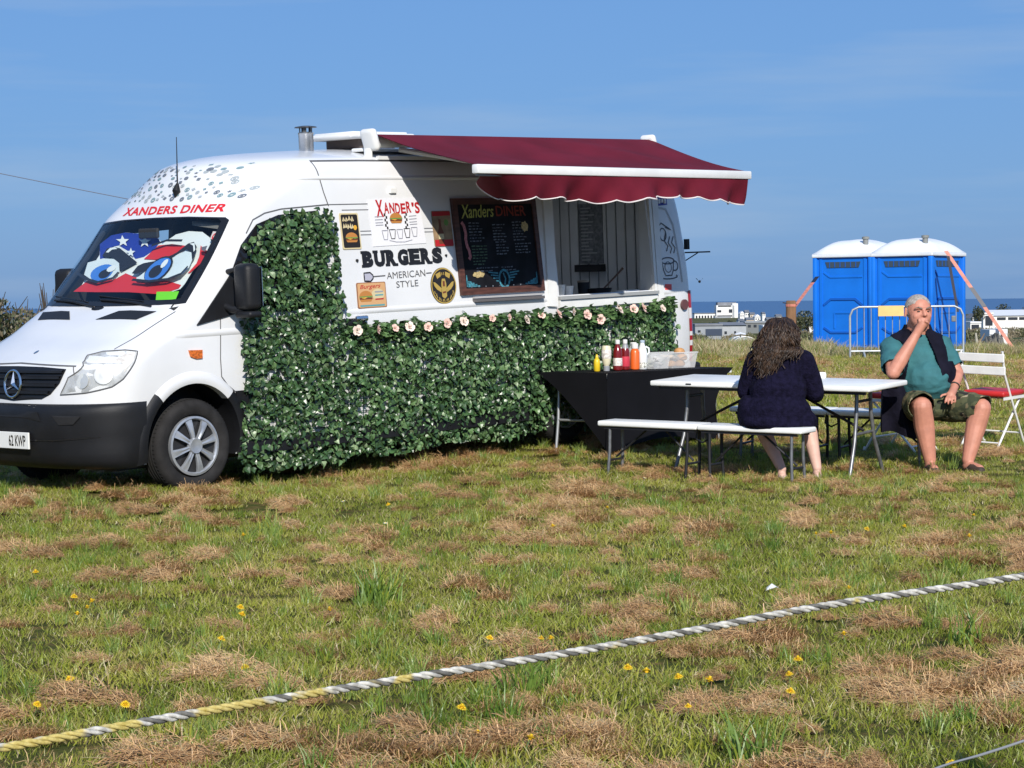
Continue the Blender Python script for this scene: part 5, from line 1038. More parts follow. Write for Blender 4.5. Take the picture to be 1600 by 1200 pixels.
def scatter(name, key, pts, label, cat, parent=None):
    """pts: (x, y, z, rotz, scale, index)"""
    me = bpy.data.meshes.new(name); me.from_pydata([p[:3] for p in pts], [], [])
    a = me.attributes.new('rot', 'FLOAT_VECTOR', 'POINT'); a.data.foreach_set('vector', [c for p in pts for c in (0.0, 0.0, p[3])])
    a = me.attributes.new('scl', 'FLOAT', 'POINT'); a.data.foreach_set('value', [p[4] for p in pts])
    a = me.attributes.new('idx', 'INT', 'POINT'); a.data.foreach_set('value', [p[5] for p in pts])
    o = bpy.data.objects.new(name, me); COL.objects.link(o)
    ng = bpy.data.node_groups.new('scatter_' + name, 'GeometryNodeTree'); ng.interface.new_socket('Geometry', in_out='INPUT', socket_type='NodeSocketGeometry'); ng.interface.new_socket('Geometry', in_out='OUTPUT', socket_type='NodeSocketGeometry')
    N = ng.nodes; L = ng.links; gi = N.new('NodeGroupInput'); go = N.new('NodeGroupOutput'); ip = N.new('GeometryNodeInstanceOnPoints'); ci = N.new('GeometryNodeCollectionInfo')
    ci.inputs['Collection'].default_value = SRC[key]; ci.inputs['Separate Children'].default_value = True; ci.inputs['Reset Children'].default_value = True; ip.inputs['Pick Instance'].default_value = True
    def na(nm, ty):
        n = N.new('GeometryNodeInputNamedAttribute'); n.data_type = ty; n.inputs['Name'].default_value = nm; return [s for s in n.outputs if s.enabled and s.name == 'Attribute'][0]
    L.new(gi.outputs[0], ip.inputs['Points']); L.new(ci.outputs[0], ip.inputs['Instance']); L.new(na('idx', 'INT'), ip.inputs['Instance Index']); L.new(na('rot', 'FLOAT_VECTOR'), ip.inputs['Rotation']); L.new(na('scl', 'FLOAT'), ip.inputs['Scale']); L.new(ip.outputs[0], go.inputs[0])
    o.modifiers.new('scatter', 'NODES').node_group = ng
    return tag(o, label, cat, kind='stuff')
rg = random.Random(55)
def half_view(y): return 0.30 * y + 1.2
pts = []; fld = []; tuf = []; tha = []; rank = []
y = 6.0
while y < 24:
    st = 0.21 + 0.004 * y; n = int(2 * half_view(y) / st)
    for i in range(n):
        x = -half_view(y) + 2 * half_view(y) * (i + rg.random()) / n; yy = y + rg.uniform(-st, st) / 2; pts.append((x, yy, gz(x, yy), rg.uniform(0, 6.283), rg.uniform(0.75, 1.25) * (1 + 0.35 * nz(x, yy, 0.9, 5)), rg.randrange(6)))
    y += st * 0.8
y = 23.5
while y < 75:
    st = 0.5 + 0.003 * y; n = int(2 * half_view(y) / st)
    for i in range(n):
        x = -half_view(y) + 2 * half_view(y) * (i + rg.random()) / n; yy = y + rg.uniform(-st, st) / 2; fld.append((x, yy, gz(x, yy), rg.uniform(0, 6.283), rg.uniform(0.8, 1.4), rg.randrange(4)))
    y += st * 0.8
for i in range(1900):
    y = 6 + 20 * rg.random() ** 0.8; x = rg.uniform(-1, 1) * half_view(y)
    if nz(x, y, 0.55, 9) > -0.05 or rg.random() < 0.25: tuf.append((x, y, gz(x, y), rg.uniform(0, 6.283), rg.uniform(0.35, 0.85), rg.randrange(5)))
for (x, y, s2) in ((-0.69, 10.9, 1.5), (-0.66, 11.0, 1.4), (-0.62, 10.9, 1.3), (-2.2, 9.0, 1.3), (0.02, 8.2, 1.4), (0.10, 8.3, 1.2), (0.75, 7.0, 1.3), (-1.55, 14.2, 1.3), (1.9, 9.4, 1.3)): tuf.append((x, y, gz(x, y), rg.uniform(0, 6.283), s2, rg.randrange(5)))
y = 6.0
while y < 40:
    st = 0.13 + 0.006 * y; n = int(2 * half_view(y) / st)
    for i in range(n):
        x = -half_view(y) + 2 * half_view(y) * (i + rg.random()) / n; yy = y + rg.uniform(-st, st) / 2
        m = 0.6 * nz(x * 0.6, yy * 0.42, 1.2, 2.2) + 0.9 * nz(x, yy * 0.6, 3.9, 7.7) + (0.06 if 15.2 < yy < 17.2 else 0)
        if m > 0.21 and rg.random() < 0.8 or rg.random() < 0.10: tha.append((x, yy, gz(x, yy) + 0.002, rg.gauss(0, 0.7) + (pi if rg.random() < 0.5 else 0), rg.uniform(0.35, 0.85) * (1 + 0.9 * min(0.5, max(0, m - 0.21))) * (1.0 if y < 24 else 1.5), rg.randrange(6)))
    y += st * 0.8
for i in range(2600):
    y = rg.uniform(40, 60); x = rg.uniform(-1, 1) * (half_view(y) + 2)
    if nz(x, y, 0.22, 1.3) > (0.15 if y < 42 else -0.12): rank.append((x, y, gz(x, y), rg.uniform(0, 6.283), rg.uniform(0.35, 0.7), rg.randrange(4)))
for i in range(420):
    y = rg.uniform(41.5, 43.6); x = rg.uniform(4.0, 13.5); rank.append((x, y, gz(x, y), rg.uniform(0, 6.283), rg.uniform(0.3, 0.75) * (1 + 0.6 * nz(x, y, 0.5, 8)), rg.randrange(4)))
for i in range(260):
    x = rg.uniform(3.6, 6.4); y = rg.uniform(44, 50); rank.append((x, y, gz(x, y), rg.uniform(0, 6.283), rg.uniform(0.5, 1.1), rg.choice((2, 3, 2, 3, 0))))
scatter('turf', 'turf', pts, 'short mown grass covering the field', 'grass')
scatter('field_grass', 'field', fld, 'short grass over the farther part of the field', 'grass')
scatter('grass_tufts', 'tuft', tuf, 'bright green taller tufts standing in the mown grass', 'grass')
scatter('dead_thatch', 'thatch', tha, 'tan dead thatch raked loose over the field', 'dead grass')
scatter('rough_grass', 'rank', rank, 'rank rough grass and dry stalks along the far field edge', 'grass')

# ------------------------------------------------------------------ dandelions, daisies, litter
DANDE = [(-0.85, 15.48), (-1.64, 13.64), (-2.54, 11.87), (-2.14, 10.82), (-2.0, 10.7), (-1.98, 10.47), (-2.01, 10.21), (-1.27, 10.22), (-1.3, 10.48), (-1.26, 9.42), (-1.04, 8.67), (-1.68, 8.49), (-1.73, 7.99), (-1.4, 7.95), (-0.12, 9.34), (-0.2, 7.71), (-0.13, 7.29), (0.26, 14.07), (0.62, 15.36), (1.81, 13.33), (1.9, 13.36), (2.39, 13.77), (2.14, 13.64), (2.99, 14.58), (1.11, 8.76), (0.98, 8.01), (1.04, 8.39), (0.43, 8.53), (0.5, 8.44), (0.62, 8.31), (0.7, 8.25), (0.6, 7.71), (0.16, 9.32), (0.1, 9.32), (0.03, 7.2), (1.3, 6.73), (1.4, 9.43), (1.65, 10.88), (-0.84, 10.38), (2.69, 13.17)]
DAISY = [(-0.88, 14.23), (-0.82, 14.35), (-1.18, 15.67), (1.01, 17.4), (2.47, 16.62)]
yel = M('dandelion_yellow', (0.80, 0.56, 0.02), 0.7, rand=0.1); yel2 = M('dandelion_core', (0.72, 0.42, 0.01), 0.7); stem_m = M('flower_stem', (0.13, 0.18, 0.06), 0.6); daisy_w = M('daisy_white', (0.78, 0.78, 0.75), 0.7)
def flower_head(r, n, rings, h):
    mb = MB(); rgf = random.Random(n)
    for q in range(rings):
        for k in range(n - 3 * q):
            a = 2 * pi * k / (n - 3 * q) + q * 0.3; rr_ = r * (1 - 0.24 * q) * rgf.uniform(0.9, 1.08); w = r * 0.13; ca, sa = cos(a), sin(a); z0 = h * (0.4 + 0.2 * q)
            mb.add([(0.15 * r * ca, 0.15 * r * sa, z0), (rr_ * 0.6 * ca - w * sa, rr_ * 0.6 * sa + w * ca, z0 + h * 0.35), (rr_ * ca, rr_ * sa, z0 + h * (0.1 + 0.25 * q)), (rr_ * 0.6 * ca + w * sa, rr_ * 0.6 * sa - w * ca, z0 + h * 0.35)], [(0, 1, 2, 3)])
    return mb
dh = flower_head(0.021, 18, 4, 0.012).mesh('flower_head'); dh.materials.append(yel); ds = MB().tube([(0, 0, -0.05), (0.004, 0, -0.02), (0, 0, 0.006)], 0.0022, 5).mesh('stem'); ds.materials.append(stem_m); dc = MB().lathe([(0.004, 0), (0.008, 0.006), (0.004, 0.011)], 8).mesh('centre'); dc.materials.append(yel2)
wh = flower_head(0.013, 13, 1, 0.006).mesh('flower_head'); wh.materials.append(daisy_w); wc_ = MB().lathe([(0.004, 0.002), (0.005, 0.005), (0.002, 0.007)], 8).mesh('centre'); wc_.materials.append(yel)
def flower(name, x, y, meshes, label, grp, sc, h):
    r = thing(name, label, name, loc=(x, y, gz(x, y)), group=grp); r.rotation_euler = (rg.uniform(-.35, .5), rg.uniform(-.35, .35), rg.uniform(0, 6))
    for nm, me in meshes:
        o = bpy.data.objects.new(nm, me); COL.objects.link(o); o.parent = r; o.location = (0, 0, h); o.scale = (sc, sc, sc)
ORD = ['first', 'second', 'third', 'fourth', 'fifth', 'sixth', 'seventh', 'eighth', 'ninth', 'tenth', 'eleventh', 'twelfth', 'thirteenth', 'fourteenth', 'fifteenth', 'sixteenth', 'seventeenth', 'eighteenth', 'nineteenth', 'twentieth', 'twenty-first', 'twenty-second', 'twenty-third', 'twenty-fourth', 'twenty-fifth', 'twenty-sixth', 'twenty-seventh', 'twenty-eighth', 'twenty-ninth', 'thirtieth', 'thirty-first', 'thirty-second', 'thirty-third']
def seen(x, y): return 800 + 3500 * x / y, 473 + 3500 * 1.4 / y
near = sorted([p for p in DANDE if seen(*p)[1] > 1168 - 0.1675 * seen(*p)[0]], key=lambda p: seen(*p)[0]); far_ = sorted([p for p in DANDE if p not in near], key=lambda p: seen(*p)[0])
for lst, wh_ in ((near, 'on our side of the rope'), (far_, 'beyond the rope')):
    for k, (x, y) in enumerate(lst): flower('dandelion', x, y, (('flower_head', dh), ('stem', ds), ('centre', dc)), 'yellow dandelion %s, %s from the van-bonnet side of the picture' % (wh_, ORD[k]), 'dandelions in the grass', rg.uniform(0.75, 1.1), 0.045)
for k, (x, y) in enumerate(sorted(DAISY, key=lambda p: seen(*p)[0])): flower('daisy', x, y, (('flower_head', wh), ('stem', ds), ('centre', wc_)), 'small white daisy in the grass, %s counting from the van wheel towards the chairs' % ORD[k], 'daisies in the grass', rg.uniform(1.0, 1.3), 0.05)
lt = MB(); P = [(1.235, 10.95, .03), (1.285, 10.93, .05), (1.31, 10.965, .035), (1.27, 10.99, .055), (1.24, 10.98, .04), (1.265, 10.955, .065)]; lt.add(P, [(0, 1, 5), (1, 2, 5), (2, 3, 5), (3, 4, 5), (4, 0, 5)]); tag(lt.build('paper_scrap', plain_white, None, mw=Matrix.Identity(4)), 'crumpled white paper scrap lying in the grass beyond the rope', 'litter')

# ------------------------------------------------------------------ twisted rope with lichen, on stakes outside the picture
ROPE = [(-1.36, 3.71, 0.665), (-0.977, 3.924, 0.67), (-0.709, 4.075, 0.69), (-0.492, 4.225, 0.702), (-0.135, 4.476, 0.715), (0.127, 4.627, 0.73), (0.406, 4.778, 0.753), (0.702, 4.929, 0.781), (1.184, 5.18, 0.809), (1.62, 5.42, 0.85)]
CORD = [(0.55, 4.19, 0.46), (0.729, 4.269, 0.520), (0.825, 4.32, 0.546), (0.91, 4.37, 0.557), (1.01, 4.421, 0.575), (1.124, 4.472, 0.602), (1.62, 5.42, 0.72)]
def resample(P, step):
    P = [Vector(p) for p in P]; out = []
    for i in range(len(P) - 1):
        p0 = P[max(i - 1, 0)]; p1 = P[i]; p2_ = P[i + 1]; p3 = P[min(i + 2, len(P) - 1)]; n = max(1, int((p2_ - p1).length / step))
        for k in range(n):
            t = k / n; out.append(0.5 * ((2 * p1) + (-p0 + p2_) * t + (2 * p0 - 5 * p1 + 4 * p2_ - p3) * t * t + (-p0 + 3 * p1 - 3 * p2_ + p3) * t ** 3))
    out.append(P[-1]); return out
def rope_material(dim=1.0):
    m = bpy.data.materials.new('rope_fibre'); m.use_nodes = True; nt = m.node_tree; N = nt.nodes; L = nt.links; b = N['Principled BSDF']; b.inputs['Roughness'].default_value = 0.85
    g = N.new('ShaderNodeNewGeometry')
    def noi(sc, det=4):
        n = N.new('ShaderNodeTexNoise'); n.inputs['Scale'].default_value = sc; n.inputs['Detail'].default_value = det; L.new(g.outputs['Position'], n.inputs['Vector']); return n
    r1 = N.new('ShaderNodeValToRGB'); r1.color_ramp.elements[0].position = 0.35; r1.color_ramp.elements[1].position = 0.65; r1.color_ramp.elements[0].color = (0.30 * dim, 0.29 * dim, 0.26 * dim, 1); r1.color_ramp.elements[1].color = (0.62 * dim, 0.60 * dim, 0.54 * dim, 1); L.new(noi(60).outputs['Fac'], r1.inputs['Fac'])
    r2 = N.new('ShaderNodeValToRGB'); r2.color_ramp.elements[0].position = 0.30; r2.color_ramp.elements[1].position = 0.75; r2.color_ramp.elements[0].color = (0.36, 0.28, 0.06, 1); r2.color_ramp.elements[1].color = (0.58, 0.48, 0.18, 1); L.new(noi(120).outputs['Fac'], r2.inputs['Fac'])
    sp = N.new('ShaderNodeSeparateXYZ'); L.new(g.outputs['Position'], sp.inputs[0]); mr = N.new('ShaderNodeMapRange'); mr.inputs['From Min'].default_value = -0.9; mr.inputs['From Max'].default_value = 0.7; mr.inputs['To Min'].default_value = 0.02; mr.inputs['To Max'].default_value = -0.15; L.new(sp.outputs['X'], mr.inputs['Value'])
    ad = N.new('ShaderNodeMath'); L.new(noi(9, 3).outputs['Fac'], ad.inputs[0]); L.new(mr.outputs[0], ad.inputs[1]); r3 = N.new('ShaderNodeValToRGB'); r3.color_ramp.elements[0].position = 0.50; r3.color_ramp.elements[1].position = 0.56; L.new(ad.outputs[0], r3.inputs['Fac'])
    mx = N.new('ShaderNodeMixRGB'); L.new(r3.outputs[0], mx.inputs['Fac']); L.new(r1.outputs[0], mx.inputs['Color1']); L.new(r2.outputs[0], mx.inputs['Color2']); L.new(mx.outputs[0], b.inputs['Base Color'])
    bp = N.new('ShaderNodeBump'); bp.inputs['Strength'].default_value = 0.6; bp.inputs['Distance'].default_value = 0.002; L.new(noi(300).outputs['Fac'], bp.inputs['Height']); L.new(bp.outputs['Normal'], b.inputs['Normal']); return m
rope_m = rope_material(); rope_d = rope_material(0.28)
rope = thing('rope', 'thick twisted rope with yellow lichen strung across the grass in front', 'rope', loc=ROPE[0])
path = resample(ROPE, 0.006); o0 = Vector(ROPE[0])
for s in range(3):
    q = []; dist = 0
    for i, p in enumerate(path):
        t = (path[min(i + 1, len(path) - 1)] - path[max(i - 1, 0)]).normalized(); u = t.cross(Vector((0, 0, 1))).normalized(); w = t.cross(u)
        if i: dist += (p - path[i - 1]).length
        a = 2 * pi * dist / 0.072 + 0.5 * sin(dist * 6) + s * 2 * pi / 3; q.append(p + (u * cos(a) + w * sin(a)) * 0.0047 - o0)
    MB().tube(q, 0.0043, 7).build('strand', rope_m if s else rope_d, rope, smooth=60)
cord = MB().tube(resample(CORD, 0.03), 0.0026, 6).build('cord', M('cord_grey', (0.20, 0.21, 0.23), 0.7), None, mw=Matrix.Identity(4), smooth=60); tag(cord, 'thin grey cord slanting below the rope in the bottom corner', 'cord')
stake_wood = M('stake_wood', (0.22, 0.15, 0.09), 0.85, var=0.35, vscale=9, mscale=(1, 1, 0.15), bump=0.4, bscale=60)
for (x, y, h, lb) in ((-1.40, 3.69, 0.80, 'round wooden stake holding the lichen-covered end of the rope'), (1.66, 5.44, 0.95, 'round wooden stake holding the rope and the thin cord')):
    mb = MB().lathe([(0.03, -0.2), (0.033, 0.1), (0.031, h - 0.02), (0.024, h)], 14); mb.v = [(a + x, b + y, c) for a, b, c in mb.v]; tag(mb.build('stake', stake_wood, None, mw=Matrix.Identity(4), smooth=40), lb, 'stake', 'rope stakes')

# ------------------------------------------------------------------ folding picnic table and benches
hdpe = M('white_hdpe', (0.82, 0.82, 0.79), 0.45, var=0.05, vscale=5, bump=0.08, bscale=150)
grey_steel = M('grey_steel_tube', (0.20, 0.205, 0.215), 0.4, metal=0.6, var=0.2, vscale=20); dark_steel = M('dark_steel_tube', (0.022, 0.022, 0.026), 0.45, metal=0.3)
pale_steel = M('pale_steel_tube', (0.45, 0.46, 0.47), 0.4, metal=0.6)
def place(name, label, cat, x, y, yaw, group=None, tilt=(0, 0), dz=0.0):
    o = thing(name, label, cat, loc=(x, y, gz(x, y) + dz), rz=yaw, group=group)
    if tilt != (0, 0): o.matrix_world = Matrix.Translation((x, y, gz(x, y) + dz)) @ Matrix.Rotation(yaw, 4, 'Z') @ Matrix.Rotation(tilt[0], 4, 'X') @ Matrix.Rotation(tilt[1], 4, 'Y')
    return o
YAW = radians(-33)
def slope_tilt(x, y, yaw):
    d = 0.6; ux, uy = cos(yaw), sin(yaw); lx = (gz(x + ux * d, y + uy * d) - gz(x - ux * d, y - uy * d)) / (2 * d); ly = (gz(x - uy * d, y + ux * d) - gz(x + uy * d, y - ux * d)) / (2 * d); return (atan2(ly, 1), -atan2(lx, 1))
def bench(label, x, y):
    r = place('folding_bench', label, 'bench', x, y, YAW, 'folding benches', slope_tilt(x, y, YAW)); L, W, H = 1.83, 0.28, 0.44
    for s in (-1, 1):
        t = MB().rbox((s * (L / 4 + 0.001), 0, H - 0.022), (L / 2 - 0.004, W, 0.044), 0.014, seg=3); t.build('seat_half', hdpe, r, smooth=40)
        MB().box(s * 0.03, s * (L / 2 - 0.05), -0.115, -0.095, H - 0.065, H - 0.044).build('rail', dark_steel, r); MB().box(s * 0.03, s * (L / 2 - 0.05), 0.095, 0.115, H - 0.065, H - 0.044).build('rail', dark_steel, r)
        for ex in (L / 2 - 0.10, 0.10):
            for sy in (-1, 1): MB().tube([(s * ex, sy * 0.10, H - 0.05), (s * ex, sy * 0.105, 0.2), (s * (ex + 0.012), sy * 0.115, -0.01)], 0.0135, 8).build('leg', grey_steel if ex > 0.5 else dark_steel, r, smooth=50)
            MB().tube([(s * ex, -0.10, 0.12), (s * ex, 0.10, 0.12)], 0.010, 6).build('cross_bar', dark_steel, r, smooth=50)
            MB().tube([(s * ex, 0, 0.14), (s * (ex - (0.30 if ex > 0.5 else -0.26)), 0, H - 0.06)], 0.009, 6).build('brace', dark_steel, r, smooth=50)
    MB().tube([(-0.05, -0.02, H - 0.05), (-0.06, -0.03, H - 0.12), (0, -0.035, H - 0.15), (0.06, -0.03, H - 0.12), (0.05, -0.02, H - 0.05)], 0.008, 6).build('carry_handle', dark_steel, r, smooth=50)
    return r
bench('white folding bench with the woman in navy sitting on it', 1.53, 17.85)
bench('white folding bench on the far side of the picnic table, the man at its end', 2.72, 18.96)
def picnic_table(x, y):
    r = place('folding_table', 'white folding picnic table between the two white benches', 'table', x, y, YAW, None, slope_tilt(x, y, YAW)); L, W, H = 1.97, 0.76, 0.745
    for s in (-1, 1):
        MB().rbox((s * (L / 4 + 0.001), 0, H - 0.022), (L / 2 - 0.003, W, 0.044), 0.014, seg=3).build('top_half', hdpe, r, smooth=40)
        MB().rbox((s * 0.5, 0, H - 0.055), (0.62, 0.42, 0.03), 0.01).build('ribbing', hdpe, r); MB().box(s * 0.04, s * (L / 2 - 0.06), -0.33, -0.305, H - 0.07, H - 0.044).build('rail', dark_steel, r); MB().box(s * 0.04, s * (L / 2 - 0.06), 0.305, 0.33, H - 0.07, H - 0.044).build('rail', dark_steel, r)
        ex = L / 2 - 0.22
        for sy in (-1, 1): MB().tube([(s * ex, sy * 0.13, H - 0.06), (s * ex, sy * 0.14, 0.50), (s * (ex + 0.005), sy * 0.19, 0.28), (s * (ex + 0.02), sy * 0.33, -0.01)], 0.016, 10).build('leg', grey_steel, r, smooth=50)
        MB().tube([(s * ex, -0.17, 0.34), (s * ex, 0.17, 0.34)], 0.012, 8).build('cross_bar', grey_steel, r, smooth=50); MB().tube([(s * ex, -0.14, 0.60), (s * ex, 0.14, 0.60)], 0.012, 8).build('cross_bar', dark_steel, r, smooth=50)
        MB().tube([(s * ex, 0, 0.36), (s * 0.10, 0, H - 0.06)], 0.012, 8).build('brace', dark_steel, r, smooth=50)
    MB().rbox((-L / 2 - 0.001, -0.28, H - 0.02), (0.006, 0.05, 0.012), 0.002).build('latch_hole', dark_steel, r); MB().rbox((-0.62, -W / 2 - 0.001, H - 0.02), (0.05, 0.006, 0.012), 0.002).build('latch_hole', dark_steel, r)
    return r
picnic_table(2.18, 18.38)
def table_pt(x, y, z=0.745): return (x, y, gz(2.12, 18.42) + z)
fb = MB().rbox((2.52, 18.52, gz(2.12, 18.42) + 0.775), (0.15, 0.10, 0.05), 0.012); tag(fb.build('food_tray', plain_white, None, mw=Matrix.Identity(4)), 'small white takeaway tray on the picnic table beside the woman', 'food tray')

# ------------------------------------------------------------------ black covered table with sauces
BT = Matrix.Translation((0.82, 19.34, 0.11)) @ Matrix.Rotation(radians(48), 4, 'Z')      # x along the front edge, y away
bt = thing('serving_table', 'folding table under a black stretch cloth in front of the ivy', 'table', mw=BT); HT = 0.725; LB, WB = 1.83, 0.76
MB().box(0.01, LB - 0.01, 0.01, WB - 0.01, HT - 0.045, HT - 0.004).build('table_top', hdpe, bt)
for x in (0.16, LB - 0.16):
    for y in (0.08, WB - 0.08): MB().tube([(x, y, HT - 0.05), (x - 0.02, y, 0.3), (x - 0.06 if x < 1 else x + 0.06, y, -0.02)], 0.014, 8).build('leg', pale_steel, bt, smooth=50)
    MB().tube([(x - 0.02, 0.08, 0.3), (x - 0.02, WB - 0.08, 0.3)], 0.011, 8).build('cross_bar', pale_steel, bt, smooth=50)
cloth_m = M('black_stretch_cloth', (0.0045, 0.0045, 0.0065), 0.8, spec=0.2, bump=0.1, bscale=300, var=0.2, vscale=3)
mb = MB(); n1, n2 = 24, 12
def grid(fn, n1, n2, flip=False):
    vs_ = [fn(i / n1, j / n2) for i in range(n1 + 1) for j in range(n2 + 1)]; f = [(i * (n2 + 1) + j, (i + 1) * (n2 + 1) + j, (i + 1) * (n2 + 1) + j + 1, i * (n2 + 1) + j + 1) for i in range(n1) for j in range(n2)]
    mb.add(vs_, [q[::-1] for q in f] if flip else f)
def pull(u, v):        # narrowing of the skirt below the top edge at the far end
    return 0.17 * (u ** 3) * min(1, v * 2.2) ** 0.7 * (1 - 0.25 * v)
def zl(v, lo): return HT + 0.002 - (HT - lo) * v
grid(lambda u, v: (LB * u, WB * v, HT + 0.003), n1, n2)
grid(lambda u, v: (LB * (u - pull(u, v)) , -0.004 - 0.03 * sin(pi * v) * -0.8 * sin(pi * u) + 0.02 * v, zl(v, 0.03 + 0.10 * sin(pi * u) ** 1.2 if u < 0.5 else 0.03 + 0.10 * sin(pi * u) ** 1.2)), n1, n2, True)
grid(lambda w, v: (-0.003 + 0.03 * v * (1 - w), WB * w, HT + 0.002 - (HT - 0.03) * v * max(0.03, (1 - w) ** 1.25 * 0.97 + 0.05)), n2, n2)
grid(lambda w, v: (LB - 0.17 * LB * min(1, v * 2.2) ** 0.7 * (1 - 0.25 * v) * (1 - 0.3 * w) + 0.003, WB * w, HT + 0.002 - (HT - 0.05) * v * max(0.4, 1 - 0.6 * sin(pi * w))), n2, n2, True)
grid(lambda u, v: (LB * u, WB + 0.004, HT + 0.002 - (0.12 + 0.1 * u) * v), n1, 3)
cl = mb.build('tablecloth', cloth_m, None, mw=BT, smooth=60); tag(cl, 'black stretch tablecloth pulled tight over the serving table', 'tablecloth')
def on_table(u, w): return BT @ Matrix.Translation((u, w, HT + 0.006))
def bottle(name, label, u, w, prof, mat, extra, cat='bottle', grp='sauce bottles on the black table'):
    r = thing(name, label, cat, mw=on_table(u, w) @ Matrix.Rotation(random.uniform(-1, 1), 4, 'Z'), group=grp); MB().lathe(prof, 24).build('body', mat, r, smooth=40)
    for nm, p, m_ in extra: MB().lathe(p, 20).build(nm, m_, r, smooth=40)
    return r
m_yel = M('mustard_yellow', (0.72, 0.50, 0.02), 0.35); m_may = M('mayo_cream', (0.72, 0.66, 0.46), 0.35); m_ket = M('ketchup_red', (0.16, 0.008, 0.008), 0.15, coat=0.4); m_ket2 = M('label_red', (0.60, 0.05, 0.08), 0.4); m_or = M('sauce_orange', (0.75, 0.13, 0.02), 0.3); m_cap = M('cap_white', (0.76, 0.76, 0.74), 0.4); m_grey = M('cap_grey', (0.28, 0.29, 0.31), 0.4); m_milk = M('milk_plastic', (0.74, 0.76, 0.76), 0.3, spec=0.6); m_lab = M('label_pale', (0.66, 0.60, 0.55), 0.5, var=0.3, vscale=50)
clear = bpy.data.materials.new('clear_plastic'); clear.use_nodes = True; _b = clear.node_tree.nodes['Principled BSDF']; _b.inputs['Base Color'].default_value = (0.85, 0.86, 0.86, 1); _b.inputs['Alpha'].default_value = 0.42; _b.inputs['Roughness'].default_value = 0.18
bottle('mustard_bottle', 'small yellow mustard squeeze bottle at the front end of the black table', 0.287, 0.35, [(0.024, 0), (0.029, 0.006), (0.029, 0.085), (0.024, 0.105), (0.014, 0.115)], m_yel, (('nozzle', [(0.014, 0.115), (0.015, 0.125), (0.005, 0.15), (0.003, 0.152)], m_yel),))
bottle('mayonnaise_bottle', 'cream mayonnaise bottle standing on its grey cap beside the mustard', 0.42, 0.35, [(0.024, 0.045), (0.034, 0.065), (0.043, 0.12), (0.043, 0.20), (0.036, 0.222), (0.02, 0.226)], m_may, (('cap', [(0.028, 0), (0.028, 0.04), (0.022, 0.047)], m_grey), ('label', [(0.0425, 0.11), (0.0445, 0.125), (0.0445, 0.185), (0.0425, 0.19)], m_lab)))
KP = [(0.036, 0), (0.043, 0.008), (0.043, 0.03), (0.040, 0.10), (0.042, 0.15), (0.038, 0.18), (0.022, 0.222), (0.017, 0.235)]
bottle('ketchup_bottle', 'dark red ketchup bottle with a white cap, next to the mayonnaise', 0.565, 0.34, KP, m_ket, (('cap', [(0.020, 0.236), (0.022, 0.24), (0.021, 0.272), (0.012, 0.275)], m_cap), ('label', [(0.0415, 0.04), (0.0438, 0.045), (0.0418, 0.11), (0.0402, 0.112)], m_lab)))
bottle('ketchup_bottle', 'dark red ketchup bottle with a pink label, next to the orange sauce', 0.695, 0.36, KP, m_ket, (('cap', [(0.020, 0.236), (0.022, 0.24), (0.021, 0.272), (0.012, 0.275)], m_cap), ('neck_band', [(0.0225, 0.200), (0.034, 0.188), (0.026, 0.222), (0.020, 0.233)], m_grey), ('label', [(0.0415, 0.03), (0.0445, 0.035), (0.0425, 0.12), (0.0402, 0.122)], m_ket2)))
bottle('sauce_bottle', 'orange sauce bottle with a white cap beside the milk', 0.81, 0.34, [(0.036, 0), (0.043, 0.008), (0.043, 0.155), (0.036, 0.175), (0.026, 0.19)], m_or, (('cap', [(0.030, 0.19), (0.032, 0.195), (0.031, 0.235), (0.02, 0.238)], m_cap),))
mj = bottle('milk_bottle', 'white plastic milk bottle with a green patterned label', 0.93, 0.35, [(0.040, 0), (0.047, 0.01), (0.047, 0.14), (0.040, 0.175), (0.022, 0.225), (0.019, 0.24)], m_milk, (('cap', [(0.021, 0.24), (0.023, 0.243), (0.023, 0.262), (0.015, 0.264)], M('cap_blue', (0.45, 0.55, 0.66), 0.4)), ('label', [(0.0465, 0.012), (0.0485, 0.02), (0.0485, 0.06), (0.0465, 0.062)], M('label_green', (0.55, 0.58, 0.5), 0.5, var=0.8, vscale=70))))
MB().tube([(0.043, 0, 0.13), (0.062, 0, 0.15), (0.058, 0, 0.19), (0.030, 0, 0.205)], 0.009, 8).build('handle', m_milk, mj, smooth=50)
tb = thing('plastic_tub', 'clear plastic tub of cutlery sachets beside the milk bottle', 'tub', mw=on_table(1.13, 0.36))
MB().add([(-.10, -.07, 0), (.10, -.07, 0), (.10, .07, 0), (-.10, .07, 0), (-.115, -.085, .13), (.115, -.085, .13), (.115, .085, .13), (-.115, .085, .13)], [(0, 3, 2, 1), (0, 1, 5, 4), (1, 2, 6, 5), (2, 3, 7, 6), (3, 0, 4, 7)]).build('box', clear, tb); MB().tube([(-.115, -.085, .13), (.115, -.085, .13), (.115, .085, .13), (-.115, .085, .13)], 0.006, 6, closed=True).build('rim', clear, tb)
for k in range(9): MB().cbox((random.uniform(-.07, .07), random.uniform(-.05, .05), 0.03 + 0.008 * k), (0.05, 0.03, 0.006), rot=Euler((random.uniform(-.3, .3), random.uniform(-.3, .3), random.uniform(0, 3))).to_matrix()).build('sachet', (m_cap, M('sachet_dark', (0.08, 0.08, 0.07), 0.5), m_lab)[k % 3], tb)
bxx = thing('bread_box', 'clear plastic box of burger buns at the far end of the black table', 'box', mw=on_table(1.42, 0.37))
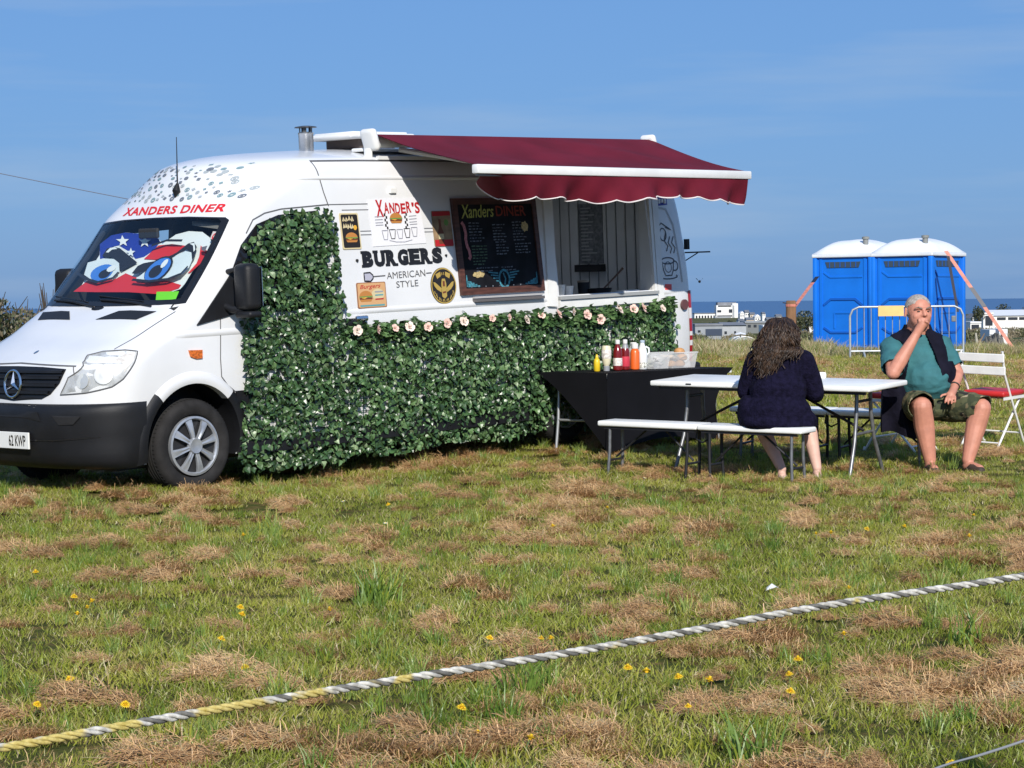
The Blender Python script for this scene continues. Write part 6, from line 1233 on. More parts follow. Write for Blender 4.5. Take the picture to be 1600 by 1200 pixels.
MB().add([(-.17, -.11, 0), (.17, -.11, 0), (.17, .11, 0), (-.17, .11, 0), (-.19, -.13, .14), (.19, -.13, .14), (.19, .13, .14), (-.19, .13, .14)], [(0, 3, 2, 1), (0, 1, 5, 4), (1, 2, 6, 5), (2, 3, 7, 6), (3, 0, 4, 7)]).build('box', clear, bxx); MB().tube([(-.19, -.13, .14), (.19, -.13, .14), (.19, .13, .14), (-.19, .13, .14)], 0.007, 6, closed=True).build('rim', clear, bxx)
bun = M('bun_tan', (0.50, 0.26, 0.10), 0.6, var=0.2, vscale=14); bread = M('paper_buff', (0.62, 0.50, 0.38), 0.7)
for k, (x, y, z) in enumerate(((-.09, -.03, 0.01), (.02, -.04, 0.01), (.11, .02, 0.01), (-.04, .04, 0.06), (.08, -.03, 0.065), (.12, 0.03, 0.12))):
    m_ = MB().lathe([(0.03, 0), (0.05, 0.01), (0.053, 0.028), (0.042, 0.05), (0.02, 0.06), (0.0, 0.062)], 16); m_.v = [(a + x, b + y, c + z) for a, b, c in m_.v]; m_.build('bun', bun, bxx, smooth=50)
MB().rbox((-.07, 0, 0.10), (0.14, 0.16, 0.03), 0.01, rot=Euler((0.1, 0.15, 0.3)).to_matrix()).build('paper_bag', bread, bxx)
gp = bottle('clear_jar', 'clear plastic water jug standing behind the plastic tub', 1.05, 0.55, [(0.045, 0), (0.05, 0.01), (0.05, 0.17), (0.03, 0.21), (0.028, 0.22)], clear, (('lid', [(0.03, 0.22), (0.032, 0.223), (0.03, 0.24), (0.02, 0.242)], m_cap),), 'jug', 'sauce bottles on the black table')

# ------------------------------------------------------------------ white folding bistro chairs with red seats
chair_w = M('chair_white', (0.76, 0.75, 0.72), 0.4, var=0.05, vscale=10); chair_r = M('seat_red', (0.52, 0.02, 0.018), 0.5, var=0.1, vscale=6)
def chair(label, x, y, yaw):
    r = place('folding_chair', label, 'chair', x, y, yaw, 'white folding chairs', slope_tilt(x, y, yaw))
    for s in (-1, 1):
        MB().tube([(s * 0.20, -0.25, 0.86), (s * 0.20, -0.20, 0.66), (s * 0.20, -0.06, 0.44), (s * 0.20, 0.24, -0.01)], 0.011, 8).build('back_post', chair_w, r, smooth=50)
        MB().tube([(s * 0.175, 0.19, 0.44), (s * 0.175, -0.02, 0.24), (s * 0.175, -0.27, -0.01)], 0.011, 8).build('leg', chair_w, r, smooth=50)
        MB().lathe([(0.013, -0.013), (0.016, 0), (0.012, 0.02)], 10, c=(s * 0.20, 0.243, 0)).build('foot_cap', chair_w, r)
    for z, y in ((0.80, -0.237), (0.685, -0.207)): MB().rbox((0, y - 0.014, z), (0.44, 0.018, 0.075), 0.007).build('back_slat', chair_w, r)
    MB().tube([(-0.175, -0.22, 0.045), (0.175, -0.22, 0.045)], 0.008, 6).build('cross_bar', chair_w, r); MB().tube([(-0.20, 0.16, 0.11), (0.20, 0.16, 0.11)], 0.008, 6).build('cross_bar', chair_w, r); MB().tube([(-0.20, -0.05, 0.43), (0.20, -0.05, 0.43)], 0.008, 6).build('cross_bar', chair_w, r)
    for k in range(2): MB().box(-0.205 + 0.40 * k, -0.195 + 0.40 * k, -0.2, 0.2, 0.425, 0.45).build('seat_rail', chair_w, r)
    MB().rbox((0, 0.01, 0.475), (0.40, 0.42, 0.05), 0.02, seg=3).build('seat', chair_r, r, smooth=40)
    return r
chair('white folding chair with a red seat standing clear beyond the seated man', 4.30, 20.05, radians(-38))
chair('white folding chair mostly hidden behind the man and the navy jacket', 3.42, 19.72, radians(48))

# ------------------------------------------------------------------ people
def sphere_into(mb, c, r, n=14, m=9, rot=None):
    rx, ry, rz = (r, r, r) if not isinstance(r, (tuple, list)) else r; vs_ = []; R = rot or Matrix.Identity(3)
    for i in range(m + 1):
        th = pi * i / m
        for k in range(n): vs_.append(R @ Vector((rx * sin(th) * cos(2 * pi * k / n), ry * sin(th) * sin(2 * pi * k / n), rz * cos(th))) + Vector(c))
    mb.add(vs_, [(i * n + k, (i + 1) * n + k, (i + 1) * n + (k + 1) % n, i * n + (k + 1) % n) for i in range(m) for k in range(n)])
def limb(mb, pts, rad, n=14):
    """tapered limb through joints, balls at the joints"""
    for i in range(len(pts) - 1):
        a, b = Vector(pts[i]), Vector(pts[i + 1]); K = max(2, int((b - a).length / (0.22 * max(rad[i], rad[i + 1]))) + 1)
        for k in range(K + 1): t = k / K; sphere_into(mb, a.lerp(b, t), rad[i] * (1 - t) + rad[i + 1] * t, n, 8)
def melt(name, mb, mat, parent, origin, voxel=0.01, smooth=6, keep=None, solid=0.0, factor=0.5, folds=None):
    """fuse overlapping volumes into one continuous skin"""
    o = mb.build(name, mat); md = o.modifiers.new('r', 'REMESH'); md.mode = 'VOXEL'; md.voxel_size = voxel; md.use_smooth_shade = True
    if smooth: sm = o.modifiers.new('s', 'SMOOTH'); sm.factor = factor; sm.iterations = smooth
    bake(o)
    if folds:          # soft creases in cloth: push the surface along its normal
        amp, fx_, fy_, fz_, sd = folds; me = o.data; nn = [v.normal.copy() for v in me.vertices]
        for v, n_ in zip(me.vertices, nn):
            c_ = v.co; a_ = mnoise.noise(Vector((c_.x * fx_ + sd, c_.y * fy_, c_.z * fz_))); v.co = c_ + n_ * amp * ((1 - abs(a_) * 3.2) * 0.7 + 0.5 * mnoise.noise(Vector((c_.x * fx_ * 2.3, c_.y * fy_ * 2, c_.z * fz_ * 2 + sd))))
    if keep is not None:
        bm = bmesh.new(); bm.from_mesh(o.data); dead = [f for f in bm.faces if not keep(f.calc_center_median())]; bmesh.ops.delete(bm, geom=dead, context='FACES')
        bmesh.ops.smooth_vert(bm, verts=[v for v in bm.verts if v.is_boundary], factor=0.5, use_axis_x=True, use_axis_y=True, use_axis_z=True); bm.to_mesh(o.data); bm.free()
    if solid: md = o.modifiers.new('t', 'SOLIDIFY'); md.thickness = solid; md.offset = 1; bake(o)
    me = o.data; me.transform(Matrix.Translation(-Vector(origin))); me.polygons.foreach_set('use_smooth', [True] * len(me.polygons))
    if not me.materials: me.materials.append(mat)
    o.parent = parent; return o
def finger(mb, base, d1, d2, d3, L, r):
    p = Vector(base); pts = [p]
    for d, f in ((d1, 0.45), (d2, 0.32), (d3, 0.25)): p = p + Vector(d).normalized() * L * f; pts.append(p)
    limb(mb, pts, [r, r * 0.96, r * 0.9, r * 0.78], 10)
skin = M('skin', (0.53, 0.225, 0.15), 0.55, var=0.10, vscale=14, sub=0.1, bump=0.05, bscale=120); skin_pale = M('skin_pale', (0.64, 0.40, 0.32), 0.55, var=0.08, vscale=14)

# ---------------- the man, chin on his fist
MO = Vector((3.45, 18.50, gz(3.45, 18.5))); man = thing('person', 'heavy-set man in a teal shirt, navy gilet and camouflage shorts, fist to his mouth', 'person', loc=MO)
HC = Vector((3.36, 18.47, 1.342)); HY = radians(12); HS_ = Vector((1.28, 1.15, 1.16))                                  # head centre, turned to the viewer's right
def hd_(x, y, z):
    x, y, z = x * HS_.x, y * HS_.y, z * HS_.z; c, s = cos(HY), sin(HY); return HC + Vector((x * c - y * s, x * s + y * c, z))  # x to viewer's right, y away, z up
b = MB()
sphere_into(b, hd_(0, 0.012, 0.022), (0.101, 0.110, 0.112), 20, 14, Matrix.Rotation(HY, 3, 'Z')); sphere_into(b, hd_(0, -0.028, -0.035), (0.090, 0.082, 0.095), 20, 14, Matrix.Rotation(HY, 3, 'Z'))
sphere_into(b, hd_(0, -0.045, -0.085), (0.064, 0.054, 0.042), 16, 10); limb(b, [hd_(0, -0.092, 0.018), hd_(0, -0.112, -0.018)], [0.011, 0.017]); 
for s in (-1, 1):
    sphere_into(b, hd_(s * 0.014, -0.098, -0.022), 0.011, 10, 8); sphere_into(b, hd_(s * 0.043, -0.062, -0.028), (0.026, 0.026, 0.026), 12, 8)
    limb(b, [hd_(s * 0.012, -0.092, 0.026), hd_(s * 0.052, -0.076, 0.028)], [0.011, 0.010]); limb(b, [hd_(s * 0.084, 0.012, 0.022), hd_(s * 0.088, 0.022, -0.028)], [0.014, 0.010])
limb(b, [hd_(-0.022, -0.096, -0.060), hd_(0.022, -0.096, -0.060)], [0.008, 0.008])
NB = Vector((3.36, 18.56, 1.17)); limb(b, [HC + Vector((0, 0.03, -0.08)), NB], [0.086, 0.105])
sphere_into(b, (3.36, 18.58, 1.02), (0.22, 0.145, 0.20)); sphere_into(b, (3.42, 18.53, 0.79), (0.195, 0.185, 0.18)); sphere_into(b, (3.44, 18.62, 0.60), (0.205, 0.17, 0.13))
SR, SL = Vector((3.155, 18.55, 1.05)), Vector((3.565, 18.60, 1.05)); ER, WR = Vector((3.115, 18.28, 0.855)), Vector((3.31, 18.31, 1.165)); EL, WL = Vector((3.685, 18.53, 0.835)), Vector((3.625, 18.36, 0.715))
limb(b, [SR, ER], [0.085, 0.060]); limb(b, [ER, ER.lerp(WR, 0.3), WR], [0.058, 0.060, 0.036]); limb(b, [SL, EL], [0.085, 0.055]); limb(b, [EL, EL.lerp(WL, 0.3), WL], [0.052, 0.053, 0.034])
# right fist: palm, four curled fingers, thumb over them
FC = Vector((3.356, 18.305, 1.245)); limb(b, [WR, FC], [0.036, 0.040]); sphere_into(b, FC, (0.040, 0.034, 0.042))
for k in range(4): finger(b, FC + Vector((-0.032 + 0.021 * k, 0.012, 0.036 - 0.004 * abs(k - 1.5))), (0.1, -0.9, 0.35), (0.05, -0.35, -0.95), (0, 0.9, -0.5), (0.070, 0.076, 0.072, 0.058)[k], 0.0115)
finger(b, FC + Vector((0.034, -0.002, -0.012)), (0.45, -0.7, 0.6), (-0.5, -0.7, 0.5), (-0.8, -0.3, 0.4), 0.066, 0.0125)
# left hand resting on the thigh, fingers spread and drooping
PC = Vector((3.585, 18.28, 0.665)); limb(b, [WL, PC], [0.033, 0.036]); sphere_into(b, PC, (0.042, 0.036, 0.026), rot=Euler((0.5, 0.3, 0.4)).to_matrix())
for k in range(4): finger(b, PC + Vector((-0.034 + 0.020 * k, -0.022 - 0.004 * k, -0.012)), (-0.45 + 0.12 * k, -0.7, -0.45), (-0.35 + 0.1 * k, -0.35, -0.85), (-0.2, -0.05, -1), (0.068, 0.078, 0.074, 0.060)[k], 0.0105)
finger(b, PC + Vector((-0.038, 0.006, 0.004)), (-0.9, -0.25, -0.1), (-0.8, -0.5, -0.35), (-0.5, -0.6, -0.6), 0.062, 0.0115)
HR, HL = Vector((3.335, 18.60, 0.575)), Vector((3.545, 18.60, 0.575)); KR, KL = Vector((3.325, 18.16, 0.575)), Vector((3.825, 18.25, 0.555)); AR, AL = Vector((3.395, 18.19, 0.135)), Vector((3.705, 18.20, 0.135))
limb(b, [HR, KR], [0.115, 0.082]); limb(b, [HL, KL], [0.115, 0.082])
for K_, A_, T_ in ((KR, AR, Vector((3.405, 18.04, 0.075))), (KL, AL, Vector((3.775, 18.07, 0.075)))):
    m1 = K_.lerp(A_, 0.32) + Vector((0, 0.03, 0)); limb(b, [K_, m1, K_.lerp(A_, 0.7) + Vector((0, 0.015, 0)), A_], [0.082, 0.088, 0.068, 0.050]); sphere_into(b, A_ + Vector((0, 0.035, -0.06)), 0.042); limb(b, [A_ + Vector((0, 0, -0.045)), T_], [0.046, 0.034])
body_man = melt('body', b, skin, man, MO, 0.006, 6)
# facial features
dark_eye = M('eye_in_shade', (0.02, 0.015, 0.012), 0.3); brow_m = M('brow_grey', (0.20, 0.15, 0.12), 0.8); lip_m = M('lip', (0.42, 0.17, 0.14), 0.5)  # eyes all dark: the shade of the sockets is in the colour
for s in (-1, 1):
    e = MB(); sphere_into(e, hd_(s * 0.031, -0.079, 0.004) - MO, (0.0145, 0.010, 0.0065), 12, 8); e.build('eye', dark_eye, man, smooth=60)
    e = MB(); limb(e, [hd_(s * 0.016, -0.099, 0.026) - MO, hd_(s * 0.036, -0.092, 0.034) - MO, hd_(s * 0.054, -0.078, 0.028) - MO], [0.006, 0.0065, 0.004], 8); e.build('eyebrow', brow_m, man, smooth=60)
h_ = MB(); sphere_into(h_, hd_(0, 0.022, 0.030), (0.109, 0.113, 0.114), 24, 16, Matrix.Rotation(HY, 3, 'Z'))
hair_grey = M('hair_grey', (0.36, 0.32, 0.28), 0.8, var=0.25, vscale=40, bump=0.5, bscale=150)
fdir = Vector((sin(HY), -cos(HY), 0))
melt('hair', h_, hair_grey, man, MO, 0.007, 3, keep=lambda c: ((c - HC).dot(fdir) < 0.060 and (c - HC).z > 0.045 + 0.45 * max(0, (c - HC).dot(fdir))) or ((c - HC).dot(fdir) < 0.012 and (c - HC).z > -0.045))
# clothes
teal = M('shirt_teal', (0.030, 0.135, 0.150), 0.85, var=0.14, vscale=7, bump=0.35, bscale=26); navy = M('gilet_navy', (0.006, 0.0055, 0.013), 0.85, spec=0.15, var=0.3, vscale=9, bump=0.5, bscale=18)
c = MB(); sphere_into(c, (3.36, 18.58, 1.00), (0.235, 0.165, 0.20)); sphere_into(c, (3.42, 18.50, 0.785), (0.232, 0.222, 0.20)); sphere_into(c, (3.39, 18.54, 0.91), (0.232, 0.185, 0.20)); sphere_into(c, (3.44, 18.60, 0.66), (0.215, 0.19, 0.10)); limb(c, [NB + Vector((0, 0, -0.02)), (3.36, 18.57, 1.08)], [0.10, 0.13])
limb(c, [SR, SR.lerp(ER, 0.72)], [0.105, 0.098]); limb(c, [SL, SL.lerp(EL, 0.72)], [0.100, 0.084])
UR, UL = (ER - SR).normalized(), (EL - SL).normalized()
melt('t_shirt', c, teal, man, MO, 0.009, 6, folds=(0.009, 7, 7, 11, 2.0), keep=lambda p: not ((p - ER).length < 0.105 and (p - SR).dot(UR) > 0.24) and not ((p - EL).length < 0.10 and (p - SL).dot(UL) > 0.19) and p.z < 1.20 and p.z > 0.60)
g = MB(); sphere_into(g, (3.36, 18.59, 1.00), (0.252, 0.188, 0.21)); sphere_into(g, (3.41, 18.53, 0.81), (0.262, 0.235, 0.23)); sphere_into(g, (3.42, 18.62, 0.64), (0.255, 0.20, 0.12)); sphere_into(g, (3.39, 18.545, 0.91), (0.258, 0.212, 0.22)); limb(g, [NB + Vector((0, 0.01, 0.035)), (3.36, 18.59, 1.06)], [0.105, 0.15]); sphere_into(g, SR + Vector((0.05, 0.01, 0.0)), 0.108); sphere_into(g, SL + Vector((-0.05, 0.01, 0)), 0.106)
def gil(p):
    # open down the front, armholes out, V at the neck
    fr_ = 18.56 - p.y; t = (1.20 - p.z) / 0.55; lo = 3.33 - 0.13 * max(0, t) ** 0.8; hi = 3.39 + 0.17 * max(0, t) ** 0.8
    if fr_ > 0.0 and lo < p.x < hi: return False
    if (p - (SR + UR * 0.10)).length < 0.122 or (p - (SL + UL * 0.10)).length < 0.115: return False
    if (p.x < 3.145 and p.z > 0.93) or (p.x > 3.575 and p.z > 0.93): return False
    return p.z > 0.57 and p.z < 1.235 and not (p.z > 1.20 and fr_ > 0.04)
melt('gilet', g, navy, man, MO, 0.009, 5, folds=(0.007, 8, 8, 6, 5.0), keep=gil, solid=0.014)
def camo():
    m = bpy.data.materials.new('camouflage'); m.use_nodes = True; nt = m.node_tree; N = nt.nodes; L = nt.links; b_ = N['Principled BSDF']; b_.inputs['Roughness'].default_value = 0.9; tc = N.new('ShaderNodeTexCoord'); prev = None
    base = (0.085, 0.090, 0.040, 1)
    for sc, th, col, off in ((9, 0.54, (0.045, 0.055, 0.025, 1), 0), (8, 0.58, (0.16, 0.13, 0.065, 1), 3.1), (11, 0.63, (0.36, 0.30, 0.19, 1), 7.7), (10, 0.62, (0.018, 0.018, 0.014, 1), 11.3)):
        mp = N.new('ShaderNodeMapping'); mp.inputs['Location'].default_value = (off, off, 0); mp.inputs['Scale'].default_value = (1, 1, 1.5); L.new(tc.outputs['Object'], mp.inputs[0]); no = N.new('ShaderNodeTexNoise'); no.inputs['Scale'].default_value = sc; no.inputs['Detail'].default_value = 2; L.new(mp.outputs[0], no.inputs['Vector'])
        rp = N.new('ShaderNodeValToRGB'); rp.color_ramp.elements[0].position = th; rp.color_ramp.elements[1].position = th + 0.02; L.new(no.outputs['Fac'], rp.inputs['Fac']); mx = N.new('ShaderNodeMixRGB'); mx.inputs['Color2'].default_value = col; L.new(rp.outputs[0], mx.inputs['Fac'])
        if prev: L.new(prev, mx.inputs['Color1'])
        else: mx.inputs['Color1'].default_value = base
        prev = mx.outputs[0]
    L.new(prev, b_.inputs['Base Color']); nb_ = N.new('ShaderNodeTexNoise'); nb_.inputs['Scale'].default_value = 16; L.new(tc.outputs['Object'], nb_.inputs['Vector']); bp = N.new('ShaderNodeBump'); bp.inputs['Strength'].default_value = 0.6; bp.inputs['Distance'].default_value = 0.02; L.new(nb_.outputs['Fac'], bp.inputs['Height']); L.new(bp.outputs[0], b_.inputs['Normal']); return m
sh = MB(); sphere_into(sh, (3.44, 18.62, 0.60), (0.235, 0.195, 0.135)); limb(sh, [HR, HR.lerp(KR, 0.55), KR + Vector((-0.005, -0.012, 0.01))], [0.135, 0.124, 0.101]); limb(sh, [HL, HL.lerp(KL, 0.55), KL + Vector((0.012, -0.008, 0.0))], [0.135, 0.124, 0.101]); sphere_into(sh, (3.46, 18.46, 0.55), (0.14, 0.14, 0.09))
def shk(p):
    for K_, H_ in ((KR, HR), (KL, HL)):
        d = (K_ - H_).normalized()
        if (p - K_).dot(d) > 0.012 + 0.25 * (p - K_).z: return False
    return True
melt('shorts', sh, camo(), man, MO, 0.009, 5, folds=(0.010, 9, 6, 9, 9.0), keep=shk, solid=0.008)
shoe = M('shoe_brown', (0.05, 0.032, 0.022), 0.7, var=0.3, vscale=20)
for A_, T_ in ((AR, Vector((3.405, 18.04, 0.075))), (AL, Vector((3.775, 18.07, 0.075)))):
    f = MB(); limb(f, [A_ + Vector((0, 0.03, -0.075)), A_.lerp(T_, 0.5) + Vector((0, 0, -0.035)), T_ + Vector((0, -0.01, -0.02))], [0.050, 0.052, 0.042]); melt('shoe', f, shoe, man, MO, 0.009, 3, keep=lambda p: p.z < 0.11)
w_ = MB(); ax = (EL - WL).normalized(); u = ax.orthogonal().normalized(); v = ax.cross(u); wc = WL + ax * 0.03; w_.tube([wc + (u * cos(2 * pi * k / 20) + v * sin(2 * pi * k / 20)) * 0.039 - MO for k in range(20)], 0.007, 8, closed=True); w_.build('wristband', M('band_dark', (0.03, 0.025, 0.02), 0.6), man, smooth=50)
# navy jacket hanging from the end of the far bench
JO = Vector((3.19, 18.52, 0.36)); j = MB(); n1, n2 = 16, 14; vs_ = []
for side_ in (0, 1):
    for i in range(n1 + 1):
        u = i / n1
        for k in range(n2 + 1):
            q = k / n2; x = 3.055 + 0.30 * u + 0.03 * (1 - q) * (u - 0.5) + 0.05 * (1 - q) * u; z = 0.775 - 0.42 * (1 - q) - 0.05 * u * (1 - q) + 0.02 * sin(u * 7); y = 18.44 + 0.05 * sin(u * 8 + q * 2) * (1 - q * 0.6) + 0.06 * u + (0.035 + 0.05 * sin(pi * u) * (1 - 0.4 * q)) * (1 if side_ else -1)
            vs_.append((x, y, z))
N_ = (n1 + 1) * (n2 + 1); F_ = [(i * (n2 + 1) + k, (i + 1) * (n2 + 1) + k, (i + 1) * (n2 + 1) + k + 1, i * (n2 + 1) + k + 1) for i in range(n1) for k in range(n2)]
edge = [i * (n2 + 1) for i in range(n1 + 1)] + [n1 * (n2 + 1) + k for k in range(1, n2 + 1)] + [i * (n2 + 1) + n2 for i in range(n1 - 1, -1, -1)] + [k for k in range(n2 - 1, 0, -1)]
j.add(vs_, F_ + [tuple(a + N_ for a in f[::-1]) for f in F_] + [(edge[i], edge[i] + N_, edge[(i + 1) % len(edge)] + N_, edge[(i + 1) % len(edge)]) for i in range(len(edge))])
jo = j.build('jacket', navy, None, mw=Matrix.Identity(4), smooth=60, recalc=True); tag(jo, 'navy jacket draped over the table corner beside the seated man', 'jacket')

# ---------------- the woman, seen from behind
WO = Vector((2.08, 17.55, gz(2.08, 17.55))); wom = thing('person', 'woman with long curly brown hair in a navy knitted coat, seen from behind', 'person', loc=WO)
WH = Vector((2.125, 17.72, 1.195)); b = MB()
sphere_into(b, WH + Vector((0, 0, 0.01)), (0.075, 0.092, 0.10), 18, 12); sphere_into(b, WH + Vector((0, 0.035, -0.05)), (0.058, 0.06, 0.07), 16, 10); limb(b, [WH + Vector((0, 0.10, 0.0)), WH + Vector((0, 0.115, -0.025))], [0.010, 0.014]); limb(b, [WH + Vector((0, 0, -0.06)), (2.11, 17.68, 1.02)], [0.052, 0.060])
for s in (-1, 1): sphere_into(b, WH + Vector((s * 0.076, 0, -0.005)), (0.012, 0.02, 0.03), 10, 8)
sphere_into(b, (2.10, 17.65, 0.90), (0.19, 0.12, 0.16)); sphere_into(b, (2.09, 17.62, 0.72), (0.17, 0.13, 0.16)); sphere_into(b, (2.08, 17.60, 0.55), (0.20, 0.15, 0.11))
wSL, wSR = Vector((1.93, 17.67, 0.98)), Vector((2.30, 17.66, 0.97)); wEL, wER = Vector((1.86, 17.74, 0.74)), Vector((2.40, 17.72, 0.72)); wWL, wWR = Vector((1.99, 17.96, 0.83)), Vector((2.30, 17.95, 0.83))
for S_, E_, W_, sx in ((wSL, wEL, wWL, 1), (wSR, wER, wWR, -1)):
    limb(b, [S_, E_, W_], [0.06, 0.045, 0.030]); P_ = W_ + Vector((sx * 0.03, 0.05, 0.0)); limb(b, [W_, P_], [0.028, 0.030]); sphere_into(b, P_, (0.034, 0.040, 0.02))
    for k in range(4): finger(b, P_ + Vector((-0.024 + 0.016 * k, 0.03, 0)), (0, 1, 0.1), (0, 0.8, -0.5), (0, 0.4, -0.9), (0.058, 0.066, 0.062, 0.05)[k], 0.0088)
    finger(b, P_ + Vector((sx * 0.032, 0.0, 0)), (sx, 0.5, 0), (sx * 0.6, 0.9, -0.1), (0, 1, -0.2), 0.052, 0.0095)
for hx, kx, ax_, ay in ((2.0, 1.96, 2.14, 17.80), (2.17, 2.36, 2.43, 17.86)):
    H_ = Vector((hx, 17.62, 0.54)); K_ = Vector((kx, 18.0, 0.52)); A_ = Vector((ax_, ay, 0.11)); limb(b, [H_, K_], [0.095, 0.066]); m1 = K_.lerp(A_, 0.35) + Vector((0, -0.02, 0)); limb(b, [K_, m1, A_], [0.060, 0.064, 0.038]); sphere_into(b, A_ + Vector((0, -0.025, -0.055)), 0.033); limb(b, [A_ + Vector((0, 0, -0.04)), A_ + Vector((0.03, 0.15, -0.075))], [0.036, 0.026])
melt('body', b, skin_pale, wom, WO, 0.0065, 4)
coat_m = M('coat_navy_knit', (0.007, 0.006, 0.019), 0.95, var=0.35, vscale=30, bump=0.6, bscale=70, spec=0.1)
c = MB(); sphere_into(c, (2.105, 17.65, 0.92), (0.225, 0.15, 0.165)); sphere_into(c, (2.09, 17.60, 0.74), (0.225, 0.185, 0.20)); sphere_into(c, (2.08, 17.57, 0.58), (0.275, 0.215, 0.16)); sphere_into(c, (2.07, 17.56, 0.50), (0.295, 0.215, 0.10)); sphere_into(c, (2.30, 17.60, 0.50), (0.10, 0.19, 0.10)); sphere_into(c, (1.84, 17.60, 0.58), (0.07, 0.12, 0.13))
limb(c, [wSL, wEL, wEL.lerp(wWL, 0.85)], [0.088, 0.080, 0.060]); limb(c, [wSR, wER, wER.lerp(wWR, 0.85)], [0.088, 0.082, 0.060]); limb(c, [(2.11, 17.68, 1.04), (2.10, 17.66, 0.96)], [0.085, 0.14])
for kx, hx in ((1.96, 2.0), (2.30, 2.17)): limb(c, [(hx, 17.65, 0.53), (kx * 0.6 + hx * 0.4, 17.86, 0.53)], [0.13, 0.105])
melt('coat', c, coat_m, wom, WO, 0.009, 6, folds=(0.010, 7, 7, 4, 3.0), keep=lambda p: p.z > 0.435 - 0.05 * (p.x > 2.2) and p.z < 1.07)
# long curly hair: a cap and many twisting locks falling to her left
hair_b = M('hair_brown', (0.020, 0.011, 0.007), 0.5, var=0.35, vscale=18, spec=0.4); hair_l = M('hair_chestnut', (0.050, 0.028, 0.016), 0.5, var=0.35, vscale=18, spec=0.4)
h_ = MB(); sphere_into(h_, WH + Vector((0, -0.012, 0.005)), (0.118, 0.115, 0.112), 20, 14); limb(h_, [WH + Vector((-0.01, -0.02, -0.02)), (2.07, 17.60, 1.03)], [0.115, 0.115])
melt('hair', h_, hair_b, wom, WO, 0.010, 4, keep=lambda p: not (p.y > WH.y + 0.045 and p.z < WH.z + 0.07))
rgh = random.Random(17)
for grp_, m_ in ((0, hair_b), (1, hair_l)):
    mb = MB()
    for i in range(340):
        th = rgh.uniform(-2.6, -0.5) if rgh.random() < 0.8 else rgh.uniform(-3.4, 0.3); ph = rgh.uniform(0.1, 1.25)
        ph *= 1.35; p = WH + Vector((0.128 * cos(th) * sin(ph + 0.2), 0.124 * sin(th) * sin(ph + 0.2) - 0.01, 0.118 * cos(ph) + 0.004)); pts = []; L = rgh.uniform(0.16, 0.30) * (1.25 if p.x < WH.x else 0.8); n = 15; r0 = rgh.uniform(0.004, 0.0085); fr_ = rgh.uniform(12, 36); a0 = rgh.uniform(0, 6); out = Vector((cos(th), sin(th), 0))
        tx = 2.085 + (p.x - WH.x) * 1.25 + rgh.gauss(-0.03, 0.035)
        for k in range(n + 1):
            t = k / n; z = p.z - L * t; q = Vector((p.x + (tx - p.x) * t ** 1.3, p.y - 0.05 * sin(pi * min(1, t * 1.2)) - (0.03 if z < 1.05 else 0), z)) + out * 0.02 * sin(pi * t); w = 0.012 * min(1, t * 4 + 0.2)
            q += Vector((cos(a0 + t * fr_ * L * 2.4), 0.6 * sin(a0 + t * fr_ * L * 2.4), 0)) * w
            # keep the locks outside the coat
            ce = Vector((2.10, 17.65, min(q.z, 1.0))); e = Vector(((q.x - ce.x) / 0.235, (q.y - ce.y) / (0.165 if q.z > 0.85 else 0.195), 0))
            if q.z < 1.08 and e.length < 1.0: q.y = ce.y - sqrt(max(0, 1 - e.x ** 2)) * (0.165 if q.z > 0.85 else 0.195) - rgh.uniform(0, 0.02)
            pts.append(q - WO)
        mb.tube(pts, [r0 * (1 - 0.55 * (k / n) ** 2) for k in range(n + 1)], 6)
    o = mb.build('hair_locks', m_, wom, smooth=60); o['kind'] = 'stuff'
for ax_, ay in ((2.14, 17.80), (2.43, 17.86)):
    f = MB(); limb(f, [(ax_, ay - 0.025, 0.045), (ax_ + 0.015, ay + 0.07, 0.04), (ax_ + 0.03, ay + 0.16, 0.035)], [0.036, 0.038, 0.030]); melt('shoe', f, M('shoe_pale', (0.55, 0.42, 0.36), 0.6), wom, WO, 0.009, 3, keep=lambda p: p.z < 0.075)

